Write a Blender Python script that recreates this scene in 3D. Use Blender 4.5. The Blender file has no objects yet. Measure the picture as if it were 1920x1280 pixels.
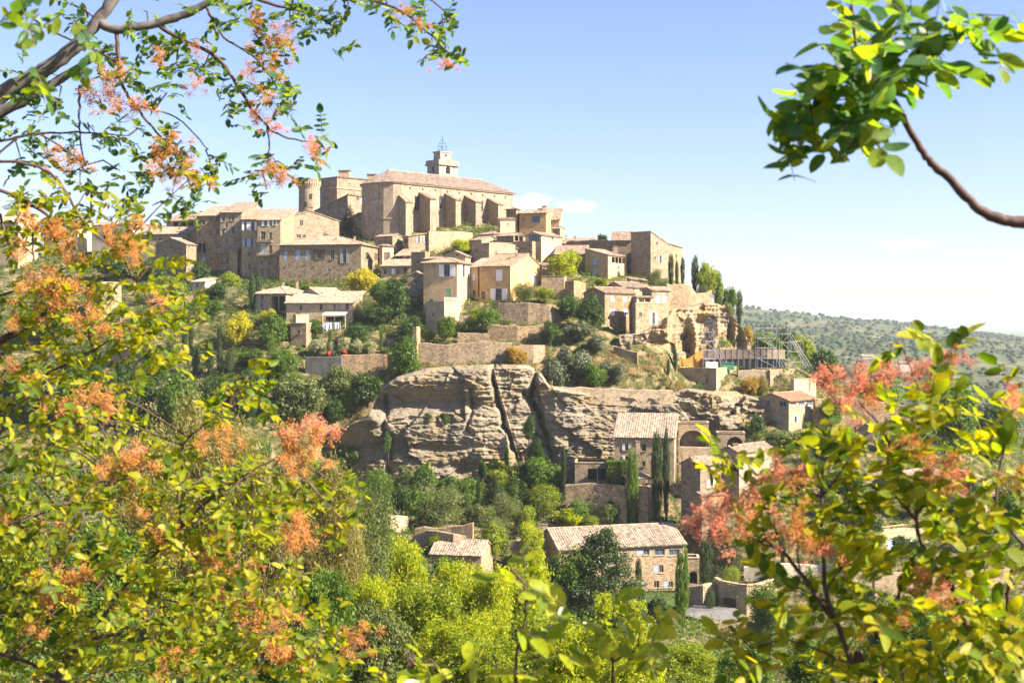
import bpy, math, random
import numpy as np
from mathutils import Vector, Matrix
from mathutils.geometry import delaunay_2d_cdt

SC = bpy.context.scene
COL = SC.collection
R = math.radians
random.seed(7)

# ------------------------------------------------------------------ camera, sky, sun, exposure
FPX, HOR = 2400.0, 600.0            # focal length in pixels of a 1920 wide frame, horizon row
cam = bpy.data.cameras.new('camera')
cam.sensor_width = 36.0
cam.lens = 36.0 * FPX / 1920.0
cam.shift_y = -40.0 / 1920.0
cam.clip_start = 0.1
cam.clip_end = 60000.0
cam.dof.use_dof = True
cam.dof.focus_distance = 230.0
cam.dof.aperture_fstop = 8.0
camo = bpy.data.objects.new('camera', cam)
camo.rotation_euler = (R(90), 0, 0)
COL.objects.link(camo)
SC.camera = camo

SUN_EL, SUN_AZ = 36.0, 109.0          # azimuth clockwise from +Y (the viewing direction)
world = bpy.data.worlds.new('World')
SC.world = world
world.use_nodes = True
SKY_STRENGTH, SUN_STRENGTH, EXPOSURE = 0.066, 5.0, 1.85
sun = bpy.data.lights.new('sun', 'SUN')
sun.energy = SUN_STRENGTH
sun.angle = R(0.5)
sun.color = (1.0, 0.89, 0.73)
suno = bpy.data.objects.new('sun', sun)
COL.objects.link(suno)
_sd = Vector((math.sin(R(SUN_AZ)) * math.cos(R(SUN_EL)), math.cos(R(SUN_AZ)) * math.cos(R(SUN_EL)), math.sin(R(SUN_EL))))
suno.rotation_euler = (-_sd).to_track_quat('-Z', 'Y').to_euler()
SC.view_settings.view_transform = 'Standard'
SC.view_settings.look = 'None'
SC.view_settings.exposure = EXPOSURE
SC.view_settings.gamma = 1.0
SC.view_settings.use_curve_mapping = False
SC.cycles.use_denoising = True
SC.cycles.max_bounces = 7
SC.cycles.diffuse_bounces = 2
SC.cycles.glossy_bounces = 2
SC.cycles.transmission_bounces = 4
SC.cycles.volume_bounces = 3
SC.cycles.transparent_max_bounces = 4


def build_sky():
    nt = world.node_tree
    N, L = nt.nodes, nt.links
    N.clear()
    out = N.new('ShaderNodeOutputWorld')
    bg = N.new('ShaderNodeBackground')
    bg.inputs['Strength'].default_value = SKY_STRENGTH
    sky = N.new('ShaderNodeTexSky')
    sky.sky_type = 'NISHITA'
    sky.sun_disc = False
    sky.sun_elevation = R(SUN_EL)
    sky.sun_rotation = R(SUN_AZ)
    sky.altitude = 600
    sky.air_density = 1.0
    sky.dust_density = 1.2
    sky.ozone_density = 3.0
    tc = N.new('ShaderNodeTexCoord')
    zero = N.new('ShaderNodeValue'); zero.outputs[0].default_value = 0.0
    # the small cumulus puff behind the church: a fixed direction in the sky, edges broken by the same noise
    fac = zero
    for (px, py, rx, rz, amt) in ((992, 382, .018, .0085, .95), (1080, 386, .02, .006, .3), (1700, 458, .022, .004, .3)):
        d = Vector(((px - 960) / FPX, 1, -(py - HOR) / FPX)).normalized()
        sub = N.new('ShaderNodeVectorMath'); sub.operation = 'SUBTRACT'
        L.new(tc.outputs['Generated'], sub.inputs[0]); sub.inputs[1].default_value = d
        dv = N.new('ShaderNodeVectorMath'); dv.operation = 'DIVIDE'
        L.new(sub.outputs[0], dv.inputs[0]); dv.inputs[1].default_value = (rx, .3, rz)
        ln = N.new('ShaderNodeVectorMath'); ln.operation = 'LENGTH'
        L.new(dv.outputs[0], ln.inputs[0])
        n2 = N.new('ShaderNodeTexNoise'); n2.inputs['Scale'].default_value = 70; n2.inputs['Detail'].default_value = 6
        L.new(tc.outputs['Generated'], n2.inputs['Vector'])
        ma = N.new('ShaderNodeMath'); ma.operation = 'MULTIPLY_ADD'
        L.new(n2.outputs['Fac'], ma.inputs[0]); ma.inputs[1].default_value = 2.0; L.new(ln.outputs['Value'], ma.inputs[2])
        mr = N.new('ShaderNodeMapRange'); mr.interpolation_type = 'SMOOTHSTEP'
        mr.inputs['From Min'].default_value = 2.1; mr.inputs['From Max'].default_value = 1.2
        mr.inputs['To Max'].default_value = amt
        L.new(ma.outputs[0], mr.inputs['Value'])
        mx = N.new('ShaderNodeMath'); mx.operation = 'MAXIMUM'
        L.new(fac.outputs[0], mx.inputs[0]); L.new(mr.outputs[0], mx.inputs[1])
        fac = mx
    mix = N.new('ShaderNodeMix'); mix.data_type = 'RGBA'
    mix.inputs[7].default_value = (7.6, 7.4, 7.2, 1)
    L.new(fac.outputs[0], mix.inputs[0])
    tint = N.new('ShaderNodeMix'); tint.data_type = 'RGBA'; tint.blend_type = 'MULTIPLY'
    tint.inputs[0].default_value = 1.0; tint.inputs[7].default_value = (1.0, .895, 1.0, 1)
    L.new(sky.outputs['Color'], tint.inputs[6]); L.new(tint.outputs[2], mix.inputs[6])
    L.new(mix.outputs[2], bg.inputs['Color'])
    L.new(bg.outputs[0], out.inputs['Surface'])


build_sky()


# ------------------------------------------------------------------ helpers
def P(px, py, Y):
    """the world point at depth Y that stands on the sight line through frame position px, py"""
    return Vector(((px - 960.0) / FPX * Y, Y, -(py - HOR) / FPX * Y))


def tag(o, label=None, cat=None, group=None, kind=None):
    if label: o['label'] = label
    if cat: o['category'] = cat
    if group: o['group'] = group
    if kind: o['kind'] = kind
    elif cat: o['kind'] = 'thing'
    return o


def empty(name, loc):
    o = bpy.data.objects.new(name, None)
    o.empty_display_size = 0.2
    o.location = loc
    COL.objects.link(o)
    return o


def link(name, me, mat=None, parent=None, loc=None):
    o = bpy.data.objects.new(name, me)
    COL.objects.link(o)
    if mat is not None and len(me.materials) == 0:
        me.materials.append(mat)
    if parent is not None:
        o.parent = parent
    if loc is not None:
        o.location = loc
    return o


def np_mesh(name, verts, faces, smooth=False):
    """verts (n,3), faces (m,k) arrays -> mesh"""
    verts = np.asarray(verts, dtype=np.float32); faces = np.asarray(faces, dtype=np.int32)
    me = bpy.data.meshes.new(name)
    m, k = faces.shape
    me.vertices.add(len(verts)); me.vertices.foreach_set('co', verts.ravel())
    me.loops.add(m * k); me.loops.foreach_set('vertex_index', faces.ravel())
    me.polygons.add(m)
    me.polygons.foreach_set('loop_start', np.arange(0, m * k, k, dtype=np.int32))
    if smooth:
        me.polygons.foreach_set('use_smooth', np.ones(m, dtype=bool))
    me.update(calc_edges=True)
    return me


class MB:
    def __init__(s, origin=(0, 0, 0)):
        s.v = []; s.f = []; s.o = Vector(origin)

    def pt(s, p):
        s.v.append((p[0] - s.o.x, p[1] - s.o.y, p[2] - s.o.z)); return len(s.v) - 1

    def poly(s, *pts):
        s.f.append(tuple(s.pt(p) for p in pts))

    def obox(s, c, ax, ay, az):
        """box from centre and three half-axis vectors"""
        c, ax, ay, az = Vector(c), Vector(ax), Vector(ay), Vector(az)
        i = [s.pt(c + sx * ax + sy * ay + sz * az) for sz in (-1, 1) for sx, sy in ((-1, -1), (1, -1), (1, 1), (-1, 1))]
        for q in ((3, 2, 1, 0), (4, 5, 6, 7), (0, 1, 5, 4), (1, 2, 6, 5), (2, 3, 7, 6), (3, 0, 4, 7)):
            s.f.append(tuple(i[k] for k in q))

    def box(s, x0, y0, z0, x1, y1, z1):
        s.obox(((x0 + x1) / 2, (y0 + y1) / 2, (z0 + z1) / 2), ((x1 - x0) / 2, 0, 0), (0, (y1 - y0) / 2, 0), (0, 0, (z1 - z0) / 2))

    def prism(s, ring, z0, z1, cap=True):
        n = len(ring)
        a = [s.pt((p[0], p[1], z0)) for p in ring]; b = [s.pt((p[0], p[1], z1)) for p in ring]
        for k in range(n):
            s.f.append((a[k], a[(k + 1) % n], b[(k + 1) % n], b[k]))
        if cap:
            s.f.append(tuple(b)); s.f.append(tuple(reversed(a)))

    def tube(s, pts, rad, n=5, cap=True):
        pts = [Vector(p) for p in pts]
        rings = []
        for i, p in enumerate(pts):
            d = (pts[min(i + 1, len(pts) - 1)] - pts[max(i - 1, 0)])
            if d.length < 1e-9: d = Vector((0, 0, 1))
            d.normalize()
            a = d.cross(Vector((0.31, 0.17, 0.93)))
            if a.length < 1e-3: a = d.cross(Vector((1, 0, 0)))
            a.normalize(); b = d.cross(a)
            r = rad[i] if hasattr(rad, '__len__') else rad
            rings.append([s.pt(p + r * (math.cos(t) * a + math.sin(t) * b)) for t in (2 * math.pi * k / n for k in range(n))])
        for q, w in zip(rings, rings[1:]):
            for k in range(n):
                s.f.append((q[k], q[(k + 1) % n], w[(k + 1) % n], w[k]))
        if cap:
            s.f.append(tuple(reversed(rings[0]))); s.f.append(tuple(rings[-1]))

    def mesh(s, name, smooth=False):
        me = bpy.data.meshes.new(name)
        me.from_pydata(s.v, [], s.f)
        if smooth:
            me.polygons.foreach_set('use_smooth', [True] * len(me.polygons))
        me.update()
        return me

    def build(s, name, mat, parent=None, smooth=False):
        return link(name, s.mesh(name, smooth), mat, parent, None if parent else s.o)


# smooth value noise, 2D and fractal
class Noise2:
    def __init__(s, seed):
        s.t = np.random.default_rng(seed).random((256, 256))

    def __call__(s, x, y):
        x = np.asarray(x, float); y = np.asarray(y, float)
        xi = np.floor(x).astype(int); yi = np.floor(y).astype(int)
        fx = x - xi; fy = y - yi
        fx = fx * fx * (3 - 2 * fx); fy = fy * fy * (3 - 2 * fy)
        a = s.t[xi & 255, yi & 255]; b = s.t[(xi + 1) & 255, yi & 255]
        c = s.t[xi & 255, (yi + 1) & 255]; d = s.t[(xi + 1) & 255, (yi + 1) & 255]
        return (a * (1 - fx) + b * fx) * (1 - fy) + (c * (1 - fx) + d * fx) * fy

    def fbm(s, x, y, o=4):
        r = 0; a = .5; t = 0
        for k in range(o):
            r = r + a * s(x * 2 ** k + 17 * k, y * 2 ** k + 31 * k); t += a; a *= .5
        return r / t


NZ = Noise2(3)

# ------------------------------------------------------------------ materials
MATS = {}


class NT:
    """tiny node-tree helper"""
    def __init__(s, name):
        s.m = bpy.data.materials.new(name); s.m.use_nodes = True
        s.t = s.m.node_tree; s.t.nodes.clear()
        s.out = s.new('ShaderNodeOutputMaterial')

    def new(s, t, **kw):
        n = s.t.nodes.new(t)
        for k, v in kw.items(): setattr(n, k, v)
        return n

    def lk(s, a, b): s.t.links.new(a, b)

    def coord(s, scale=(1, 1, 1), out='Object', rot=(0, 0, 0)):
        if not hasattr(s, 'tc'):
            s.tc = s.new('ShaderNodeTexCoord')
            s.geo = s.new('ShaderNodeNewGeometry')
        src = s.geo.outputs['Position'] if out == 'World' else s.tc.outputs[out]
        m = s.new('ShaderNodeMapping')
        m.inputs['Scale'].default_value = scale
        m.inputs['Rotation'].default_value = rot
        s.lk(src, m.inputs['Vector'])
        return m.outputs['Vector']

    def noise(s, vec, scale, detail=4, rough=.55, dist=0):
        n = s.new('ShaderNodeTexNoise')
        n.inputs['Scale'].default_value = scale; n.inputs['Detail'].default_value = detail
        n.inputs['Roughness'].default_value = rough; n.inputs['Distortion'].default_value = dist
        s.lk(vec, n.inputs['Vector'])
        return n.outputs['Fac']

    def vor(s, vec, scale, feature='F1', out='Distance', rnd=1.0):
        n = s.new('ShaderNodeTexVoronoi', feature=feature)
        n.inputs['Scale'].default_value = scale; n.inputs['Randomness'].default_value = rnd
        s.lk(vec, n.inputs['Vector'])
        return n.outputs[out]

    def rng(s, v, a, b, c=0, d=1):
        n = s.new('ShaderNodeMapRange')
        for i, x in zip(('From Min', 'From Max', 'To Min', 'To Max'), (a, b, c, d)): n.inputs[i].default_value = x
        s.lk(v, n.inputs['Value'])
        return n.outputs['Result']

    def mix(s, f, a, b, mode='MIX'):
        n = s.new('ShaderNodeMix', data_type='RGBA', blend_type=mode)
        for k, v in ((0, f), (6, a), (7, b)):
            if hasattr(v, 'is_linked'): s.lk(v, n.inputs[k])
            elif k == 0: n.inputs[k].default_value = v
            else: n.inputs[k].default_value = (*v, 1)
        return n.outputs[2]

    def ramp(s, f, stops):
        n = s.new('ShaderNodeValToRGB')
        e = n.color_ramp.elements
        while len(e) < len(stops): e.new(.5)
        for x, (p, c) in zip(e, stops): x.position = p; x.color = (*c, 1)
        s.lk(f, n.inputs['Fac'])
        return n.outputs['Color']

    def math(s, op, a, b=None):
        n = s.new('ShaderNodeMath', operation=op)
        for i, v in enumerate((a, b)):
            if v is None: continue
            if hasattr(v, 'is_linked'): s.lk(v, n.inputs[i])
            else: n.inputs[i].default_value = v
        return n.outputs[0]

    def finish(s, col, rough=.9, spec=.2, bump=None, bstr=.4, bdist=.05):
        b = s.new('ShaderNodeBsdfPrincipled')
        if hasattr(col, 'is_linked'): s.lk(col, b.inputs['Base Color'])
        else: b.inputs['Base Color'].default_value = (*col, 1)
        b.inputs['Roughness'].default_value = rough
        b.inputs['Specular IOR Level'].default_value = spec
        if bump is not None:
            bn = s.new('ShaderNodeBump')
            bn.inputs['Strength'].default_value = bstr; bn.inputs['Distance'].default_value = bdist
            s.lk(bump, bn.inputs['Height']); s.lk(bn.outputs['Normal'], b.inputs['Normal'])
        s.lk(b.outputs[0], s.out.inputs['Surface'])
        return s.m


ALB = .77      # scales masonry and rock base colours down to balance the exposure


def mul(c, k): return tuple(x * k for x in c)


def wall_mat(name, c, c2, stone=.6, stain=.5):
    """old masonry or render: blotches, single stones, old rain streaks"""
    c, c2 = mul(c, ALB), mul(c2, ALB)
    t = NT(name)
    w = t.coord(out='World')
    big = t.noise(w, .22, 5, .6)
    col = t.mix(t.rng(big, .35, .65), c, c2)
    st = t.vor(t.coord((1, 1, 1.9), 'World'), 2.5, out='Color')
    bw = t.new('ShaderNodeRGBToBW'); t.lk(st, bw.inputs[0])
    col = t.mix(stone * .7, col, t.ramp(bw.outputs[0], [(.1, mul(c2, .35)), (.45, c), (.9, mul(c, 1.5))]), 'MIX')
    streak = t.noise(t.coord((1.6, 1.6, .12), 'World'), .9, 6, .65)
    col = t.mix(t.math('MULTIPLY', t.rng(streak, .52, .75), stain), col, mul(c2, .42))
    mid = t.noise(w, .8, 6, .75)
    col = t.mix(t.rng(mid, .5, .72, 0, .75), col, mul(c, 1.4))
    col = t.mix(t.rng(t.noise(t.coord((1, 1, 1.5), 'World', (.3, .2, 0)), .55, 7, .75), .52, .68, 0, .65), col, mul(c2, .5))
    oi = t.new('ShaderNodeObjectInfo')
    col = t.mix(1.0, col, t.ramp(oi.outputs['Random'], [(0, (.80, .80, .83)), (.3, (1.0, .96, .90)), (.55, (1.12, 1.10, 1.08)), (.8, (.95, .88, .80)), (1, (1.15, 1.10, 1.0))]), 'MULTIPLY')
    edge = t.vor(t.coord((1, 1, 1.9), 'World'), 2.5, 'DISTANCE_TO_EDGE')
    h = t.math('ADD', t.math('MULTIPLY', t.rng(edge, 0, .12), stone), t.math('MULTIPLY', t.noise(w, 4, 5, .7), .9))
    return t.finish(col, .92, .15, h, .55, .12)


def plain_mat(name, c, rough=.7, spec=.3, var=.25, scale=3):
    t = NT(name)
    n = t.noise(t.coord(out='World'), scale, 4, .6)
    return t.finish(t.mix(t.rng(n, .3, .7, 0, 1), mul(c, 1 - var), mul(c, 1 + var)), rough, spec)


def roof_mat(name, c1, c2, c3):
    c1, c2, c3 = mul(c1, .8), mul(c2, .76), mul(c3, .7)
    t = NT(name)
    w = t.coord(out='World')
    cell = t.vor(t.coord((1, 1, 1), 'World'), 2.6, out='Color')
    bw = t.new('ShaderNodeRGBToBW'); t.lk(cell, bw.inputs[0])
    col = t.ramp(bw.outputs[0], [(.1, mul(c3, .8)), (.38, c2), (.62, c1), (.9, mul(c1, 1.25))])
    col = t.mix(t.rng(t.noise(w, .5, 6, .65), .42, .7, 0, .6), col, c3)
    col = t.mix(t.rng(t.noise(w, 6, 3, .7), .55, .75, 0, .5), col, mul(c3, .55))
    oi = t.new('ShaderNodeObjectInfo')
    col = t.mix(1.0, col, t.ramp(oi.outputs['Random'], [(0, (.78, .80, .84)), (.35, (1.0, .97, .94)), (.7, (1.12, 1.12, 1.12)), (1, (.92, .84, .78))]), 'MULTIPLY')
    return t.finish(col, .9, .15, t.noise(w, 5, 4, .7), .5, .08)


def rock_mat(name, cream, grey, ochre, strat=(.05, .05, 1.1)):
    cream, grey, ochre = mul(cream, ALB), mul(grey, ALB), mul(ochre, ALB)
    t = NT(name)
    w = t.coord(out='World')
    ws = t.coord(strat, 'World')
    wb = t.coord((.16, .16, .22), 'World')
    cell = t.vor(wb, 1.0, out='Color')
    bw = t.new('ShaderNodeRGBToBW'); t.lk(cell, bw.inputs[0])
    col = t.mix(t.rng(bw.outputs[0], .3, .7), grey, cream)
    col = t.mix(t.rng(t.noise(wb, 1.1, 6, .65, .8), .44, .62), col, cream)
    col = t.mix(t.rng(t.noise(t.coord((.07, .07, .13), 'World'), 1.4, 5, .6, .6), .48, .66), col, ochre)
    col = t.mix(t.rng(t.noise(ws, 1.6, 8, .75, .4), .52, .66, 0, .6), col, mul(grey, .55))
    col = t.mix(t.rng(t.noise(t.coord((.5, .5, .06), 'World'), 1.3, 7, .7), .54, .70, 0, .75), col, mul(grey, .38))
    col = t.mix(t.rng(t.noise(w, 1.3, 8, .8), .52, .72, 0, .5), col, mul(cream, 1.3))
    col = t.mix(t.rng(t.noise(t.coord((.7, .7, 1.6), 'World'), 1.2, 8, .8), .54, .70, 0, .6), col, mul(grey, .4))
    crack = t.vor(t.coord((.35, .35, .55), 'World', (.2, .1, .3)), .4, 'DISTANCE_TO_EDGE')
    col = t.mix(t.rng(crack, .0, .014, .4, 0), col, mul(grey, .3))
    col = t.mix(t.rng(t.noise(t.coord((.06, .06, 2.2), 'World', (.04, .03, 0)), 1.6, 6, .7), .55, .66, 0, .55), col, mul(grey, .5))
    h = t.math('ADD', t.math('MULTIPLY', t.noise(ws, 6.5, 7, .75), 1.0), t.math('MULTIPLY', t.noise(w, 1.4, 9, .75), 1.1))
    h = t.math('ADD', h, t.rng(crack, 0, .02, 0, .3))
    return t.finish(col, .95, .1, h, .9, .5)


def leaf_mat(name, cols, trans=.45, rough=.5, spec=.35, tcol=None, blot=False):
    """leaf: random tint for each leaf, some light passing through"""
    t = NT(name)
    g = t.new('ShaderNodeNewGeometry'); oi = t.new('ShaderNodeObjectInfo')
    r = t.math('FRACT', t.math('ADD', g.outputs['Random Per Island'], t.math('MULTIPLY', oi.outputs['Random'], 7.31)))
    n = len(cols)
    col = t.ramp(r, [(i / max(1, n - 1), c) for i, c in enumerate(cols)])
    if blot:
        col = t.mix(t.rng(t.noise(t.coord(out='World'), 70, 3, .6), .5, .68, 0, .55), col, mul(cols[0], .8))
        col = t.mix(t.rng(t.noise(t.coord(out='World'), 130, 2, .6), .66, .72, 0, .6), col, (.16, .08, .02))
    b = t.new('ShaderNodeBsdfPrincipled')
    t.lk(col, b.inputs['Base Color'])
    b.inputs['Roughness'].default_value = rough; b.inputs['Specular IOR Level'].default_value = spec
    tr = t.new('ShaderNodeBsdfTranslucent')
    k = tcol or (1.9, 1.75, .55)
    tc = t.mix(1.0, col, k, 'MULTIPLY')
    t.lk(tc, tr.inputs['Color'])
    mx = t.new('ShaderNodeMixShader'); mx.inputs[0].default_value = trans
    t.lk(b.outputs[0], mx.inputs[1]); t.lk(tr.outputs[0], mx.inputs[2])
    t.lk(mx.outputs[0], t.out.inputs['Surface'])
    return t.m


def glass_mat(name, c, rough=.08):
    t = NT(name)
    n = t.noise(t.coord(out='World'), .8, 3)
    return t.finish(t.mix(n, mul(c, .6), mul(c, 1.4)), rough, .3)


W = {
    'stone': wall_mat('stone_wall', (.41, .315, .205), (.31, .235, .155), .8, .5),
    'warm': wall_mat('warm_stone_wall', (.47, .37, .25), (.38, .295, .195), .7, .35),
    'grey': wall_mat('grey_stone_wall', (.36, .29, .21), (.27, .215, .16), .7, .6),
    'church': wall_mat('church_stone_wall', (.42, .335, .245), (.30, .24, .175), .5, .75),
    'belfry': wall_mat('grey_belfry_stone', (.40, .36, .325), (.32, .285, .255), .3, .5),
    'ochre': wall_mat('ochre_render_wall', (.66, .49, .30), (.58, .42, .245), .15, .35),
    'orange': wall_mat('orange_render_wall', (.62, .42, .21), (.56, .36, .175), .12, .35),
    'cream': wall_mat('cream_render_wall', (.56, .44, .30), (.50, .385, .255), .15, .3),
    'white': wall_mat('white_render_wall', (.66, .60, .51), (.58, .52, .43), .08, .25),
    'drystone': wall_mat('dry_stone_wall', (.42, .315, .195), (.28, .21, .135), .95, .55),
    'concrete': wall_mat('concrete_wall', (.17, .16, .155), (.12, .115, .115), .15, .7),
}
RF = {
    'tan': roof_mat('tan_roof_tiles', (.40, .305, .22), (.33, .24, .165), (.22, .175, .135)),
    'pale': roof_mat('pale_roof_tiles', (.47, .37, .275), (.39, .295, .21), (.26, .21, .165)),
    'pink': roof_mat('pink_roof_tiles', (.39, .285, .21), (.33, .23, .165), (.22, .175, .14)),
    'church': roof_mat('old_brown_roof_tiles', (.33, .25, .195), (.27, .195, .155), (.17, .145, .125)),
    'red': roof_mat('red_roof_tiles', (.46, .265, .17), (.40, .215, .135), (.29, .19, .13)),
}
M = {
    'glass': glass_mat('dark_glass', (.025, .03, .035)),
    'bluglass': glass_mat('blue_glass', (.055, .085, .13), .05),
    'frame': plain_mat('window_frame_paint', (.32, .28, .22)),
    'white': plain_mat('white_paint', (.78, .76, .74), .6, .3, .08),
    'blue': plain_mat('blue_grey_paint', (.30, .40, .55), .6, .3, .1),
    'green': plain_mat('green_paint', (.25, .42, .26), .6, .3, .1),
    'brown': plain_mat('brown_paint', (.10, .065, .045), .6, .3, .2),
    'greywood': plain_mat('grey_shutter_paint', (.30, .29, .28), .7, .3, .15),
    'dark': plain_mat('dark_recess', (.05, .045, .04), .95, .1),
    'iron': plain_mat('wrought_iron', (.035, .035, .04), .5, .5),
    'irongreen': plain_mat('green_patina_iron', (.07, .15, .16), .6, .4),
    'steel': plain_mat('galvanised_steel', (.45, .45, .46), .45, .6),
    'bark': plain_mat('tree_bark', (.10, .075, .055), .95, .1, .4, 9),
    'greybark': plain_mat('grey_bark', (.13, .115, .105), .9, .15, .55, 22),
    'twig': plain_mat('brown_twig', (.085, .05, .04), .7, .3, .35, 40),
    'wood': plain_mat('orange_timber', (.62, .33, .08), .8, .2, .2),
    'mesh_brown': plain_mat('brown_screen', (.20, .15, .12), .9, .1, .3),
    'mesh_black': plain_mat('dark_canvas', (.035, .037, .042), .9, .1, .3),
    'cloth': plain_mat('lavender_sheet_cloth', (.62, .60, .72), .9, .1, .06),
    'redpaint': plain_mat('red_plastic', (.65, .03, .02), .5, .4, .05),
    'canvas': plain_mat('pale_awning_canvas', (.62, .55, .45), .9, .1, .1),
    'asphalt': plain_mat('pale_gravel_drive', (.13, .125, .12), .95, .1, .15, 1.2),
    'lawn': plain_mat('lawn_grass', (.05, .075, .02), .95, .1, .4, .6),
}

# ------------------------------------------------------------------ terrain
CP = []      # control points x, y, z


def g(px, py, Y):
    p = P(px, py, Y); CP.append((p.x, p.y, p.z))


# the slope the camera stands on
for x in (-240, -120, -60, -20, 0, 20, 60, 120, 240):
    k = 0.0 if x > -10 else min(1.0, (-x) / 60)
    for y, z in ((-60, 1.0), (-8, -1.2), (6, -2.3), (16, -4.8), (30, -9.2), (60, -19.5 + 6 * k), (100, -30 + 8 * k), (150, -38.5 + 9 * k)):
        CP.append((x, y, z))
# valley floor
for a in ((200, 1000, 185), (400, 1010, 188), (560, 1045, 190), (760, 1062, 188), (1000, 1115, 184), (1200, 1135, 184), (1330, 1165, 184), (1450, 1205, 180), (1700, 1160, 180), (1920, 1160, 180), (-50, 980, 185)): g(*a)
for a in ((1050, 1114, 196), (1130, 1114, 196), (1200, 1116, 196), (1200, 1112, 202), (1290, 1114, 195), (1290, 1110, 204), (1010, 1112, 198), (1005, 1050, 209)): g(*a)
# gardens below the cliff
for a in ((640, 980, 214), (720, 985, 213), (850, 985, 213), (1000, 1000, 214), (1100, 1000, 217), (1180, 996, 217), (1290, 1005, 217), (1400, 1078, 197), (1600, 1015, 203), (1800, 1000, 206), (1900, 1000, 206), (2000, 1000, 206)): g(*a)
# foot of the cliff and its top
for a in ((640, 905, 240), (800, 915, 241), (1000, 915, 241.5), (1130, 915, 242.5), (1250, 905, 242.5), (1330, 880, 242), (1150, 908, 227), (1262, 903, 227), (1335, 876, 231), (1085, 914, 225), (1390, 850, 230), (1300, 955, 212), (1350, 950, 208), (1450, 905, 224), (1450, 835, 240), (1600, 815, 240), (1760, 900, 232), (1920, 920, 236)): g(*a)
for a in ((655, 780, 246), (700, 725, 247), (800, 694, 248), (900, 690, 248), (1010, 700, 247.5), (1130, 738, 245), (1260, 738, 245), (1330, 745, 247), (1400, 760, 252), (1500, 790, 252)): g(*a)
# terraces
for a in ((800, 655, 253), (950, 648, 254), (1070, 632, 257), (1150, 668, 253), (1235, 698, 250), (700, 662, 257), (640, 668, 256), (585, 716, 248), (585, 670, 257), (520, 700, 250), (450, 700, 250), (300, 730, 246), (150, 730, 250), (0, 730, 250), (-150, 730, 250),
          (500, 860, 225), (300, 870, 222), (100, 870, 222), (0, 870, 222), (-150, 870, 222),
          (480, 602, 268), (600, 612, 266), (700, 622, 264), (780, 642, 260), (860, 618, 261), (940, 606, 262), (1040, 608, 262),
          (400, 565, 285), (300, 605, 272), (150, 605, 280), (0, 605, 285), (-150, 605, 285),
          (480, 548, 295), (600, 545, 296), (720, 548, 290), (790, 570, 276), (900, 565, 273), (1010, 565, 272), (1100, 570, 273), (1170, 640, 258), (1250, 642, 258),
          (370, 520, 318), (300, 525, 318), (150, 525, 320), (0, 505, 330), (-150, 505, 330),
          (530, 525, 312), (690, 510, 314), (750, 490, 312), (850, 505, 298), (850, 482, 315), (905, 476, 322), (950, 478, 311), (1050, 506, 300), (1130, 530, 291), (1200, 536, 291), (1260, 540, 291), (1310, 548, 286),
          (600, 455, 335), (750, 440, 331), (900, 438, 331), (980, 438, 336), (1050, 455, 330), (1150, 474, 325), (1250, 512, 310),
          (300, 470, 345), (100, 470, 350), (-100, 470, 350),
          (560, 402, 364), (650, 402, 364), (800, 385, 367), (950, 405, 367)): g(*a)
for a in ((1343, 750, 255.5), (1272, 748, 254), (1386, 750, 257), (1440, 752, 259), (1490, 755, 258), (1530, 758, 258), (1415, 812, 246), (1530, 812, 248), (1480, 815, 244.5)): g(*a)
# the rocky spur with the stage, and the ground falling away behind it
for a in ((1262, 694, 257), (1270, 695, 262), (1380, 695, 262), (1480, 695, 262), (1300, 692, 270), (1400, 692, 270), (1325, 575, 285), (1380, 610, 290), (1415, 690, 283), (1520, 705, 276), (1560, 765, 266), (1650, 800, 255), (1700, 840, 262), (1920, 905, 262), (1600, 740, 330), (1750, 800, 330), (1950, 830, 330), (1500, 690, 340), (1400, 640, 340)): g(*a)
for x, y, z in ((-240, 330, 14), (-240, 250, -10), (-240, 200, -20), (-120, 420, 12), (-60, 430, 18), (0, 430, 18), (50, 430, 4), (110, 430, -25), (200, 430, -45), (240, 300, -45), (240, 200, -42), (160, 240, -36),
                (-240, 480, 0), (-240, 700, -64), (-80, 700, -64), (80, 700, -64), (240, 700, -64), (60, 560, -40), (-60, 560, -25), (240, 560, -62)):
    CP.append((x, y, z))
_vc, _e, _f, _o, _x, _y = delaunay_2d_cdt([Vector((a, b)) for a, b, c in CP], [], [], 0, 1e-4)
_zs = np.array([CP[o[0]][2] for o in _o]); _xy = np.array([(v.x, v.y) for v in _vc]); _tri = np.array([t for t in _f if len(t) == 3])


def ground_z(x, y, rough=False):
    x = np.atleast_1d(np.asarray(x, float)); y = np.atleast_1d(np.asarray(y, float))
    z = np.full(x.shape, -64.0)
    for t in _tri:
        (ax, ay), (bx, by), (cx, cy) = _xy[t]
        d = (by - cy) * (ax - cx) + (cx - bx) * (ay - cy)
        if abs(d) < 1e-9: continue
        m = (x >= min(ax, bx, cx) - 1e-6) & (x <= max(ax, bx, cx) + 1e-6) & (y >= min(ay, by, cy) - 1e-6) & (y <= max(ay, by, cy) + 1e-6)
        if not m.any(): continue
        l1 = ((by - cy) * (x[m] - cx) + (cx - bx) * (y[m] - cy)) / d
        l2 = ((cy - ay) * (x[m] - cx) + (ax - cx) * (y[m] - cy)) / d
        l3 = 1 - l1 - l2
        ok = (l1 > -1e-6) & (l2 > -1e-6) & (l3 > -1e-6)
        idx = np.where(m)[0][ok]
        z[idx] = (l1 * _zs[t[0]] + l2 * _zs[t[1]] + l3 * _zs[t[2]])[ok]
    return z


def gz(x, y): return float(ground_z(x, y)[0])


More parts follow.
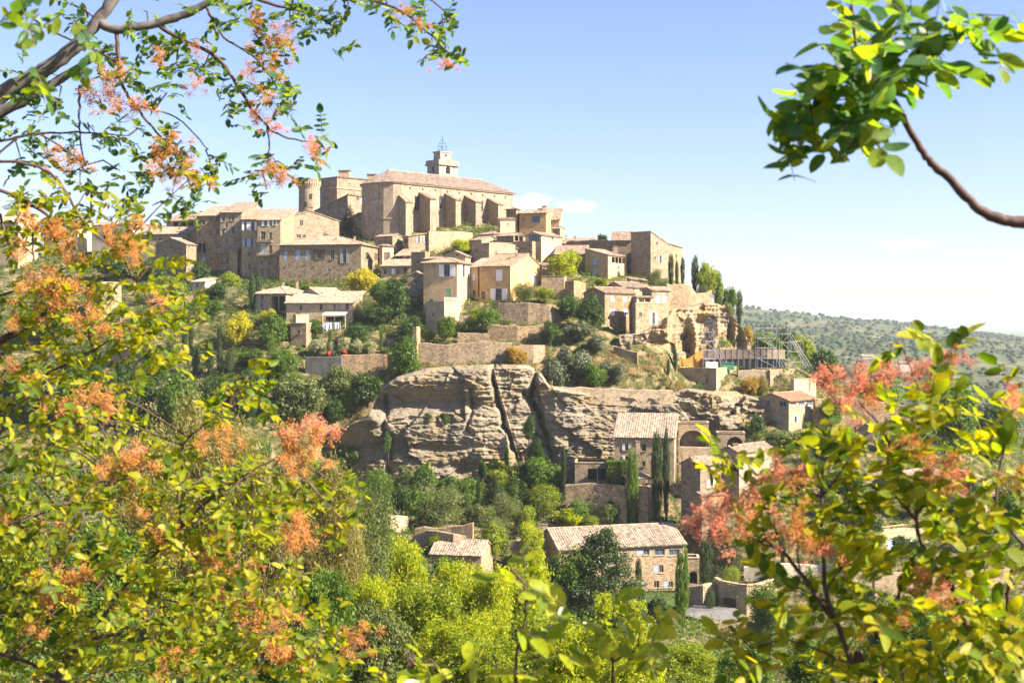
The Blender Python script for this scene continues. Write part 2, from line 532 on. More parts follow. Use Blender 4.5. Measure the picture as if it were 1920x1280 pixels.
def build_terrain():
    xs = np.arange(-240, 240.1, 2.4); ys = np.concatenate([np.arange(-60, 4, 4), np.arange(4, 400, 1.8), np.arange(400, 700.1, 5)])
    X, Y = np.meshgrid(xs, ys); sh = X.shape
    Z = ground_z(X.ravel(), Y.ravel()).reshape(sh)
    Z = Z + (NZ.fbm(X * .16, Y * .16, 4) - .5) * 1.3 * np.clip((Y - 20) / 60, 0, 1) - .25
    n, m = sh
    i = np.arange(n * m).reshape(n, m)
    F = np.stack([i[:-1, :-1], i[:-1, 1:], i[1:, 1:], i[1:, :-1]], -1).reshape(-1, 4)
    t = NT('hillside_soil')
    w = t.coord(out='World')
    col = t.mix(t.rng(t.noise(w, .09, 6, .65), .4, .6), (.30, .21, .115), (.36, .265, .15))
    col = t.mix(t.rng(t.noise(w, .5, 7, .7), .36, .54), col, (.055, .065, .02))
    col = t.mix(t.rng(t.noise(w, 2.5, 5, .7), .52, .7, 0, .6), col, (.30, .215, .105))
    mat = t.finish(col, .97, .05, t.noise(w, 2, 8, .75), .8, .4)
    tag(link('ground', np_mesh('ground', np.stack([X, Y, Z], -1).reshape(-1, 3), F, True), mat), kind='structure')


build_terrain()


def far_country():
    # plain out to the horizon
    t = NT('plain_fields')
    w = t.coord(out='World')
    c = t.mix(t.rng(t.noise(w, .0016, 6, .6), .4, .6), (.10, .12, .05), (.20, .18, .09))
    c = t.mix(t.rng(t.noise(w, .02, 6, .7), .45, .62), c, (.05, .07, .03))
    mat = t.finish(c, .95, .05)
    mb = MB()
    mb.poly((-9000, -900, -66), (9000, -900, -66), (9000, 15500, -66), (-9000, 15500, -66))
    tag(mb.build('plain', mat), kind='structure')
    # wooded ridge beyond the valley on the right
    t = NT('garrigue_slope')
    w = t.coord(out='World')
    c = t.mix(t.rng(t.noise(w, .006, 6, .6), .42, .6), (.08, .095, .045), (.14, .13, .075))
    c = t.mix(t.rng(t.noise(w, .05, 6, .75), .45, .6), c, (.035, .05, .022))
    hm = t.finish(c, .95, .05)
    # crest heights on the sight lines
    cpx = np.array([700, 1000, 1250, 1390, 1450, 1500, 1600, 1700, 1800, 1920, 2100, 2400, 2800], float)
    cpy = np.array([596, 590, 583, 577, 583, 589, 598, 609, 620, 637, 655, 668, 675], float)
    ya = np.array([560, 800, 1100, 1500, 2000, 2600, 3000, 3600], float)
    prof = np.array([0, .16, .36, .56, .78, 1.0, .8, .2])
    pxs = np.linspace(900, 2700, 190); yy = np.linspace(560, 3600, 120)
    PX, YY = np.meshgrid(pxs, yy)
    crest = -(np.interp(PX, cpx, cpy) - HOR) / FPX * 2600
    base = -66.0
    Z = base + (crest - base) * np.interp(YY, ya, prof) + (NZ.fbm(PX * .012 + 5, YY * .0035, 4) - .5) * 30 * np.interp(YY, [560, 900, 1900, 2600, 3600], [.1, .9, 1.0, .35, .3])
    X = (PX - 960) / FPX * YY
    n, m = X.shape
    i = np.arange(n * m).reshape(n, m)
    F = np.stack([i[:-1, :-1], i[:-1, 1:], i[1:, 1:], i[1:, :-1]], -1).reshape(-1, 4)
    tag(link('hills', np_mesh('hills', np.stack([X, YY, Z], -1).reshape(-1, 3), F, True), hm), kind='structure')
    # the wood on it: one far mass of rough crowns
    rng = np.random.default_rng(5)
    N = 15000
    a = rng.random(N) ** .75 * (n - 1); b = rng.random(N) * (m - 1)
    ia, ib = a.astype(int), b.astype(int)
    cx, cy, cz = X[ia, ib], YY[ia, ib], Z[ia, ib]
    cx = cx + rng.normal(0, 6, N); cy = cy + rng.normal(0, 6, N)
    keep = (NZ.fbm(cx * .005, cy * .004, 4) > .46) | (rng.random(N) < .2)
    cx, cy, cz = cx[keep], cy[keep], cz[keep]
    k = len(cx)
    ico_v = np.array([(0, 0, 1), (.89, 0, .45), (.28, .85, .45), (-.72, .53, .45), (-.72, -.53, .45), (.28, -.85, .45), (.72, .53, -.2), (-.28, .85, -.2), (-.89, 0, -.2), (-.28, -.85, -.2), (.72, -.53, -.2)])
    ico_f = np.array([(0, 1, 2), (0, 2, 3), (0, 3, 4), (0, 4, 5), (0, 5, 1), (1, 6, 2), (2, 7, 3), (3, 8, 4), (4, 9, 5), (5, 10, 1), (2, 6, 7), (3, 7, 8), (4, 8, 9), (5, 9, 10), (1, 10, 6)])
    s = rng.uniform(1.6, 4.0, k) * np.interp(cy, [560, 2600], [.8, 1.35])
    V = ico_v[None] * (s[:, None, None] * rng.uniform(.7, 1.3, (k, 11, 1))) * np.array([1.15, 1.15, .95])
    V = V + np.stack([cx, cy, cz + s * .5], -1)[:, None]
    F = (ico_f[None] + (np.arange(k) * 11)[:, None, None]).reshape(-1, 3)
    fm = leaf_mat('far_wood_leaves', [(.026, .042, .018), (.04, .06, .024), (.06, .08, .032)], .1, .8, .1)
    tag(link('forest', np_mesh('forest', V.reshape(-1, 3), F), fm), 'far wood of dark evergreen scrub covering the hillside across the valley', 'forest', kind='stuff')
    # faint mountain on the skyline
    px = np.linspace(1000, 2600, 90); yy = np.linspace(8000, 13000, 14)
    PX, YY = np.meshgrid(px, yy)
    top = -(np.interp(PX, [1000, 1500, 1590, 1650, 1720, 1800, 1880, 1960, 2200, 2600], [612, 606, 600, 596, 595, 600, 607, 613, 622, 626]) - HOR) / FPX * 10500
    Z = -66 + (top + 66) * np.interp(YY, [8000, 10500, 13000], [0, 1, .2]) + (NZ.fbm(PX * .02, YY * .001, 3) - .5) * 25 * np.interp(YY, [8000, 9000, 13000], [0, 1, 1])
    X = (PX - 960) / FPX * YY
    n, m = X.shape
    i = np.arange(n * m).reshape(n, m)
    F = np.stack([i[:-1, :-1], i[:-1, 1:], i[1:, 1:], i[1:, :-1]], -1).reshape(-1, 4)
    tag(link('mountain', np_mesh('mountain', np.stack([X, YY, Z], -1).reshape(-1, 3), F, True), plain_mat('mountain_scrub', (.10, .12, .07), .95, .05, .4, .004)), kind='structure')
    # the air between: pale haze that only shows over kilometres
    hz = MB()
    hz.box(-9500, -1000, -70, 9500, 16000, 53)
    t = NT('haze_air')
    v = t.new('ShaderNodeVolumePrincipled')
    v.inputs['Color'].default_value = (.80, .90, 1.0, 1)
    v.inputs['Density'].default_value = HAZE
    v.inputs['Anisotropy'].default_value = 0
    t.lk(v.outputs[0], t.out.inputs['Volume'])
    tag(hz.build('haze', t.m), 'thin pale blue haze lying over the valley', 'haze', kind='stuff')


HAZE = 0.75e-4
far_country()


# ------------------------------------------------------------------ cliffs
def rock_face(name, px0, px1, nx, nz, top, bot, Yf, disp, mat, label=None):
    """rock wall as a dense sheet; top/bot/Yf give frame rows and depth along it, disp(x, z, s, v) metres towards the viewer"""
    px = np.linspace(px0, px1, nx); v = np.linspace(0, 1, nz)
    PX, V = np.meshgrid(px, v)
    T = np.interp(PX, *zip(*top)); B = np.interp(PX, *zip(*bot)); Y0 = np.interp(PX, *zip(*Yf))
    PY = B + (T - B) * V
    Zr = -(PY - HOR) / FPX * Y0; Xr = (PX - 960) / FPX * Y0
    D = disp(Xr, Zr, PX, PY, V)
    Yv = Y0 - D
    back = np.clip((V - .97) / .03, 0, 1) * 2.5
    Yv = Yv + back
    i = np.arange(nx * nz).reshape(nz, nx)
    F = np.stack([i[:-1, :-1], i[:-1, 1:], i[1:, 1:], i[1:, :-1]], -1).reshape(-1, 4)
    o = link(name, np_mesh(name, np.stack([Xr, Yv, Zr], -1).reshape(-1, 3), F, False), mat)
    return tag(o, kind='structure')


def strata(X, Z, seed=0, amp=1.0):
    w = (NZ.fbm(X * .05 + seed, Z * .12 + 3 * seed, 4) - .5) * 2.2
    zz = Z + w
    a = NZ(zz * .9 + 11 + seed, X * .035 + seed)
    b = NZ(zz * 2.6 + 5 + seed, X * .06)
    c = NZ(zz * 6.5 + 7, X * .12 + seed)
    step = np.floor(a * 5) / 5 * .6 + a * .4
    return amp * (step * 1.5 + (b > .5) * .35 + b * .35 + c * .28)


def worley(x, y, seed):
    """nearest jittered cell: id value, second id value and offset inside the cell"""
    t = np.random.default_rng(seed).random((64, 64, 5))
    xi = np.floor(x).astype(int); yi = np.floor(y).astype(int)
    best = np.full(x.shape, 1e9); out = [np.zeros(x.shape) for _ in range(5)]
    for i in (-1, 0, 1):
        for j in (-1, 0, 1):
            c = t[(xi + i) & 63, (yi + j) & 63]
            dx = x - (xi + i + c[..., 0]); dy = y - (yi + j + c[..., 1])
            d = dx * dx + dy * dy; m = d < best
            best = np.where(m, d, best)
            for k, v in enumerate((c[..., 2], c[..., 3], c[..., 4], dx, dy)): out[k] = np.where(m, v, out[k])
    return out


def blocks(X, Z, sx, sz, seed, amp, tilt):
    wx = X + (NZ.fbm(X * .3, Z * .3 + seed, 3) - .5) * 2.0; wz = Z + (NZ.fbm(X * .3 + 9, Z * .3, 3) - .5) * 1.6
    a, b, c, dx, dy = worley(wx / sx, wz / sz, seed)
    return amp * (a - .5) + tilt * ((b - .5) * dx * 2 + (c - .35) * dy * 2), b


def cliff_disp(X, Z, PX, PY, V):
    big, ph = blocks(X, Z, 8.5, 7.0, 3, 1.9, .9)
    mid, ph2 = blocks(X, Z, 5.5, 2.0, 5, .7, .5)
    sml, _ = blocks(X, Z, 1.6, .5, 8, .3, .2)
    k = np.clip(np.interp(PX, [640, 900, 1010, 1040, 1180, 1260], [.75, .7, .5, .25, .35, .8]) + np.interp(PY, [690, 740, 780], [.6, .15, 0]), 0, 1)
    d = strata(X, Z + ph * 3 + ph2 * .8, 1.3) * (.25 + .75 * k) * .42 + big * (.45 + .55 * k) + mid * (.3 + .7 * k) + sml * (.3 + .7 * k)
    d = d + (NZ.fbm(X * .1, Z * .06, 4) - .5) * 1.8 + (NZ.fbm(X * 1.1, Z * 1.4, 4) - .5) * .7
    # overhanging shelf on the left half and its undercut
    sh = np.interp(PX, [640, 700, 780, 880, 925, 940], [0, 1, 1, .8, .35, 0])
    d += sh * 2.4 * np.exp(-((PY - 712) / 26) ** 2) - sh * 1.8 * np.exp(-((PY - 757) / 16) ** 2)
    d += sh * 1.5 * np.exp(-((PY - 795) / 28) ** 2)
    # right block: smooth, a little proud
    d += np.interp(PX, [1015, 1040, 1230, 1270], [0, 1.2, 1.0, 0])
    # cracks
    for pts, w, dep in ((((922, 690), (935, 745), (948, 800), (968, 860), (985, 900)), 4.0, 3.2),
                        (((1008, 690), (1000, 750), (1012, 780), (1028, 830), (1040, 880)), 5.0, 3.8),
                        (((885, 735), (888, 760), (878, 800)), 2.5, 1.4), (((726, 745), (722, 800), (730, 900)), 4, 1.6), (((985, 740), (1006, 762)), 3, 1.5)):
        ys = [p[1] for p in pts]; xs = [p[0] for p in pts]
        cx = np.interp(PY, ys, xs) + (NZ(PY * .08, PY * 0 + 3) - .5) * 8
        inside = (PY > ys[0] - 8) & (PY < ys[-1] + 12)
        d -= inside * dep * np.exp(-np.abs((PX - cx) / w) ** 1.5)
    # wedge between the two great cracks sits back
    wl = np.interp(PY, [690, 900], [926, 985]); wr = np.interp(PY, [690, 900], [1004, 1042])
    d -= ((PX > wl) & (PX < wr)) * 1.3
    # caves
    for cx, cy, rx, ry, dp in ((835, 785, 13, 10, 1.8), (890, 760, 9, 12, 1.2), (728, 830, 14, 18, 1.5), (990, 745, 14, 12, 1.2), (870, 875, 30, 16, 1.6)):
        d -= dp * np.exp(-(((PX - cx) / rx) ** 2 + ((PY - cy) / ry) ** 2))
    return d


CLIFF = rock_mat('limestone_cliff', (.50, .415, .295), (.33, .28, .215), (.46, .335, .17))
GOLD = rock_mat('golden_sandstone', (.56, .45, .30), (.42, .33, .23), (.58, .40, .19), (.45, .45, .5))
rock_face('cliff', 636, 1292, 460, 230,
          [(636, 806), (655, 792), (692, 778), (704, 745), (716, 726), (745, 706), (800, 690), (900, 684), (990, 684), (1015, 700), (1030, 722), (1120, 738), (1292, 742)],
          [(636, 915), (900, 925), (1292, 925)], [(636, 241), (700, 238.5), (900, 239.5), (1015, 242), (1292, 243.5)], cliff_disp, CLIFF)


def spur_disp(X, Z, PX, PY, V):
    d = strata(X, Z, 4.1, .35) + (NZ.fbm(X * .25, Z * .12, 5) - .5) * 3.2 + blocks(X, Z, 3.0, 2.6, 12, 1.5, .8)[0] + blocks(X, Z, 1.2, .9, 14, .6, .4)[0]
    col = NZ(X * .75 + 3, Z * .05 + 9)
    k = np.interp(PX, [1290, 1330, 1400], [.15, 1, 1]) * np.interp(PY, [585, 620, 690], [.2, 1, 1])
    d += k * (col - .5) * 4.5
    for cx, cy, rx, ry, dp in ((1388, 650, 9, 30, 3.0), (1372, 640, 6, 36, 2.6), (1345, 655, 7, 26, 2), (1290, 648, 10, 30, 2.4), (1318, 602, 20, 10, 1.6), (1262, 660, 5, 36, 2.5)):
        d -= dp * np.exp(-(((PX - cx) / rx) ** 2 + ((PY - cy) / ry) ** 2) ** 1.6)
    return d


rock_face('rock_spur', 1160, 1425, 240, 130,
          [(1160, 628), (1200, 624), (1248, 600), (1262, 578), (1300, 572), (1330, 565), (1362, 572), (1376, 590), (1395, 620), (1412, 655), (1425, 690)],
          [(1160, 668), (1190, 690), (1250, 700), (1425, 700)], [(1160, 257), (1250, 260), (1270, 271), (1330, 275), (1400, 279), (1425, 282)], spur_disp, GOLD)


def low_disp(X, Z, PX, PY, V):
    return strata(X, Z, 7.7, .4) + (NZ.fbm(X * .2, Z * .25, 5) - .5) * 3.0 + blocks(X, Z, 4.0, 2.4, 22, 2.0, 1.0)[0] + blocks(X, Z, 1.4, .8, 24, .7, .4)[0]


rock_face('rock_outcrop', 1255, 1440, 150, 90,
          [(1255, 738), (1290, 728), (1345, 735), (1385, 735), (1440, 752)], [(1255, 872), (1345, 872), (1440, 845)],
          [(1255, 244), (1350, 245), (1440, 250)], low_disp, CLIFF)

# ------------------------------------------------------------------ buildings
UP = Vector((0, 0, 1))


def roof_plane(mb, A, B, Cc, D, pitch=.34, bump=.075, slab=.14, rows=None):
    """tiled slope: eave A->B, upper edge D (over A) - Cc (over B); round tile columns run up the slope"""
    A, B, Cc, D = Vector(A), Vector(B), Vector(Cc), Vector(D)
    e = B - A; Wd = e.length; e.normalize()
    n = e.cross(D - A if (D - A).length > .1 and abs((D - A).normalized().dot(e)) < .999 else Cc - A).normalized()
    if n.z < 0: n = -n
    s = n.cross(e).normalized()
    if s.dot(D - A) < 0: s = -s
    xd = (D - A).dot(e); xc = (Cc - A).dot(e); hh = (D - A).dot(s)

    def ymax(x):
        if xd > 1e-3 and x < xd: return hh * x / xd
        if xc < Wd - 1e-3 and x > xc: return hh * (Wd - x) / max(1e-6, Wd - xc)
        return hh
    cols = max(2, int(round(Wd / pitch)))
    w = Wd / cols
    prof = ((0, 0), (.18, .78), (.5, 1.0), (.82, .78), (1, 0))
    for k in range(cols):
        tgt = mb if rows is None else MB(mb.o)
        lift = random.uniform(-.012, .02); prev = None
        for f, h in prof:
            x = (k + f) * w
            ym = ymax(min(max(x, 0), Wd))
            p0 = A + e * x + n * (h * bump + lift) - s * random.uniform(0, .05)
            p1 = A + e * x + s * ym + n * (h * bump + lift)
            cur = (tgt.pt(p0), tgt.pt(p1))
            if prev: tgt.f.append((prev[0], cur[0], cur[1], prev[1]))
            prev = cur
        if rows is not None: rows.append(tgt)
    # boards under the tiles
    q = [A, B, Cc, D] if (Cc - D).length > 1e-3 else [A, B, Cc]
    t = [mb.pt(p - n * .01) for p in q]; b = [mb.pt(p - n * slab) for p in q]
    mb.f.append(tuple(t)); mb.f.append(tuple(reversed(b)))
    for k in range(len(q)):
        k2 = (k + 1) % len(q)
        mb.f.append((t[k], b[k], b[k2], t[k2]))


def cut_wall(mb, p0, d, Wd, zb, z0, z1, holes, depth=.24):
    """wall rectangle with openings; z0/z1 wall-head at the two ends; holes (u0,u1,v0,v1,kind,deep)"""
    d = Vector((d[0], d[1], 0)); n = Vector((d.y, -d.x, 0)); p0 = Vector((p0[0], p0[1], 0))
    zt = min(z0, z1)

    def pt(u, z, k=0): return p0 + d * u + UP * z - n * k
    us = sorted({0, Wd} | {h[0] for h in holes} | {h[1] for h in holes})
    vs = sorted({zb, zt} | {h[2] for h in holes} | {h[3] for h in holes})
    for u0, u1 in zip(us, us[1:]):
        for v0, v1 in zip(vs, vs[1:]):
            uc, vc = (u0 + u1) / 2, (v0 + v1) / 2
            if any(h[0] < uc < h[1] and h[2] < vc < h[3] for h in holes): continue
            mb.poly(pt(u0, v0), pt(u1, v0), pt(u1, v1), pt(u0, v1))
    if abs(z0 - z1) > 1e-3:
        if z0 > z1: mb.poly(pt(0, zt), pt(Wd, zt), pt(0, z0))
        else: mb.poly(pt(0, zt), pt(Wd, zt), pt(Wd, z1))
    for u0, u1, v0, v1, kind, deep in holes:
        k = deep
        mb.poly(pt(u0, v0), pt(u0, v0, k), pt(u1, v0, k), pt(u1, v0))
        mb.poly(pt(u0, v1), pt(u1, v1), pt(u1, v1, k), pt(u0, v1, k))
        mb.poly(pt(u0, v0), pt(u0, v1), pt(u0, v1, k), pt(u0, v0, k))
        mb.poly(pt(u1, v0), pt(u1, v0, k), pt(u1, v1, k), pt(u1, v1))
        if kind == 'a':        # spandrels turn the opening into an arch
            uc, r = (u0 + u1) / 2, (u1 - u0) / 2
            r2 = min(r, v1 - v0)
            for sg in (-1, 1):
                c = pt(uc + sg * r, v1)
                arc = [pt(uc + sg * r * math.cos(t), v1 - r2 + r2 * math.sin(t)) for t in [math.pi / 2 * q / 7 for q in range(8)]]
                arc2 = [p - n * k for p in arc]
                for q in range(7):
                    mb.poly(c, arc[q], arc[q + 1]); mb.poly(arc[q], arc2[q], arc2[q + 1], arc[q + 1])


def ray_uv(px, py, p0, d):
    """where the sight line px,py meets the vertical plane through p0 along d -> (u, z)"""
    k = (px - 960) / FPX
    # p0.x + u d.x = k (p0.y + u d.y)
    u = (k * p0[1] - p0[0]) / (d[0] - k * d[1])
    Y = p0[1] + u * d[1]
    return u, -(py - HOR) / FPX * Y


def shutter(name, c, d, n, w, h, mat, parent, o):
    m = MB(o)
    m.obox(c, d * (w / 2), n * .025, UP * (h / 2))
    for q in (-.3, .3):
        m.obox(c + n * .035 + UP * (h * q), d * (w / 2 - .02), n * .012, UP * .06)
    m.build(name, mat, parent)


def window(par, o, p0, d, u0, u1, v0, v1, style, col, proud=False):
    d = Vector((d[0], d[1], 0)); n = Vector((d.y, -d.x, 0)); p0 = Vector((p0[0], p0[1], 0))

    def pt(u, z, k=0): return p0 + d * u + UP * z - n * k
    w, h = u1 - u0, v1 - v0
    uc, vc = (u0 + u1) / 2, (v0 + v1) / 2
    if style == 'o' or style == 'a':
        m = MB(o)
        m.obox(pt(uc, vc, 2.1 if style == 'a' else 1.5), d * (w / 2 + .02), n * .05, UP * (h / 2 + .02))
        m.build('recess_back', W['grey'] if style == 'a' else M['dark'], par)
        if style == 'o' and w > 1.6:
            m = MB(o)
            for q in range(1, max(2, int(w / 1.6))):
                m.obox(pt(u0 + q * w / max(2, int(w / 1.6)), vc, .15), d * .09, n * .09, UP * (h / 2))
            m.build('post', M['frame'], par)
        return
    k = -.03 if proud else .14
    if style == 'c':
        for sg in (-1, 1):
            shutter('shutter', pt(uc + sg * w / 4, vc, -.03 if proud else .06), d, n, w / 2 - .02, h, M[col or 'white'], par, o)
        return
    fr = MB(o); t = .07
    for sg in (-1, 1):
        fr.obox(pt(uc + sg * (w / 2 - t / 2), vc, k), d * (t / 2), n * .04, UP * (h / 2))
        fr.obox(pt(uc, vc + sg * (h / 2 - t / 2), k), d * (w / 2 - t), n * .04, UP * (t / 2))
    nb = 1 if style != 'g' else max(1, int(w / .9))
    for q in range(nb):
        fr.obox(pt(u0 + (q + 1) * w / (nb + 1), vc, k + .003), d * .03, n * .035, UP * (h / 2 - t))
    if h > 1.3 and style != 'g':
        fr.obox(pt(uc, vc + h * .12, k + .006), d * (w / 2 - t), n * .03, UP * .025)
    wo = fr.build('window', M['white' if col == 'whiteframe' else 'frame'], par)
    pn = MB(o)
    pn.obox(pt(uc, vc, k + .03), d * (w / 2 - .01), n * .008, UP * (h / 2 - .01))
    pn.build('pane', M['bluglass' if style == 'g' else 'glass'], wo)
    sl = MB(o)
    sl.obox(pt(uc, v0 - .05, -.04), d * (w / 2 + .1), n * .09, UP * .05)
    sl.build('sill', W['cream'], wo)
    if style == 's':
        for sg in (-1, 1):
            shutter('shutter', pt(uc + sg * (w / 2 + w / 2 * .95), vc, -.05), d, n, w * .85, h + .05, M[col or 'white'], par, o)


def chimney(par, px, py, wpx, Y, mat=None, hgt=2.4):
    p = P(px, py, Y); w = wpx / FPX * Y / 2
    m = MB(par.location)
    m.box(p.x - w, Y - w * .8, p.z - hgt, p.x + w, Y + w * .8, p.z - .12)
    o = m.build('chimney', mat or W['cream'], par)
    c = MB(par.location)
    c.box(p.x - w * 1.18, Y - w, p.z - .12, p.x + w * 1.18, Y + w, p.z)
    c.build('chimney_cap', RF['pink'], o)


def house(label, lx, cx, rx, ye, yb, Y, a, roof='gL', wall='warm', tiles='tan', L=(), Rw=(), pitch=.3, depth=None, ch=(), shed=(0, 0), over=.35, tp=.34, rows=False, cat='house', name='stone_house', group=None):
    """lx,cx,rx: frame columns of left end, near corner and right end; ye,yb eave and foot rows at the near corner; Y depth of that corner; a turn in degrees"""
    a = R(a); ca, sa = math.cos(a), math.sin(a)
    C = P(cx, ye, Y); ze = C.z; zb = P(cx, yb, Y).z
    e1 = Vector((ca, -sa, 0)); e2 = Vector((sa, ca, 0))
    k = (lx - 960) / FPX
    tl = (C.x - k * Y) / (ca + k * sa)
    if depth is None:
        k2 = (rx - 960) / FPX
        tr = (k2 * Y - C.x) / (sa - k2 * ca)
    else: tr = depth
    c2 = Vector((C.x, C.y, 0))
    cL = c2 - e1 * tl; cR = c2 + e2 * tr; cB = cL + e2 * tr
    zb = min([zb] + [gz(q.x, q.y) for q in (c2, cL, cR, cB)]) - .6
    o = Vector((C.x, C.y, zb))
    root = empty(name, o)
    tag(root, label, cat, group)
    sb, sl = shed            # slope going back, slope going left
    zC, zL, zR, zB = ze, ze, ze, ze
    if roof == 'shed':
        zL = ze + sl * tl; zR = ze + sb * tr; zB = ze + sl * tl + sb * tr
    wm = MB(o)

    def holes(wins, p0, d, Wd, zt):
        hs, ws = [], []
        for w in wins:
            px, py, pw, ph, st = w[:5]; col = w[5] if len(w) > 5 else None
            if st == 's': pw = pw * .46
            ua, za = ray_uv(px - pw / 2, py, p0, d); ub, _ = ray_uv(px + pw / 2, py, p0, d)
            um, zm = ray_uv(px, py, p0, d)
            Yd = p0[1] + um * d[1]
            hh = ph / FPX * Yd / 2
            u0, u1 = min(ua, ub), max(ua, ub)
            u0 = max(u0, .12); u1 = min(u1, Wd - .12)
            if u1 - u0 < .15: continue
            inr = zm + hh < zt - .02 and zm - hh > zb
            if inr:
                hs.append((u0, u1, zm - hh, zm + hh, 'a' if st == 'a' else '', {'o': 1.5, 'a': 2.1}.get(st, .26)))
            ws.append((u0, u1, zm - hh, zm + hh, st, col, not inr))
        return hs, ws
    fh, fw = holes(L, cL, e1, tl, min(zL, zC))
    rh, rw = holes(Rw, c2, e2, tr, min(zC, zR))
    cut_wall(wm, cL, e1, tl, zb, zL, zC, fh)
    cut_wall(wm, c2, e2, tr, zb, zC, zR, rh)
    cut_wall(wm, cR, -e1, tl, zb, zR, zB, [])
    cut_wall(wm, cB, -e2, tr, zb, zB, zL, [])
    rise = 0
    if roof == 'gL':
        rise = pitch * tr / 2
        for p in (c2, cL): wm.poly(p + UP * ze, p + e2 * tr + UP * ze, p + e2 * (tr / 2) + UP * (ze + rise))
    if roof == 'gR':
        rise = pitch * tl / 2
        for p in (c2, cR): wm.poly(p + UP * ze, p - e1 * tl + UP * ze, p - e1 * (tl / 2) + UP * (ze + rise))
    if roof == 'flat':
        wm.poly(*(q + UP * (ze - .3) for q in (cL, c2, cR, cB)))
    wm.build('wall', W[wall], root)
    # roof
    rm = MB(o); rowl = [] if rows else None
    ov = over
    def z(p, h): return Vector((p.x, p.y, h))
    ridge = None
    if roof == 'gL':
        h = ze - pitch * ov; mid = e2 * (tr / 2)
        a0, b0 = cL - e1 * ov * .6 - e2 * ov, c2 + e1 * ov * .6 - e2 * ov
        d0, c0 = cL - e1 * ov * .6 + mid, c2 + e1 * ov * .6 + mid
        roof_plane(rm, z(a0, h), z(b0, h), z(c0, ze + rise), z(d0, ze + rise), tp, rows=rowl)
        a1, b1 = cR + e1 * ov * .6 + e2 * ov, cB - e1 * ov * .6 + e2 * ov
        roof_plane(rm, z(a1, h), z(b1, h), z(d0, ze + rise), z(c0, ze + rise), tp)
        ridge = (z(d0, ze + rise), z(c0, ze + rise))
    elif roof == 'gR':
        h = ze - pitch * ov; mid = -e1 * (tl / 2)
        a0, b0 = c2 + e1 * ov - e2 * ov * .6, cR + e1 * ov + e2 * ov * .6
        d0, c0 = c2 + mid - e2 * ov * .6, cR + mid + e2 * ov * .6
        roof_plane(rm, z(a0, h), z(b0, h), z(c0, ze + rise), z(d0, ze + rise), tp, rows=rowl)
        a1, b1 = cB - e1 * ov + e2 * ov * .6, cL - e1 * ov - e2 * ov * .6
        roof_plane(rm, z(a1, h), z(b1, h), z(d0, ze + rise), z(c0, ze + rise), tp)
        ridge = (z(d0, ze + rise), z(c0, ze + rise))
    elif roof == 'hip':
        h = ze - pitch * ov
        A, B, Cx, D = cL - e1 * ov - e2 * ov, c2 + e1 * ov - e2 * ov, cR + e1 * ov + e2 * ov, cB - e1 * ov + e2 * ov
        w1, w2 = tl + 2 * ov, tr + 2 * ov
        hw = min(w1, w2) / 2
        top = h + pitch * hw
        if w1 >= w2:
            r0, r1 = A + e1 * hw + e2 * hw, B - e1 * hw + e2 * hw
            P4 = ((A, B, r1, r0), (B, Cx, r1, r1), (Cx, D, r0, r1), (D, A, r0, r0))
        else:
            r0, r1 = A + e1 * hw + e2 * hw, D + e1 * hw - e2 * hw
            P4 = ((A, B, r0, r0), (B, Cx, r1, r0), (Cx, D, r1, r1), (D, A, r0, r1))
        for i, (p, q, r, s) in enumerate(P4):
            roof_plane(rm, z(p, h), z(q, h), z(r, top), z(s, top), tp)
        ridge = (z(r0, top), z(r1, top))
        caps = [(z(A, h), z(r0, top)), (z(B, h), z(r1 if w1 >= w2 else r0, top))]
    elif roof == 'shed':
        pts = [cL - e1 * ov - e2 * ov, c2 + e1 * ov - e2 * ov, cR + e1 * ov + e2 * ov, cB - e1 * ov + e2 * ov]
        def zz(p):
            q = p - c2
            return ze + sb * q.dot(e2) - sl * q.dot(e1) + .02
        A, B, Cx, D = (z(p, zz(p)) for p in pts)
        if abs(sb) >= abs(sl):
            if sb >= 0: roof_plane(rm, A, B, Cx, D, tp, rows=rowl)
            else: roof_plane(rm, Cx, D, A, B, tp)
        else:
            if sl >= 0: roof_plane(rm, B, Cx, D, A, tp)
            else: roof_plane(rm, D, A, B, Cx, tp)
    if roof != 'flat':
        ro = rm.build('roof', RF[tiles], root)
        if rowl:
            for t in rowl: t.build('tile_row', RF[tiles], ro)
        if ridge and (ridge[1] - ridge[0]).length > .5:
            rg = MB(o); rg.tube([ridge[0] + UP * .04, ridge[1] + UP * .04], .15, 6)
            if roof == 'hip':
                for q, w in caps: rg.tube([q + UP * .03, w + UP * .03], .11, 5)
            rg.build('ridge_tiles', RF[tiles], ro)
        if roof in ('gL', 'hip', 'gR'):
            # corbelled eaves course under the tiles
            ev = MB(o)
            ev.obox((cL + c2) / 2 - e2 * .08 + UP * (ze - .14), e1 * (tl / 2 + .06), e2 * .1, UP * .09) if roof != 'gR' else None
            ev.obox((cR + c2) / 2 + e1 * .08 + UP * (ze - .14), e2 * (tr / 2 + .06), e1 * .1, UP * .09) if roof != 'gL' else None
            if ev.f: ev.build('cornice', W['cream'], root)
    else:
        cp = MB(o)
        for p, q in ((cL, c2), (c2, cR), (cR, cB), (cB, cL)):
            dd = (q - p); ln = dd.length; dd.normalize(); nn = Vector((dd.y, -dd.x, 0))
            cp.obox((p + q) / 2 - nn * .12 + UP * (ze + .06), dd * (ln / 2 + (.02 if p is cL or p is cR else -.3)), nn * .2, UP * .06)
        cp.build('coping', W['cream'], root)
    for u0, u1, v0, v1, st, col, pr in fw: window(root, o, cL, e1, u0, u1, v0, v1, st, col, pr)
    for u0, u1, v0, v1, st, col, pr in rw: window(root, o, c2, e2, u0, u1, v0, v1, st, col, pr)
    for q in ch: chimney(root, q[0], q[1], q[2], q[3] if len(q) > 3 else Y + 3)
    root['_frame'] = 0
    del root['_frame']
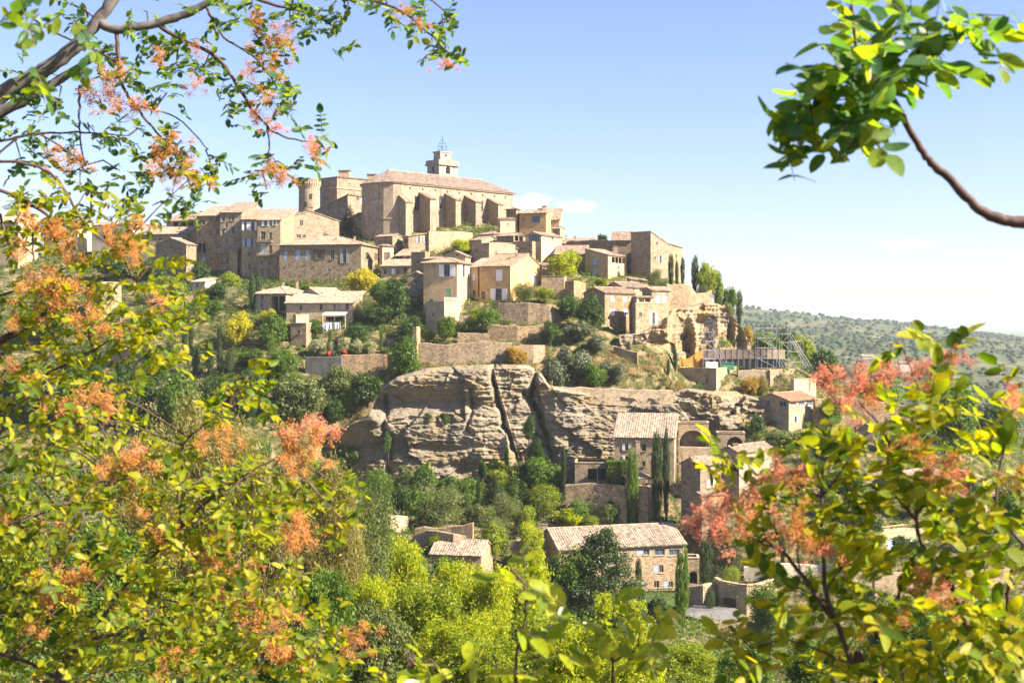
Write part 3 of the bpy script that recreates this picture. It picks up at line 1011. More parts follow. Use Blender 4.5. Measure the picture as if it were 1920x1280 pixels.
    return dict(root=root, o=o, C=c2, e1=e1, e2=e2, tl=tl, tr=tr, ze=ze, zb=zb, cL=cL, cR=cR, cB=cB)


def balcony(hs, face, px0, px1, pyt, pyb, out=1.1, mat='iron', slabmat='frame'):
    """iron balcony: slab, rail and bars on the given face ('L' or 'R')"""
    p0, d = (hs['cL'], hs['e1']) if face == 'L' else (hs['C'], hs['e2'])
    n = Vector((d.y, -d.x, 0))
    u0, zt = ray_uv(px0, pyt, p0, d); u1, zb = ray_uv(px1, pyb, p0, d)
    s = MB(hs['o']); s.obox(p0 + d * (u0 + u1) / 2 + n * (out / 2) + UP * zb, d * ((u1 - u0) / 2), n * (out / 2), UP * .09)
    b = s.build('balcony', M[slabmat], hs['root'])
    r = MB(hs['o'])
    c = [p0 + d * u0 + n * .05, p0 + d * u0 + n * out, p0 + d * u1 + n * out, p0 + d * u1 + n * .05]
    for q, w in zip(c, c[1:]):
        r.tube([q + UP * (zb + 1.0), w + UP * (zb + 1.0)], .035, 4)
        r.tube([q + UP * (zb + .15), w + UP * (zb + .15)], .025, 4)
        m = max(2, int((w - q).length / .22))
        for i in range(m + 1):
            t = q.lerp(w, i / m)
            r.tube([t + UP * (zb + .09), t + UP * (zb + 1.0)], .018, 3, False)
    r.build('railing', M[mat], b)


def wall(label, pts, mat='drystone', thick=.7, name='stone_wall', cat='wall', step=1.4, rag=.12, cap=True, group=None, down=True):
    """free-standing or retaining wall; pts (px, top row, foot row, Y)"""
    P3 = []
    for (a, b) in zip(pts, pts[1:]):
        A, B = P(a[0], a[1], a[3]), P(b[0], b[1], b[3])
        n = max(1, int((B - A).length / step))
        for i in range(n):
            t = i / n
            P3.append((A.lerp(B, t), P(a[0], a[2], a[3]).z * (1 - t) + P(b[0], b[2], b[3]).z * t))
    P3.append((P(pts[-1][0], pts[-1][1], pts[-1][3]), P(pts[-1][0], pts[-1][2], pts[-1][3]).z))
    o = Vector((P3[0][0].x, P3[0][0].y, P3[0][1]))
    m = MB(o); rings = []
    for i, (p, zb) in enumerate(P3):
        q = P3[min(i + 1, len(P3) - 1)][0]; w = P3[max(i - 1, 0)][0]
        d = Vector((q.x - w.x, q.y - w.y, 0)).normalized(); n = Vector((d.y, -d.x, 0))
        zt = p.z + random.uniform(-rag, rag); z0 = (min(zb, gz(p.x, p.y)) if down else zb) - .6
        b = Vector((p.x, p.y, 0))
        j = n * random.uniform(-.04, .04)
        rings.append([m.pt(v) for v in (b + n * .1 + j + UP * z0, b + j + UP * (zt - .1), b - n * thick + UP * zt, b - n * thick + UP * z0, )])
        rings[-1].insert(2, m.pt(b - n * .08 + j + UP * zt))
    for q, w in zip(rings, rings[1:]):
        for i in range(5):
            m.f.append((q[i], w[i], w[(i + 1) % 5], q[(i + 1) % 5]))
    m.f.append(tuple(rings[0])); m.f.append(tuple(reversed(rings[-1])))
    ob = m.build(name, W[mat])
    return tag(ob, label, cat, group)

# ---- castle on the summit
cas = house('great square castle keep of grey stone beside the round tower', 600, 632, 702, 331, 405, 368, 45, 'hip', 'church', 'pink',
            L=[(611, 353, 5, 9, 'd'), (611, 372, 5, 8, 'd')], Rw=[(683, 356, 10, 11, 'd', 'green'), (668, 377, 4, 8, 'd'), (655, 345, 3, 3, 'd')],
            pitch=.16, over=.3, cat='castle', name='castle', ch=[(646, 320, 20, 372), (697, 327, 16, 378)])
_b = MB(cas['o'])
_b.obox((cas['C'] + cas['cR']) / 2 + cas['e1'] * .1 + UP * (cas['ze'] - 3.2), cas['e2'] * (cas['tr'] / 2), cas['e1'] * .14, UP * .18)
_b.obox((cas['C'] + cas['cL']) / 2 - cas['e2'] * .1 + UP * (cas['ze'] - 3.2), cas['e1'] * (cas['tl'] / 2), cas['e2'] * .14, UP * .18)
_b.build('string_course', W['cream'], cas['root'])


def lathe(m, cx, cy, prof, n=28):
    rings = [[m.pt((cx + r * math.cos(2 * math.pi * k / n), cy + r * math.sin(2 * math.pi * k / n), z)) for k in range(n)] for r, z in prof]
    for a, b in zip(rings, rings[1:]):
        for k in range(n): m.f.append((a[k], a[(k + 1) % n], b[(k + 1) % n], b[k]))


def round_tower():
    Y = 364; u = Y / FPX
    c = P(579.5, 600, Y); z = lambda py: P(0, py, Y).z
    o = Vector((c.x, c.y, z(405)))
    root = tag(empty('castle_tower', o), 'round castle tower ringed with corbels at its top', 'tower')
    m = MB(o); r = 19 * u
    lathe(m, c.x, c.y, [(r * 1.04, z(412)), (r, z(360)), (r, z(356)), (r * .98, z(341))])
    m.build('wall', W['church'], root)
    t = MB(o)
    R2 = 22.5 * u
    lathe(t, c.x, c.y, [(r, z(341.5)), (R2, z(341.5)), (R2, z(336)), (R2 * .86, z(336)), (R2 * .86, z(339))])
    t.poly(*[(c.x + R2 * .86 * math.cos(k / 14 * math.pi), c.y + R2 * .86 * math.sin(k / 14 * math.pi), z(339)) for k in range(28)])
    t.build('parapet', W['church'], root)
    for k in range(30):
        a = 2 * math.pi * k / 30
        d = Vector((math.cos(a), math.sin(a), 0)); s = Vector((-d.y, d.x, 0))
        cb = MB(o); p = Vector((c.x, c.y, 0))
        w = .24
        A = p + d * (r - .1); B = p + d * (R2 - .03)
        q = [A - s * w + UP * z(358), A + s * w + UP * z(358), B + s * w + UP * z(346), B - s * w + UP * z(346), A - s * w + UP * z(341.5), A + s * w + UP * z(341.5), B + s * w + UP * z(341.5), B - s * w + UP * z(341.5)]
        i = [cb.pt(v) for v in q]
        for f in ((0, 3, 2, 1), (1, 2, 6, 5), (3, 0, 4, 7), (2, 3, 7, 6), (4, 5, 6, 7)): cb.f.append(tuple(i[x] for x in f))
        cb.build('corbel', W['cream'], root)
    for a, py in ((-100, 385), (-70, 370)):
        d = Vector((math.cos(R(a)), math.sin(R(a)), 0)); s = Vector((-d.y, d.x, 0))
        wm = MB(o); wm.obox(Vector((c.x, c.y, z(py))) + d * (r + .0), s * .35, d * .12, UP * .7)
        wm.build('window_slit', M['dark'], root)


round_tower()
house('castle wing with sloping lean-to roof below the keep', 590, 652, 692, 365, 412, 349, 30, 'shed', 'grey', 'pink', L=[(616, 391, 4, 9, 'd')], Rw=[(671, 371, 5, 9, 'd'), (684, 378, 14, 10, 'c', 'white')], shed=(0, -.34), over=.25)
house('low pink tiled house squeezed between castle and church apse', 660, 688, 700, 406, 440, 338, 30, 'shed', 'stone', 'pink', shed=(.45, 0), Rw=[(684, 412, 4, 8, 'd')])


# ---- church
def church():
    Y, a = 330, R(45)
    C = P(752, 341, Y); ze = C.z
    e1 = Vector((math.cos(a), -math.sin(a), 0)); e2 = Vector((math.sin(a), math.cos(a), 0))
    c2 = Vector((C.x, C.y, 0))
    k2 = (962 - 960) / FPX
    tr = (k2 * Y - C.x) / (e2.x - k2 * e2.y); tl = 14.5
    zb = P(752, 450, Y).z - 4
    o = Vector((C.x, C.y, zb))
    root = tag(empty('church', o), 'huge stone church with tall stepped buttresses dominating the hilltop', 'church')
    n = e1        # outward normal of the long facade is e1
    m = MB(o)
    wins = []
    for px, py, w, h in ((782, 382, 9, 27), (827, 380, 7, 24), (862, 383, 6, 22), (903, 387, 6, 20)):
        u0, _ = ray_uv(px - w / 2, py, c2, e2); u1, zc = ray_uv(px + w / 2, py, c2, e2)
        hh = h / FPX * (Y + 12) / 2
        wins.append((u0, u1, zc - hh, zc + hh, '', .8))
    cut_wall(m, c2, e2, tr, zb, ze, ze, wins)
    cL = c2 - e1 * tl; cR = c2 + e2 * tr; cB = cL + e2 * tr
    cut_wall(m, cR, -e1, tl, zb, ze, ze, []); cut_wall(m, cB, -e2, tr, zb, ze, ze, [])
    # polygonal apse
    ring = []
    for k in range(0, 8):
        t = math.pi * k / 7
        ring.append(c2 - e1 * (tl / 2) + e1 * (tl / 2 * math.cos(t)) - e2 * (4.6 * math.sin(t)))
    for p, q in zip(ring, ring[1:]):
        m.poly(q + UP * zb, p + UP * zb, p + UP * ze, q + UP * ze)
    m.build('wall', W['church'], root)
    b = MB(o)
    for p, q in zip(ring, ring[1:]):
        d = (p - q).normalized(); nn = Vector((d.y, -d.x, 0))
        for zz, th in ((ze - .25, .22), (ze - 9.5, .1)):
            b.obox((p + q) / 2 + nn * th * .5 + UP * zz, d * ((p - q).length / 2), nn * th, UP * .16)
    b.obox((c2 + cR) / 2 + e1 * .15 + UP * (ze - .25), e2 * (tr / 2), e1 * .22, UP * .2)
    b.build('cornice', W['church'], root)
    # dark put-log holes under the eave
    for k in range(9):
        h = MB(o); h.obox(c2 + e2 * (tr * (k + .7) / 9.4) + e1 * .0 + UP * (ze - 1.4), e2 * .22, e1 * .06, UP * .28)
        h.build('putlog_hole', M['dark'], root)
    for u0, u1, v0, v1, _, dp in wins:
        window(root, o, c2, e2, u0, u1, v0, v1, 'd', None)
    # roof
    rm = MB(o); rise = 3.7; ov = .5
    apex0 = c2 - e1 * (tl / 2) + e2 * 1.5; apex1 = cR - e1 * (tl / 2) - e2 * 5.5
    Z = lambda p, z: Vector((p.x, p.y, z))
    E = ze - .15
    A0, A1 = c2 + e1 * ov, cR + e1 * ov + e2 * ov
    roof_plane(rm, Z(A0, E), Z(A1, E), Z(apex1, ze + rise), Z(apex0, ze + rise), .42, .09)
    B0, B1 = cB - e1 * ov + e2 * ov, cL - e1 * ov
    roof_plane(rm, Z(B0, E), Z(B1, E), Z(apex0, ze + rise), Z(apex1, ze + rise), .42, .09)
    roof_plane(rm, Z(A1, E), Z(B0, E), Z(apex1, ze + rise), Z(apex1, ze + rise), .42, .09)
    rr = [c2 + e1 * ov] + [p + (p - (c2 - e1 * tl / 2)).normalized() * ov for p in ring[1:-1]] + [cL - e1 * ov]
    for p, q in zip(rr, rr[1:]):
        roof_plane(rm, Z(q, E), Z(p, E), Z(apex0, ze + rise), Z(apex0, ze + rise), .42, .09)
    ro = rm.build('roof', RF['church'], root)
    rg = MB(o); rg.tube([Z(apex0, ze + rise + .06), Z(apex1, ze + rise + .06)], .22, 6); rg.tube([Z(apex1, ze + rise), Z(A1, E)], .18, 5)
    rg.build('ridge_tiles', RF['pink'], ro)
    # buttresses
    for px, ptop, th, out in ((746, 366, 2.0, 2.6), (786, 361, 2.0, 4.3), (834, 363, 1.9, 4.3), (871, 367, 2.0, 4.4), (914, 372, 1.9, 4.2)):
        u, zt = ray_uv(px, ptop, c2, e2)
        u = max(u, -.6)
        p = c2 + e2 * u
        bm = MB(o)
        z1 = zt; z2 = zt - 1.9
        base = [p - e2 * 0, p + e2 * th]
        f = [q + e1 * out for q in base]
        i = [bm.pt(v) for v in (base[0] + UP * zb, base[1] + UP * zb, f[1] + UP * zb, f[0] + UP * zb, base[0] + UP * z1, base[1] + UP * z1, f[1] + UP * z2, f[0] + UP * z2)]
        for q in ((3, 2, 6, 7), (0, 3, 7, 4), (2, 1, 5, 6), (4, 7, 6, 5)): bm.f.append(tuple(i[x] for x in q))
        bo = bm.build('buttress', W['church'], root)
        tm = MB(o)
        roof_plane(tm, f[0] + e1 * .25 - e2 * .2 + UP * (z2 - .05), f[1] + e1 * .25 + e2 * .2 + UP * (z2 - .05), base[1] + e2 * .2 + UP * (z1 + .06), base[0] - e2 * .2 + UP * (z1 + .06), .36, .07)
        tm.build('buttress_tiles', RF['pink'], bo)
    return root


church()
bel = house('square church belfry with arched bell openings and stepped top', 801, 823, 858, 309, 352, 352, 45, 'flat', 'belfry', L=[(812, 318, 5, 11, 'a')], Rw=[(840, 319, 8, 14, 'a'), (851, 315, 2, 3, 'd')], cat='belfry', name='church_belfry')


def belfry_top():
    o, c, e1, e2 = bel['o'], (bel['C'] + bel['cB']) / 2, bel['e1'], bel['e2']
    w = bel['tl'] / 2; w2 = bel['tr'] / 2; z = bel['ze']
    m = MB(o)
    m.obox(c + UP * (z + .25), e1 * (w + .45), e2 * (w2 + .45), UP * .22)
    m.obox(c + UP * (z + 1.0), e1 * (w + .25), e2 * (w2 + .25), UP * .5)
    m.build('balustrade', W['belfry'], bel['root'])
    m = MB(o)
    m.obox(c + UP * (z + 2.6), e1 * (w * .58), e2 * (w2 * .58), UP * 1.2)
    m.obox(c + UP * (z + 3.9), e1 * (w * .66), e2 * (w2 * .66), UP * .14)
    t = m.build('lantern', W['belfry'], bel['root'])
    h = MB(o); h.obox(c + e1 * (w * .58) + UP * (z + 3.0), e2 * .3, e1 * .05, UP * .4); h.build('opening', M['dark'], t)
    i = MB(o); z0 = z + 4.0
    for sx, sy in ((-1, -1), (1, -1), (1, 1), (-1, 1)):
        b = c + e1 * (.95 * sx) + e2 * (.95 * sy)
        i.tube([b + UP * z0, b.lerp(c, .12) + UP * (z0 + 1.6), b.lerp(c, .55) + UP * (z0 + 2.9), c + UP * (z0 + 3.6)], .07, 4)
    for q, k in ((.06, .6), (.12, 1.6), (.4, 2.4)):
        cr = [(c + e1 * (.95 * sx) + e2 * (.95 * sy)).lerp(c, q) + UP * (z0 + k) for sx, sy in ((-1, -1), (1, -1), (1, 1), (-1, 1), (-1, -1))]
        i.tube(cr, .05, 4)
    i.tube([c + UP * (z0 + 3.5), c + UP * (z0 + 4.7)], .05, 4)
    i.tube([c - e2 * .35 + UP * (z0 + 4.25), c + e2 * .35 + UP * (z0 + 4.25)], .04, 4)
    cg = i.build('iron_bell_cage', M['irongreen'], bel['root'])
    bl = MB(o); lathe(bl, c.x, c.y, [(.05, z0 + 2.0), (.2, z0 + 1.9), (.3, z0 + 1.4), (.42, z0 + 1.1)], 10)
    bl.build('bell', M['irongreen'], cg)


belfry_top()

# ---- houses right of the church
house('small bright house with mono-pitch roof against the church east end', 934, 938, 966, 411, 440, 326, 62, 'shed', 'cream', 'pink', shed=(.05, .3), Rw=[(952, 420, 3, 5, 'd')])
house('narrow tower house with a little cap roof right behind the last buttress', 949, 968, 976, 391, 442, 333, 30, 'hip', 'stone', 'tan', L=[(958, 400, 3, 6, 'd')])
house('brown rendered house with large blue window and ruined chimney near the hilltop', 974, 1024, 1030, 399, 445, 331, 15, 'shed', 'orange', 'tan', shed=(.2, 0), depth=8, L=[(1005, 411, 15, 13, 'g'), (981, 412, 3, 7, 'd')], ch=[(1012, 391, 8), (1020, 386, 9)])
house('pale block topped by a steep strip of tiles right of the blue window house', 1024, 1049, 1052, 411, 450, 336, 10, 'shed', 'cream', 'pale', shed=(.6, 0), depth=5)
house('low ochre house below the blue window house', 1036, 1050, 1058, 428, 455, 329, 25, 'gL', 'warm', 'tan')
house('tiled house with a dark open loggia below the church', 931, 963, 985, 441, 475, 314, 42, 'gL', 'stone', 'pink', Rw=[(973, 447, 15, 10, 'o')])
hse = house('ochre house with wide glazed bay and white shutters above the bushes', 985, 1015, 1053, 440, 500, 306, 35, 'gR', 'ochre', 'tan', L=[(1002, 446, 20, 14, 'g')], Rw=[(1021, 470, 6, 18, 'c', 'white'), (1034, 470, 11, 18, 'c', 'white'), (1036, 447, 4, 6, 'd')], pitch=.32)
house('flat terrace block in front of the glazed bay', 962, 998, 1004, 453, 500, 301, 20, 'flat', 'stone', L=[(970, 470, 4, 6, 'd')])
house('house under a long sloping tile roof behind the plain bright gable', 892, 918, 1002, 462, 500, 297, 52, 'hip', 'stone', 'tan', Rw=[(985, 478, 4, 7, 'd')], pitch=.4)
house('tall narrow house with a plain bright side and two tiny windows', 884, 917, 966, 456, 550, 283, 35, 'flat', 'warm', Rw=[(931, 477, 3, 7, 'd'), (949, 479, 3, 6, 'd')], L=[(893, 470, 5, 8, 'd'), (906, 500, 4, 7, 'd')])
house('stone house with twin windows and rising roof just under the church corner', 757, 766, 806, 442, 480, 316, 60, 'shed', 'warm', 'tan', shed=(.16, 0), Rw=[(785, 450, 7, 12, 's', 'greywood'), (798, 450, 7, 12, 's', 'greywood')], L=[(761, 452, 4, 9, 'd')])
wall('tall plastered retaining wall with grass along its top below the buttresses', [(804, 434, 475, 318), (850, 434, 472, 323), (886, 436, 470, 328)], 'warm', .8)
house('house with dark side wall left of the twin windows house', 704, 736, 755, 442, 482, 317, 35, 'gL', 'grey', 'pink', Rw=[(747, 453, 5, 10, 'd')], L=[(722, 455, 4, 8, 'd')])
house('low house with several shutters beside the yellow tree', 714, 771, 776, 498, 535, 300, 12, 'shed', 'cream', 'tan', shed=(.28, 0), depth=8, L=[(722, 509, 6, 11, 'd'), (737, 509, 6, 11, 'c', 'white'), (746, 510, 4, 10, 'd'), (760, 508, 7, 12, 'c', 'brown')])
house('tiny roofed annexe above the low shuttered house', 741, 771, 777, 479, 505, 307, 15, 'shed', 'warm', 'tan', shed=(.3, 0), depth=6, L=[(748, 484, 12, 7, 'o'), (765, 484, 5, 10, 'd')])
house('dark stone tower house behind the big corner house', 771, 797, 806, 473, 525, 292, 20, 'flat', 'stone', L=[(784, 491, 5, 9, 'd')])
house('small stone gable house left of the big corner house', 764, 797, 801, 517, 575, 283, 10, 'gR', 'grey', 'tan', pitch=.5, depth=5, L=[(779, 528, 6, 7, 'd')])
house('hip roofed house just behind the big corner house', 797, 843, 852, 484, 505, 284, 20, 'hip', 'stone', 'tan')
house('little gable with oval window poking above the corner house roof', 833, 873, 882, 479, 500, 280, 12, 'gR', 'cream', 'tan', pitch=.42, L=[(857, 478, 6, 5, 'd')], depth=7)
cor = house('big ochre corner house with lilac shutters and hipped roof in the village centre', 794, 857, 899, 491, 612, 268, 15, 'hip', 'ochre', 'tan',
            L=[(838, 507, 23, 22, 's', 'white'), (840, 549, 11, 15, 'c', 'green'), (815, 585, 3, 6, 'd')],
            Rw=[(869, 508, 10, 21, 's', 'white'), (886, 509, 11, 22, 's', 'white'), (888, 550, 14, 23, 's', 'white'), (888, 581, 5, 12, 'd'), (866, 575, 2, 6, 'd')], pitch=.3, over=.5)
trr = house('plastered terrace block with balustrade under the corner house', 799, 833, 862, 566, 620, 261, 30, 'flat', 'cream', L=[(812, 590, 4, 8, 'd')], Rw=[(852, 601, 3, 14, 'd')])
_b = MB(trr['o'])
for k in range(9):
    q = trr['C'] + trr['e2'] * (trr['tr'] * (k + .5) / 9) + trr['e1'] * -.2
    _b.tube([q + UP * (trr['ze'] + .1), q + UP * (trr['ze'] + .4), q + UP * (trr['ze'] + .8)], [.1, .16, .08], 6)
_b.obox((trr['C'] + trr['cR']) / 2 - trr['e1'] * .2 + UP * (trr['ze'] + .87), trr['e2'] * (trr['tr'] / 2), trr['e1'] * .15, UP * .07)
_b.build('balustrade', W['white'], trr['root'])
house('orange rendered house with barred window and bright gable end', 899, 957, 1021, 498, 568, 272, 20, 'gL', 'orange', 'tan',
      L=[(936, 516, 12, 21, 'c', 'white'), (935, 552, 24, 22, 's', 'white'), (906, 554, 7, 15, 'd')], Rw=[(980, 522, 4, 14, 'c', 'green'), (1001, 521, 7, 17, 'c', 'white')], pitch=.27, ch=[(968, 478, 5, 280), (956, 482, 5, 279)])
house('small square stone outbuilding beside the bright gable', 1015, 1058, 1062, 518, 550, 276, 8, 'flat', 'warm', depth=5)
wall('dry stone garden wall right of the outbuilding', [(1059, 528, 562, 275), (1076, 526, 562, 274), (1098, 530, 562, 279)], 'drystone', .6)

house('little tiled house tucked below the third buttress', 880, 903, 940, 449, 486, 317, 45, 'gL', 'cream', 'tan', Rw=[(918, 462, 4, 7, 'd'), (930, 463, 4, 7, 'd')], L=[(891, 462, 4, 7, 'd')])
house('roofed cottage stepping down right of the bright green tree', 898, 925, 962, 438, 470, 322, 40, 'hip', 'warm', 'pink', Rw=[(944, 448, 4, 7, 'd')])
house('small pale cottage left of the bamboo clump', 996, 1016, 1040, 497, 530, 290, 45, 'gR', 'cream', 'tan', Rw=[(1028, 508, 5, 8, 'c', 'blue')])
house('narrow plastered house between corner house and orange house', 878, 896, 904, 500, 575, 276, 25, 'shed', 'ochre', 'tan', shed=(.3, 0), depth=7, L=[(888, 520, 5, 12, 'c', 'white'), (889, 550, 5, 11, 'd')])
wall('stage terrace retaining wall right of the blockhouse', [(1384, 694, 752, 261.5), (1415, 693, 752, 262), (1446, 694, 752, 262.5)], 'warm', .7, rag=.06)
wall('low terrace wall in the far left orchard', [(225, 592, 612, 277), (330, 588, 612, 278)], 'drystone', .6)
wall('upper terrace wall below the clipped yellow green tree', [(285, 560, 584, 288), (362, 556, 582, 289)], 'drystone', .6)
wall('terrace wall under the green tree beside the acacia', [(440, 642, 668, 261), (546, 640, 668, 261)], 'drystone', .6)
wall('stone wall between corner house and its neighbour garden', [(862, 592, 628, 261), (912, 588, 625, 262)], 'drystone', .6)
wall('broken wall on the dry slope under the spur houses', [(1150, 650, 676, 254), (1195, 662, 690, 252)], 'drystone', .6, rag=.3)
# ---- long building and the row on the left
house('long stone building with blue arched windows above the yellow tree', 524, 677, 716, 457, 540, 305, 11, 'hip', 'stone', 'tan',
      L=[(536, 480, 6, 16, 'c', 'blue'), (559, 478, 7, 17, 'c', 'blue'), (576, 478, 6, 17, 'c', 'blue'), (598, 476, 17, 18, 's', 'brown'), (623, 477, 7, 18, 'd'), (646, 480, 13, 26, 's', 'greywood'),
         (617, 507, 3, 7, 'd'), (655, 507, 3, 6, 'd'), (573, 494, 2, 3, 'd'), (590, 497, 2, 3, 'd'), (536, 497, 2, 3, 'd'), (644, 526, 4, 9, 'd'), (618, 531, 3, 5, 'd')],
      Rw=[(688, 480, 5, 13, 'd'), (705, 481, 6, 13, 'c', 'brown'), (706, 508, 4, 6, 'd')], pitch=.3, over=.45, ch=[(630, 446, 4, 310), (665, 443, 4, 312)])
house('cream annexe with shuttered window at the right end of the long building', 711, 717, 738, 460, 520, 309, 45, 'hip', 'cream', 'tan', Rw=[(726, 480, 9, 14, 's', 'brown')])
house('bright gabled house with a flat chimney breast left of the round tower', 498, 526, 636, 409, 470, 322, 58, 'gL', 'warm', 'tan', Rw=[(565, 418, 6, 11, 'd'), (560, 443, 8, 7, 'd'), (570, 443, 6, 6, 'd'), (610, 441, 8, 5, 'd'), (573, 399, 3, 4, 'd')], pitch=.28, ch=[(512, 392, 7, 330), (583, 388, 9, 327)])
ROW = 'tall row houses on the left'
h1 = house('tall weathered facade with wooden loggia, first of the row from the left', 369, 413, 420, 404, 520, 322, 8, 'shed', 'stone', 'tan', shed=(.3, 0), depth=11,
           L=[(381, 417, 6, 9, 'd'), (396, 412, 5, 9, 'd'), (407, 411, 5, 9, 'd'), (374, 439, 4, 10, 'd'), (395, 437, 5, 10, 'd'), (407, 435, 5, 11, 'd'), (378, 465, 15, 18, 'o'), (381, 486, 6, 9, 'c', 'blue'), (404, 455, 4, 8, 'd'), (395, 486, 4, 8, 'd')], group=ROW, ch=[(379, 396, 7, 330)])
h2 = house('taller weathered facade with long balcony, second of the row from the left', 413, 453, 460, 398, 522, 319, 8, 'shed', 'grey', 'tan', shed=(.3, 0), depth=12,
           L=[(419, 411, 5, 9, 'd'), (437, 408, 6, 11, 'd'), (430, 409, 4, 9, 'd'), (425, 423, 4, 8, 'd'), (437, 432, 6, 12, 'd'), (418, 435, 5, 11, 'd'), (425, 452, 5, 10, 'd'), (441, 450, 5, 11, 'd'), (416, 490, 5, 12, 'd'), (430, 488, 8, 14, 'd')], group=ROW)
balcony(h2, 'L', 413.5, 452, 461, 473, 1.6)
h3 = house('row house with three white shutters under the eave', 453, 483, 490, 411, 530, 316, 8, 'shed', 'warm', 'tan', shed=(.3, 0), depth=11,
           L=[(460, 424, 10, 15, 's', 'white'), (474, 424, 12, 15, 's', 'white'), (461, 455, 9, 14, 's', 'blue'), (473, 455, 9, 14, 's', 'blue'), (467, 476, 6, 8, 'd'), (468, 500, 5, 11, 'd')], group=ROW)
h4 = house('row house with two stacked iron balconies and an arched door', 483, 526, 530, 412, 535, 313, 8, 'shed', 'stone', 'tan', shed=(.3, 0), depth=12,
           L=[(498, 418, 11, 11, 's', 'white'), (515, 417, 7, 11, 's', 'white'), (493, 442, 9, 16, 'd'), (507, 442, 5, 13, 'd'), (493, 466, 8, 20, 'c', 'blue'), (507, 468, 6, 16, 'd'), (491, 511, 6, 15, 'd'), (491, 493, 4, 8, 'd'), (506, 493, 5, 8, 'd'), (504, 508, 4, 9, 'd')], group=ROW)
balcony(h4, 'L', 484, 512, 437, 453, 1.3)
balcony(h4, 'L', 484, 513, 463, 479, 1.5)
_b = MB(h2['o']); u, _ = ray_uv(441, 490, h2['cL'], h2['e1'])
_p = h2['cL'] + h2['e1'] * u - h2['e2'] * .8
_b.obox(_p + UP * (P(0, 492, 318).z), h2['e1'] * 1.1, h2['e2'] * .8, UP * 3.2)
_b.build('buttress', W['stone'], h2['root'])
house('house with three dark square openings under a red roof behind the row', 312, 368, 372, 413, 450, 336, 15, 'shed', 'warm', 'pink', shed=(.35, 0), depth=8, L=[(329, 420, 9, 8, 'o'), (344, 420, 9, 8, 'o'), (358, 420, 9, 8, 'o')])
house('long low house with a strip of pale tiles left of the row', 255, 350, 356, 438, 475, 330, 10, 'shed', 'stone', 'pale', shed=(.35, 0), depth=7, L=[(300, 448, 5, 6, 'd'), (275, 448, 5, 6, 'd')])
house('brown gable house with bright right side at the foot of the row', 292, 349, 368, 457, 508, 316, 25, 'gR', 'stone', 'pale', L=[(320, 463, 5, 7, 'd'), (308, 480, 4, 6, 'd')], pitch=.34)
house('cream house with blue windows at the far left edge', -40, 34, 50, 416, 485, 332, 12, 'shed', 'cream', 'pale', shed=(.3, 0), depth=9, L=[(2, 432, 6, 13, 'd'), (24, 430, 7, 13, 's', 'blue'), (3, 454, 8, 10, 'd'), (26, 454, 10, 11, 's', 'blue')])
house('roofed house glimpsed through leaves between the far left houses', 82, 146, 172, 414, 480, 343, 15, 'gL', 'cream', 'pink', L=[(110, 432, 6, 10, 'd'), (132, 432, 6, 10, 'd')])
house('pale house with a shallow roof seen through the left leaves', 172, 246, 262, 420, 485, 338, 15, 'gL', 'white', 'pale', L=[(200, 440, 5, 9, 'd'), (225, 440, 5, 9, 'd')])
house('flat topped garden house left of the clipped yellow green hedge', 160, 190, 228, 529, 605, 283, 45, 'flat', 'warm', Rw=[(213, 545, 6, 10, 'd')])
house('white shed with a small window below the row', 360, 384, 404, 528, 556, 300, 20, 'shed', 'white', 'pale', shed=(.2, 0), L=[(370, 535, 4, 7, 'd')])
house('low tiled house among the cypresses on the left slope', 314, 384, 424, 620, 665, 268, 22, 'gL', 'warm', 'pale', ch=[(362, 606, 6, 272)], L=[(340, 632, 4, 7, 'd')])
house('small hip roofed house behind the leaves lower left', 212, 282, 304, 657, 700, 254, 20, 'hip', 'cream', 'pale', L=[(231, 672, 8, 10, 'd'), (246, 672, 7, 10, 'd'), (262, 672, 8, 10, 'd')])

# ---- houses over the terraces
house('tan house with open loggia under a broad hip roof above the gardens', 475, 536, 592, 549, 610, 274, 24, 'hip', 'warm', 'pale', L=[(492, 557, 10, 9, 's', 'greywood'), (491, 572, 10, 9, 's', 'greywood'), (522, 569, 26, 27, 'o')], Rw=[(548, 557, 5, 8, 'd')], pitch=.34, over=.45, ch=[(531, 528, 4, 283), (557, 527, 4, 284)])
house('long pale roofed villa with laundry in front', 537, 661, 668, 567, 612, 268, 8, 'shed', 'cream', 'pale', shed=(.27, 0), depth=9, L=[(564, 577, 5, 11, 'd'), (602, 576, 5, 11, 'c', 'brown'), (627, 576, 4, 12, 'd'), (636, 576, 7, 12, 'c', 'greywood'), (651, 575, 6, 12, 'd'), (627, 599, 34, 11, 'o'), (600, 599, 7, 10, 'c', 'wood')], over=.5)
vg = house('gabled upper storey with roof terrace on the villa', 556, 606, 654, 556, 575, 275, 35, 'gR', 'warm', 'pale', pitch=.5, Rw=[(622, 552, 22, 8, 'o')])
house('square stone tower house with a lit arched door on the garden terrace', 545, 574, 582, 606, 668, 260, 15, 'flat', 'stone', L=[(560, 622, 5, 7, 'd'), (568, 653, 11, 14, 'a')], depth=6)
house('small bright block above the square tower house', 549, 555, 579, 590, 612, 264, 55, 'flat', 'cream')

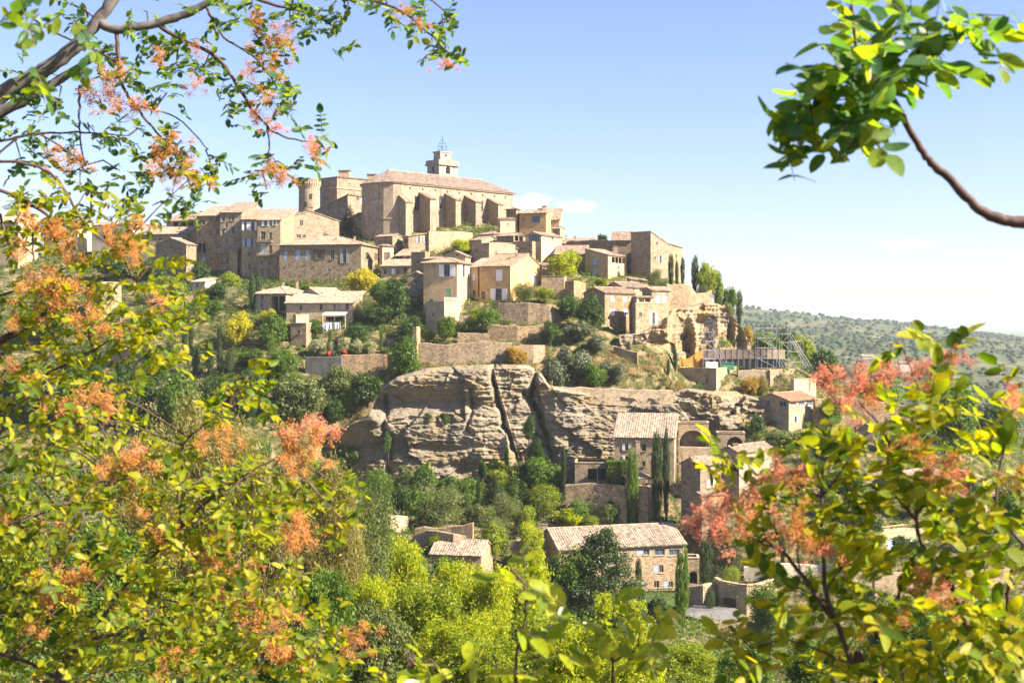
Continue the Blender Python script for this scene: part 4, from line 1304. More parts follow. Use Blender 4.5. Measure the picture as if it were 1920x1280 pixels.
# ---- right end of the village
house('tall castle-like block with sloping roofline at the right end of the village', 1183, 1220, 1257, 434, 540, 300, 45, 'shed', 'warm', 'tan', shed=(-.38, 0), Rw=[(1232, 456, 4, 7, 'd'), (1228, 484, 3, 6, 'd'), (1238, 486, 8, 13, 's', 'greywood')], over=.12)
house('lower house behind the right end of the tall block', 1250, 1257, 1279, 457, 520, 307, 55, 'shed', 'warm', 'pink', shed=(-.2, 0), Rw=[(1268, 480, 3, 6, 'd')], over=.2)
house('house with a ribbed tile roof left of the tall block', 1148, 1184, 1188, 450, 475, 309, 8, 'shed', 'stone', 'pink', shed=(.45, 0), depth=5)
wall('long old rampart wall running to the tall block', [(1062, 452, 490, 318), (1120, 450, 490, 314), (1186, 450, 500, 309)], 'stone', 1.0)
house('house with low pink roof between the bushes and the rampart', 1040, 1097, 1102, 476, 510, 303, 8, 'shed', 'stone', 'pink', shed=(.3, 0), depth=8)
house('low roofed house on top of the rampart', 1054, 1112, 1118, 456, 490, 326, 8, 'shed', 'warm', 'pink', shed=(.25, 0), depth=7, ch=[(1078, 443, 4, 330), (1061, 441, 3, 330)])
house('ochre house with two blue shutters and upper loggia left of the tall block', 1097, 1140, 1175, 477, 535, 296, 35, 'shed', 'ochre', 'pale', shed=(0, .26), L=[(1115, 491, 8, 12, 'c', 'blue'), (1116, 511, 7, 13, 'c', 'blue')], Rw=[(1160, 488, 26, 11, 'o'), (1160, 516, 5, 14, 'd'), (1160, 501, 3, 5, 'd')], ch=[(1154, 461, 7, 300)])
house('small sunlit lean-to below the tall block', 1176, 1182, 1216, 522, 545, 291, 58, 'shed', 'cream', 'tan', shed=(-.1, .3))
house('tall stone house with four white shutters perched over the cactus slope', 1095, 1134, 1191, 548, 640, 264, 50, 'gR', 'stone', 'tan', Rw=[(1148, 560, 7, 10, 'c', 'white'), (1172, 561, 7, 10, 'c', 'white'), (1149, 585, 8, 13, 'c', 'white'), (1173, 586, 7, 14, 'c', 'white')], L=[(1117, 557, 5, 9, 'c', 'white')], pitch=.36)
house('wide roofed house with three slit windows behind the tall stone house', 1137, 1168, 1213, 537, 565, 275, 50, 'gR', 'warm', 'tan', Rw=[(1174, 540, 3, 6, 'd'), (1188, 541, 3, 6, 'd'), (1201, 542, 3, 6, 'd')], pitch=.4)
house('small stone house with two bright windows next to the rock spur', 1204, 1222, 1256, 543, 575, 267, 50, 'gR', 'warm', 'tan', Rw=[(1234, 562, 7, 15, 'c', 'white'), (1246, 562, 6, 15, 'c', 'white')], pitch=.4)
house('stone block with roof terrace standing on the rock spur', 1186, 1192, 1254, 569, 640, 259, 58, 'flat', 'stone', Rw=[(1201, 590, 5, 8, 'd'), (1225, 597, 11, 22, 's', 'white'), (1240, 607, 3, 5, 'd')])
house('little porch roof on the stone terrace', 1188, 1194, 1224, 556, 572, 263, 55, 'shed', 'cream', 'pale', shed=(.0, .12), Rw=[(1209, 562, 22, 8, 'o')])

# ---- below the spur
house('stone blockhouse under the stage', 1271, 1343, 1385, 691, 745, 257, 30, 'flat', 'warm', L=[(1325, 713, 4, 12, 'd')], Rw=[(1361, 711, 7, 11, 'd')])
house('pale stone platform right of the blockhouse', 1436, 1444, 1490, 694, 748, 262, 58, 'flat', 'warm', Rw=[(1452, 716, 4, 14, 'd')])
house('bright plain wall block above the red roofed house', 1482, 1489, 1530, 711, 752, 256, 60, 'flat', 'cream', Rw=[(1518, 722, 2, 20, 'd')])
house('stone house with red tiled roof and glazed upper floor', 1419, 1479, 1530, 750, 812, 246, 42, 'gR', 'warm', 'red', L=[(1439, 756, 9, 13, 'g'), (1468, 757, 13, 10, 'g'), (1433, 784, 6, 12, 'd'), (1460, 786, 8, 13, 'c', 'greywood')],
      Rw=[(1488, 756, 10, 9, 'g', 'whiteframe'), (1503, 756, 11, 9, 'g', 'whiteframe'), (1518, 756, 11, 9, 'g', 'whiteframe'), (1491, 786, 11, 11, 's', 'white'), (1511, 786, 5, 10, 'd')], pitch=.34, over=.5)
wall('long terrace wall running right from the red roofed house', [(1528, 748, 800, 250), (1585, 742, 800, 252), (1650, 752, 810, 252), (1720, 765, 830, 252)], 'drystone', .7)
house('dark wooden hut with steep gable behind the pink blossom', 1606, 1637, 1645, 803, 830, 240, 12, 'gR', 'grey', 'tan', pitch=.8, depth=4, name='garden_hut', cat='hut')
house('house with white tiled roof against the foot of the cliff', 1152, 1264, 1273, 820, 900, 226, 10, 'shed', 'warm', 'pale', shed=(.36, 0), depth=9.5, tp=.42, rows=True,
      L=[(1175, 838, 13, 12, 's', 'white'), (1207, 839, 9, 13, 'd'), (1227, 840, 7, 13, 'd'), (1175, 860, 12, 11, 's', 'white'), (1207, 869, 6, 10, 'd'), (1240, 868, 5, 9, 'd')], ch=[(1196, 826, 8, 225.0)])
house('wall pierced by one great arch beside the white tiled house', 1272, 1329, 1334, 793, 860, 233, 6, 'flat', 'warm', depth=4, L=[(1299, 822, 50, 31, 'a')], name='arched_wall', cat='wall')
wall('low parapet wall below the great arch', [(1279, 838, 862, 229), (1331, 838, 862, 229)], 'warm', .6, rag=.03)
house('wall with a smaller arch under the rocks', 1345, 1397, 1402, 812, 850, 231, 6, 'flat', 'warm', depth=3.5, L=[(1378, 827, 30, 17, 'a')], name='arched_wall', cat='wall')
house('grey gable house behind the pink berries', 1277, 1313, 1352, 871, 960, 212, 50, 'gR', 'grey', 'pink', Rw=[(1334, 906, 12, 14, 's', 'white')], L=[(1287, 870, 3, 5, 'd'), (1285, 905, 4, 7, 'd')], pitch=.5)
house('pink roofed house with chimney below the small arch', 1346, 1386, 1452, 848, 905, 221, 45, 'gR', 'cream', 'pink', pitch=.42, ch=[(1379, 831, 10, 223)], Rw=[(1410, 862, 7, 10, 'd')], L=[(1362, 862, 4, 7, 'd')])
house('low lean-to roof in front of the grey gable', 1311, 1316, 1357, 927, 965, 206, 62, 'shed', 'warm', 'pink', shed=(.0, .3))
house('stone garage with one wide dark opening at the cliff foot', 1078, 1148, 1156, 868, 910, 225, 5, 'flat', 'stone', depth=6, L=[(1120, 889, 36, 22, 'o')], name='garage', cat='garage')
wall('old garden wall in front of the dark garage', [(1060, 908, 950, 220), (1110, 906, 950, 219), (1172, 912, 960, 218)], 'drystone', .7)
wall('garden wall with stone pier right of the tall cypress', [(1138, 940, 985, 219), (1175, 945, 985, 218)], 'drystone', .7)
wall('low wall above the long tiled roof', [(1200, 982, 1020, 217), (1285, 988, 1020, 216.5)], 'warm', .6)
house('tall stone pier building below the pavilion', 1197, 1214, 1221, 912, 1000, 217.5, 25, 'flat', 'stone', depth=4)


def pavilion():
    Y = 221; root = tag(empty('garden_pavilion', P(1196, 915, Y)), 'open pavilion with pyramid roof beside the clipped hedge', 'pavilion')
    o = root.location
    c = P(1196, 894, Y); w = 24 / FPX * Y; zt = P(0, 883, Y).z
    rm = MB(o)
    q = [Vector((c.x + sx * w, Y + sy * w, c.z)) for sx, sy in ((-1, -1), (1, -1), (1, 1), (-1, 1))]
    ap = Vector((c.x, Y, zt))
    for k in range(4): roof_plane(rm, q[k], q[(k + 1) % 4], ap, ap, .35)
    rm.build('roof', RF['pale'], root)
    for sx, sy in ((-1, -1), (1, -1), (1, 1), (-1, 1)):
        m = MB(o); x, y = c.x + sx * w * .82, Y + sy * w * .82
        m.box(x - .3, y - .3, P(0, 935, Y).z, x + .3, y + .3, c.z - .05)
        m.build('pillar', W['cream'], root)


pavilion()
lng = house('long farmhouse with ribbed tile roof and blue shutters in the valley', 1010, 1048, 1284, 1028, 1112, 198, 75, 'gR', 'warm', 'pale', pitch=.4, tp=.42, rows=True, over=.5,
            Rw=[(1200, 1034, 11, 10, 'c', 'blue'), (1212, 1035, 11, 10, 'g'), (1237, 1035, 19, 11, 'g'), (1264, 1035, 19, 11, 'g'), (1230, 1066, 9, 14, 'c', 'blue'), (1240, 1066, 8, 14, 'd'), (1231, 1095, 10, 13, 'd'), (1249, 1095, 8, 12, 'c', 'blue'), (1258, 1095, 8, 11, 'd'), (1206, 1098, 5, 15, 'c', 'blue'), (1150, 1040, 12, 12, 'd')], ch=[(1022, 982, 9, 205)])
house('stone wall with a dark arched gateway right of the farmhouse', 1283, 1311, 1316, 1046, 1105, 194, 5, 'flat', 'warm', depth=3, L=[(1300, 1082, 15, 24, 'a')], name='gateway', cat='gateway')
wall('curving yard wall left of the garage door', [(1288, 1099, 1150, 190), (1318, 1096, 1150, 189), (1342, 1092, 1150, 191)], 'warm', .6)


def curved_garage():
    pts = [(1340, 1088, 192), (1350, 1092, 189.5), (1385, 1095, 187), (1400, 1095, 186.6), (1418, 1095, 187), (1436, 1095, 188.5), (1450, 1094, 191), (1460, 1092, 194)]
    o = P(1366, 1160, 188)
    root = tag(empty('curved_retaining_wall', o), 'rounded stone wall with a brown garage door at the drive', 'wall')
    m = MB(o)
    for a, b in zip(pts, pts[1:]):
        A, B = P(a[0], a[1], a[2]), P(b[0], b[1], b[2])
        d = Vector((B.x - A.x, B.y - A.y, 0)); ln = d.length; d.normalize()
        h = []
        zb = P(0, 1165, a[2]).z - 1
        if a[0] == 1350:
            h = [(.14 * ln, .86 * ln, P(0, 1155, 188.3).z, P(0, 1120, 188.3).z, '', .5)]
        cut_wall(m, A, d, ln, zb, A.z, A.z, h)
    m.build('wall', W['warm'], root)
    c = MB(o)
    for a, b in zip(pts, pts[1:]):
        A, B = P(a[0], a[1], a[2]), P(b[0], b[1], b[2]); A.z = B.z = P(0, 1094, 188).z + .1
        d = (B - A).normalized(); n = Vector((d.y, -d.x, 0))
        c.obox((A + B) / 2 - n * .2, d * ((A - B).length / 2), n * .32, UP * .1)
    c.build('coping', W['cream'], root)
    A0, B0 = P(1350, 1136, 189.5), P(1385, 1136, 187); A, B = A0.lerp(B0, .12), A0.lerp(B0, .88); d = (B - A).normalized(); n = Vector((d.y, -d.x, 0))
    z0, z1 = P(0, 1156, 188.3).z, P(0, 1119, 188.3).z
    dm = MB(o)
    ln = (B - A).length
    for k in range(6):
        q = A.lerp(B, (k + .5) / 6); q.z = (z0 + z1) / 2
        dm.obox(q - n * .3, d * (ln / 12 - .015), n * .03, UP * ((z1 - z0) / 2))
    dr = dm.build('garage_door', M['brown'], root)
    hm = MB(o); q = A.lerp(B, .52); q.z = (z0 + z1) / 2; hm.obox(q - n * .24, d * .12, n * .03, UP * .05); hm.build('handle', M['steel'], dr)
    lm = MB(o); q = A.lerp(B, .5); q.z = z1 + .12; lm.obox(q + n * .03, d * (ln / 2 + .3), n * .12, UP * .12); lm.build('lintel', M['frame'], root)


curved_garage()
wall('low road wall below the drive', [(1225, 1180, 1215, 180), (1300, 1170, 1215, 178), (1400, 1163, 1212, 178), (1470, 1168, 1215, 176)], 'drystone', .6)
wall('small ruined wall end beside the road', [(1222, 1182, 1240, 172), (1250, 1208, 1240, 168)], 'drystone', .5)
dm = MB(); zz = P(0, 1160, 186).z + .5
dm.poly(*[Vector((P(px, 0, Y).x, Y, gz(P(px, 0, Y).x, Y) + .35)) for px, Y in ((1275, 182), (1400, 182), (1385, 187.5), (1300, 189))])
tag(dm.build('driveway', M['asphalt']), kind='structure')
lm = MB(); lm.poly(*[Vector((P(px, 0, Y).x, Y, gz(P(px, 0, Y).x, Y) + .6)) for px, Y in ((1205, 184), (1290, 186), (1285, 197), (1200, 197))])
tag(lm.build('lawn', M['lawn']), kind='structure')

# ---- ruins and roofs in the middle of the valley
wall('straight garden wall at the left foot of the cliff gardens', [(703, 967, 1010, 207), (730, 965, 1010, 204), (766, 967, 1012, 211)], 'warm', .6, rag=.04)
wall('ragged wall of a roofless ruin in front of the olive tree', [(770, 1006, 1045, 199), (800, 994, 1045, 198), (850, 998, 1045, 196), (872, 1003, 1045, 197), (880, 1030, 1050, 196)], 'stone', .7, rag=.25, name='ruined_wall')
wall('back wall of the roofless ruin', [(778, 989, 1020, 207), (845, 988, 1020, 206), (886, 978, 1020, 205)], 'stone', .7, rag=.2, name='ruined_wall')
house('barn under a pale tiled roof half hidden by green tops', 806, 902, 924, 1040, 1075, 192, 12, 'gL', 'stone', 'pale', tp=.4, pitch=.38, rows=True, name='barn', cat='barn')
house('small stone shed beside the gable of the farmhouse', 960, 1000, 1012, 1030, 1070, 200, 20, 'shed', 'stone', 'tan', shed=(.25, 0))

# ---- behind the berry shrub on the right
house('roofed house with tall shutters behind the right shrub', 1772, 1798, 1868, 933, 1000, 213, 60, 'gR', 'cream', 'pink', pitch=.5, Rw=[(1840, 950, 9, 16, 's', 'greywood'), (1858, 951, 8, 15, 's', 'greywood'), (1855, 976, 8, 12, 'd')], over=.5)
house('broad pink roofed house seen through the shrub leaves', 1640, 1700, 1775, 905, 975, 222, 42, 'gR', 'stone', 'pink', pitch=.42, Rw=[(1720, 925, 8, 12, 'd'), (1750, 925, 8, 12, 'd')], L=[(1670, 930, 7, 11, 'd')])
house('low flat building with blue shutters behind the shrub stems', 1600, 1642, 1760, 1002, 1045, 200, 60, 'flat', 'cream', Rw=[(1670, 1020, 10, 18, 'c', 'blue'), (1712, 1020, 14, 20, 'c', 'blue')])
house('old stone house with flat roof between shrub and hut', 1590, 1640, 1700, 850, 900, 236, 40, 'flat', 'stone', L=[(1615, 865, 6, 9, 'd')], Rw=[(1660, 870, 7, 10, 'd')])
wall('white pool terrace wall behind the lower shrub', [(1395, 1062, 1085, 196), (1470, 1056, 1085, 195), (1560, 1060, 1085, 195)], 'white', .6, rag=.02)
wall('sunlit bank wall at lower right behind the leaves', [(1640, 1075, 1110, 186), (1760, 1070, 1110, 188), (1900, 1066, 1110, 190)], 'warm', .7)

# ---- terrace walls of the gardens
wall('grey rendered terrace wall below the flowering trees', [(572, 669, 722, 251), (640, 668, 722, 250)], 'concrete', .8, rag=.03)
wall('rough terrace wall right of the grey rendered one', [(640, 666, 712, 251), (735, 664, 705, 251)], 'drystone', .8)
wall('upper garden terrace wall behind the flowering trees', [(660, 634, 668, 262), (748, 634, 668, 260)], 'drystone', .7)
wall('terrace wall left of the square tower house', [(455, 668, 705, 253), (548, 662, 700, 254)], 'drystone', .7)
wall('stepped terrace wall under the white shed', [(375, 582, 605, 281), (476, 580, 605, 280)], 'drystone', .6)
wall('curved dry stone wall below the orange house', [(934, 568, 604, 263), (990, 567, 604, 262), (1030, 570, 604, 262.5), (1056, 584, 606, 265)], 'drystone', .8)
wall('lower dry stone terrace wall under the curved one', [(915, 608, 640, 257), (970, 611, 640, 256), (1022, 609, 640, 257)], 'drystone', .7)
wall('terrace wall below the corner house shrubs', [(858, 624, 645, 256), (918, 624, 645, 256)], 'drystone', .6)
wall('long ruined rampart wall on top of the cliff', [(786, 643, 700, 250), (840, 645, 695, 249.5), (910, 640, 690, 249.5), (960, 644, 690, 250)], 'stone', .9, rag=.2, down=False)
wall('tall broken wall end above the left cliff', [(781, 612, 705, 249), (788, 612, 705, 251)], 'drystone', .8, rag=.1, down=False)
wall('pale broken wall section in the middle of the cliff top', [(962, 650, 690, 250), (1000, 646, 685, 250), (1022, 650, 690, 251)], 'warm', .8, rag=.35, down=False)
wall('long cliff-top rampart above the right rock face', [(1025, 724, 752, 242), (1120, 727, 752, 242), (1200, 730, 756, 242.3), (1262, 732, 760, 242.5)], 'warm', .9, rag=.15, down=False)
wall('old wall curving round the top of the rock spur', [(1250, 533, 578, 277), (1295, 534, 580, 279), (1306, 552, 580, 280), (1335, 545, 590, 282)], 'warm', .8, rag=.25)
wall('buttressed wall below the blockhouse', [(1262, 742, 800, 251), (1340, 745, 800, 250.5)], 'stone', .9, rag=.15, down=False)
wall('bright stone pier wall below the blockhouse corner', [(1340, 732, 792, 249), (1384, 735, 792, 251)], 'warm', .9, rag=.05, down=False)

# ------------------------------------------------------------------ festival stage on the spur
def scaffold(label, px0, px1, pyt, pyb, Y, depth=2.5, levels=4, lamps=0, lean=0):
    A, B = P(px0, pyb, Y), P(px1, pyb, Y); zt = P(0, pyt, Y).z; zb = A.z
    root = tag(empty('scaffold_tower', A), label, 'scaffold', 'stage scaffold towers')
    m = MB(A); w = B.x - A.x
    for x in (A.x, B.x):
        for y in (Y, Y + depth): m.tube([(x, y, zb), (x, y, zt)], .045, 4)
    for k in range(levels + 1):
        z = zb + (zt - zb) * k / levels
        for y in (Y, Y + depth): m.tube([(A.x, y, z), (B.x, y, z)], .03, 4)
        for x in (A.x, B.x): m.tube([(x, Y, z), (x, Y + depth, z)], .03, 4)
    m.build('frame', M['steel'], root)
    d = MB(A)
    for k in range(levels):
        z0 = zb + (zt - zb) * k / levels; z1 = zb + (zt - zb) * (k + 1) / levels
        a, b = (A.x, B.x) if k % 2 else (B.x, A.x)
        d.tube([(a, Y - .02, z0), (b, Y - .02, z1)], .03, 4)
    if lean:
        for k in range(3):
            d.tube([(A.x + k * .5, Y - .05, zt), (B.x + lean + k * .6, Y + .5, zb)], .035, 4)
    d.build('brace', M['steel'], root)
    for k in range(lamps):
        l = MB(A); x = A.x + w * (k + .5) / lamps
        for zz in (zt + .3, zt - .6):
            l.tube([(x, Y - .5, zz + .15), (x, Y - .1, zz + .05), (x, Y + .25, zz)], [.28, .24, .12], 8)
        l.build('floodlight', M['iron'], root)


scaffold('front left scaffold tower carrying floodlights before the golden rock', 1322, 1341, 606, 690, 264, 2.5, 5, 4, 1.6)
scaffold('middle scaffold tower with a white banner rail at the stage', 1421, 1456, 615, 690, 266, 3, 4, 4, 1.2)
scaffold('tall scaffold tower at the right end of the stage', 1466, 1482, 610, 690, 268, 2.5, 5, 1, 3.4)
scaffold('bare scaffold tower with long raking braces beyond the stage', 1484, 1506, 640, 698, 270, 2.5, 3, 0, 1.5)


def stage():
    Y = 267
    root = tag(empty('open_air_stage', P(1320, 692, Y)), 'open-air stage seating wrapped in brown and black screens', 'stage')
    o = root.location
    n = 14
    for k in range(n):
        a, b = 1318 + (1472 - 1318) * k / n, 1318 + (1472 - 1318) * (k + 1) / n
        A, B = P(a, 655, Y), P(b, 673, Y)
        m = MB(o); m.box(A.x + .03, Y, B.z, B.x - .03, Y + .08, A.z); m.build('screen_panel', M['mesh_brown'] if k < 11 else W['cream'], root)
        A, B = P(a, 674, Y), P(b, 691, Y)
        m = MB(o); m.box(A.x + .02, Y + .12, B.z, B.x - .02, Y + .2, A.z); m.build('skirt_panel', M['mesh_black'], root)
        p = MB(o); q = P(a, 652, Y); p.tube([(q.x, Y - .08, P(0, 692, Y).z), (q.x, Y - .08, q.z)], .05, 4); p.build('post', M['steel'], root)
    f = MB(o); A, B = P(1318, 673, Y), P(1472, 673, Y); f.box(A.x, Y + .25, A.z - .1, B.x, Y + 7, A.z + .1); f.build('deck', M['mesh_brown'], root)
    t = tag(empty('timber_screen', P(1275, 690, 266)), 'curved fence of orange timber boards by the golden rock', 'fence')
    for k in range(14):
        px = 1274 + k * 3.6; py = 672 - max(0, k - 4) * 2.2
        A = P(px, py, 266 + .25 * k); m = MB(t.location)
        m.box(A.x, A.y, P(0, 691, 266).z - .3, A.x + .37, A.y + .06, A.z); m.build('board', M['wood'], t)
    ch = None
    for k in range(9):
        p = P(1272 + k * 3, 672 - (k % 3) - (6 if k > 6 else 0), 264)
    c1 = MB(P(1324, 690, 262)); A, B = P(1324, 680, 262), P(1346, 688, 262); c1.box(A.x, 262, B.z - .6, B.x, 263.5, A.z); c1.box(A.x - .06, 261.94, A.z, B.x + .06, 263.56, A.z + .1)
    tag(c1.build('site_cabin', M['white']), 'pale green site box in front of the stage', 'container')
    c1 = MB(P(1354, 690, 262)); A, B = P(1354, 681, 262), P(1377, 688, 262); c1.box(A.x, 262.2, B.z - .6, B.x, 263.4, A.z); c1.box(A.x - .05, 262.1, A.z, B.x + .05, 263.5, A.z + .12)
    tag(c1.build('waste_container', plain_mat('green_plastic', (.05, .2, .12))), 'dark green lidded container in front of the stage', 'container')


stage()


# ------------------------------------------------------------------ small things on the terraces
def laundry():
    Y = 262
    ln = tag(empty('washing_line', P(606, 618, Y)), 'washing line between two posts in front of the villa', 'washing line')
    m = MB(ln.location)
    A, B = P(606, 603, Y), P(638, 604, Y)
    m.tube([A, A.lerp(B, .5) - UP * .12, B], .02, 4); m.build('cord', M['white'], ln)
    for q in (A, B):
        p = MB(ln.location); p.tube([(q.x, q.y, P(0, 622, Y).z), q + UP * .05], .05, 5); p.build('post', M['steel'], ln)
    for i, (a, b, h) in enumerate(((608, 622, 618), (626, 636, 616))):
        A, B = P(a, 604.5, Y), P(b, 604.5, Y); z0 = P(0, h, Y).z
        n = 12; V = []; F = []
        for k in range(n + 1):
            x = A.x + (B.x - A.x) * k / n; yy = Y + .06 * math.sin(k * 1.7)
            V += [(x, yy, A.z - .06), (x, yy * 1 + .08 * math.sin(k * 1.1), (A.z + z0) / 2), (x, yy + .12 * math.sin(k * 1.3), z0 + .05 * math.sin(k))]
        for k in range(n):
            for j in range(2): F.append((3 * k + j, 3 * k + 3 + j, 3 * k + 4 + j, 3 * k + 1 + j))
        me = bpy.data.meshes.new('sheet'); me.from_pydata([(x - A.x, y - Y, z - A.z) for x, y, z in V], [], F); me.update()
        tag(link('hanging_sheet', me, M['cloth'], None, A), ('wider' if i == 0 else 'narrower') + ' pale lavender sheet hanging on the washing line', 'sheet')


laundry()
aw = MB(P(608, 588, 264)); A, B = P(608, 585, 265.5), P(648, 589, 262.5)
aw.poly(Vector((A.x, 266, A.z)), Vector((B.x, 266, A.z)), Vector((B.x, 262.6, B.z)), Vector((A.x, 262.6, B.z)))
aw.poly(Vector((A.x, 262.6, B.z)), Vector((B.x, 262.6, B.z)), Vector((B.x, 262.6, B.z - .22)), Vector((A.x, 262.6, B.z - .22)))
for x in (A.x + .1, B.x - .1): aw.tube([(x, 262.7, B.z - .1), (x, 262.7, P(0, 614, 262.7).z)], .06, 5)
tag(aw.build('awning', M['canvas']), 'pale canvas awning shading the villa terrace', 'awning')


def chair(px, py, Y, label, rot):
    b = P(px, py, Y)
    r = tag(empty('garden_chair', b), label, 'chair', 'red garden chairs'); r.rotation_euler.z = rot
    m = MB(); m.box(-.28, -.28, .42, .28, .28, .48); m.build('seat', M['redpaint'], r)
    m = MB(); m.box(-.28, .22, .48, .28, .28, 1.0); m.build('backrest', M['redpaint'], r)
    for x in (-.24, .24):
        for y in (-.24, .24):
            m = MB(); m.tube([(x, y, 0), (x * .95, y * .95, .43)], .03, 4); m.build('leg', M['redpaint'], r)


chair(618, 668, 253, 'red chair on the terrace nearest the grey wall edge', .3)
chair(648, 665, 253.5, 'single red chair under the flowering trees', .9)
for px, py, Y, lab in ((1608, 672, 1350, 'tiny pale farmhouse on the far hillside left of its neighbour'), (1628, 676, 1300, 'tiny pale farmhouse on the far hillside right of its neighbour'), (1700, 690, 1150, 'tiny far house nearest the blossom tips')):
    p = P(px, py, Y)
    r = tag(empty('farmhouse', p), lab, 'house', 'far farmhouses across the valley')
    m = MB(p); m.box(p.x - 6, Y, p.z - 5, p.x + 6, Y + 8, p.z + 4.5); m.build('wall', W['white'], r)
    m = MB(p); q = [(p.x - 6.5, Y - .5, p.z + 4.4), (p.x + 6.5, Y - .5, p.z + 4.4), (p.x + 6.5, Y + 4, p.z + 6.4), (p.x - 6.5, Y + 4, p.z + 6.4), (p.x + 6.5, Y + 8.5, p.z + 4.4), (p.x - 6.5, Y + 8.5, p.z + 4.4)]
    m.poly(q[0], q[1], q[2], q[3]); m.poly(q[4], q[5], q[3], q[2]); m.poly(q[0], q[3], q[5]); m.poly(q[1], q[4], q[2]); m.build('roof', RF['pink'], r)

# ------------------------------------------------------------------ trees
LM = {
    'dark': leaf_mat('dark_green_leaves', [(.022, .05, .010), (.042, .085, .014), (.085, .135, .018)], .38),
    'green': leaf_mat('green_leaves', [(.04, .09, .010), (.08, .15, .014), (.15, .215, .018)], .48),
    'yg': leaf_mat('yellow_green_leaves', [(.11, .165, .011), (.19, .25, .014), (.29, .31, .018)], .55),
    'lime': leaf_mat('sunny_lime_leaves', [(.17, .23, .010), (.28, .34, .012), (.40, .40, .014)], .6),
    'yellow': leaf_mat('yellow_leaves', [(.36, .36, .010), (.46, .43, .012), (.54, .46, .016)], .5, tcol=(1.3, 1.25, .5)),
    'olive': leaf_mat('olive_leaves', [(.055, .085, .022), (.11, .145, .035), (.19, .21, .07)], .38),
    'pale': leaf_mat('pale_blossom_leaves', [(.12, .15, .05), (.30, .31, .17), (.44, .42, .28)], .3),
    'tan': leaf_mat('tan_olive_leaves', [(.11, .105, .025), (.19, .175, .045), (.28, .25, .085)], .45),
    'cyp': leaf_mat('cypress_leaves', [(.018, .036, .010), (.034, .062, .015), (.065, .10, .02)], .25),
    'grey': leaf_mat('grey_green_pads', [(.06, .085, .04), (.11, .135, .065), (.19, .20, .11)], .15),
    'gold': leaf_mat('dry_gold_leaves', [(.20, .14, .02), (.32, .21, .03), (.40, .27, .04)], .4),
    'straw': leaf_mat('dry_straw_grass', [(.22, .15, .05), (.32, .22, .08), (.42, .31, .14)], .3, .8, .1, (1.3, 1.1, .7)),
}


def leaf_quads(c, d, size, rng, asp=.55, jit=.8, along=None):
    """pointed leaf faces at points c facing roughly d"""
    n = len(c)
    nrm = d + rng.normal(0, jit, (n, 3)); nrm /= np.linalg.norm(nrm, axis=1, keepdims=True) + 1e-9
    if along is None:
        t = rng.normal(0, 1, (n, 3))
    else:
        t = along + rng.normal(0, .35, (n, 3))
    t -= nrm * (t * nrm).sum(1, keepdims=True); t /= np.linalg.norm(t, axis=1, keepdims=True) + 1e-9
    b = np.cross(nrm, t)
    s = (size * rng.uniform(.6, 1.35, n))[:, None]
    V = np.stack([c - t * s * .5, c + b * s * asp * .5 - t * s * .05, c + t * s * .5, c - b * s * asp * .5 - t * s * .05], 1)
    return V.reshape(-1, 3)


def crown_mesh(name, lobes, n, size, seed, clump=22, spread=.11, asp=.6, jit=.8, upright=False, inner=.5):
    rng = np.random.default_rng(seed)
    lc = np.array([l[:3] for l in lobes], float); lr = np.array([l[3:6] for l in lobes], float)
    wgt = lr.prod(1) ** (2 / 3); wgt /= wgt.sum()
    m = max(8, n // clump)
    k = rng.choice(len(lobes), m, p=wgt)
    d = rng.normal(0, 1, (m, 3)); d /= np.linalg.norm(d, axis=1, keepdims=True)
    rr = (inner + (1 - inner) * rng.random(m) ** .45) * rng.uniform(.86, 1.1, m)
    cc = lc[k] + d * lr[k] * rr[:, None]
    j = rng.integers(0, m, n)
    off = rng.normal(0, 1, (n, 3)) * spread
    c = cc[j] + off
    dd = d[j] * .7 + off / spread * .45 + np.array([0, 0, .25])
    V = leaf_quads(c, dd, size, rng, asp, jit, np.tile(np.array([[0, 0, 1.0]]), (n, 1)) if upright else None)
    F = np.arange(n * 4).reshape(-1, 4)
    return np_mesh(name, V, F)


def rlobes(seed, k, r=(.35, .6), flat=1.0):
    rg = random.Random(seed); out = [(0, 0, 1.0, .62, .62, .72)]
    for i in range(k):
        t = rg.uniform(0, 2 * math.pi); q = rg.uniform(.25, .62); rad = rg.uniform(*r)
        z = rg.uniform(.45, 1.65)
        q *= math.sqrt(max(.15, 1 - ((z - 1) / 1.05) ** 2))
        out.append((q * math.cos(t), q * math.sin(t), z, rad, rad, rad * flat))
    return out


def trunk_mesh(seed, limbs=5, top=1.0, r=.06):
    rg = random.Random(seed); m = MB()
    m.tube([(0, 0, -1.0), (rg.uniform(-.05, .05), 0, .3), (rg.uniform(-.1, .1), rg.uniform(-.1, .1), top)], [r * 1.3, r, r * .5], 6)
    for i in range(limbs):
        t = rg.uniform(0, 6.28); z = rg.uniform(.2, .6) * top; q = rg.uniform(.35, .65)
        m.tube([(0, 0, z), (q * .5 * math.cos(t), q * .5 * math.sin(t), z + .25), (q * math.cos(t), q * math.sin(t), z + .55)], [r * .6, r * .4, r * .15], 5)
    return m.mesh('trunk', True)


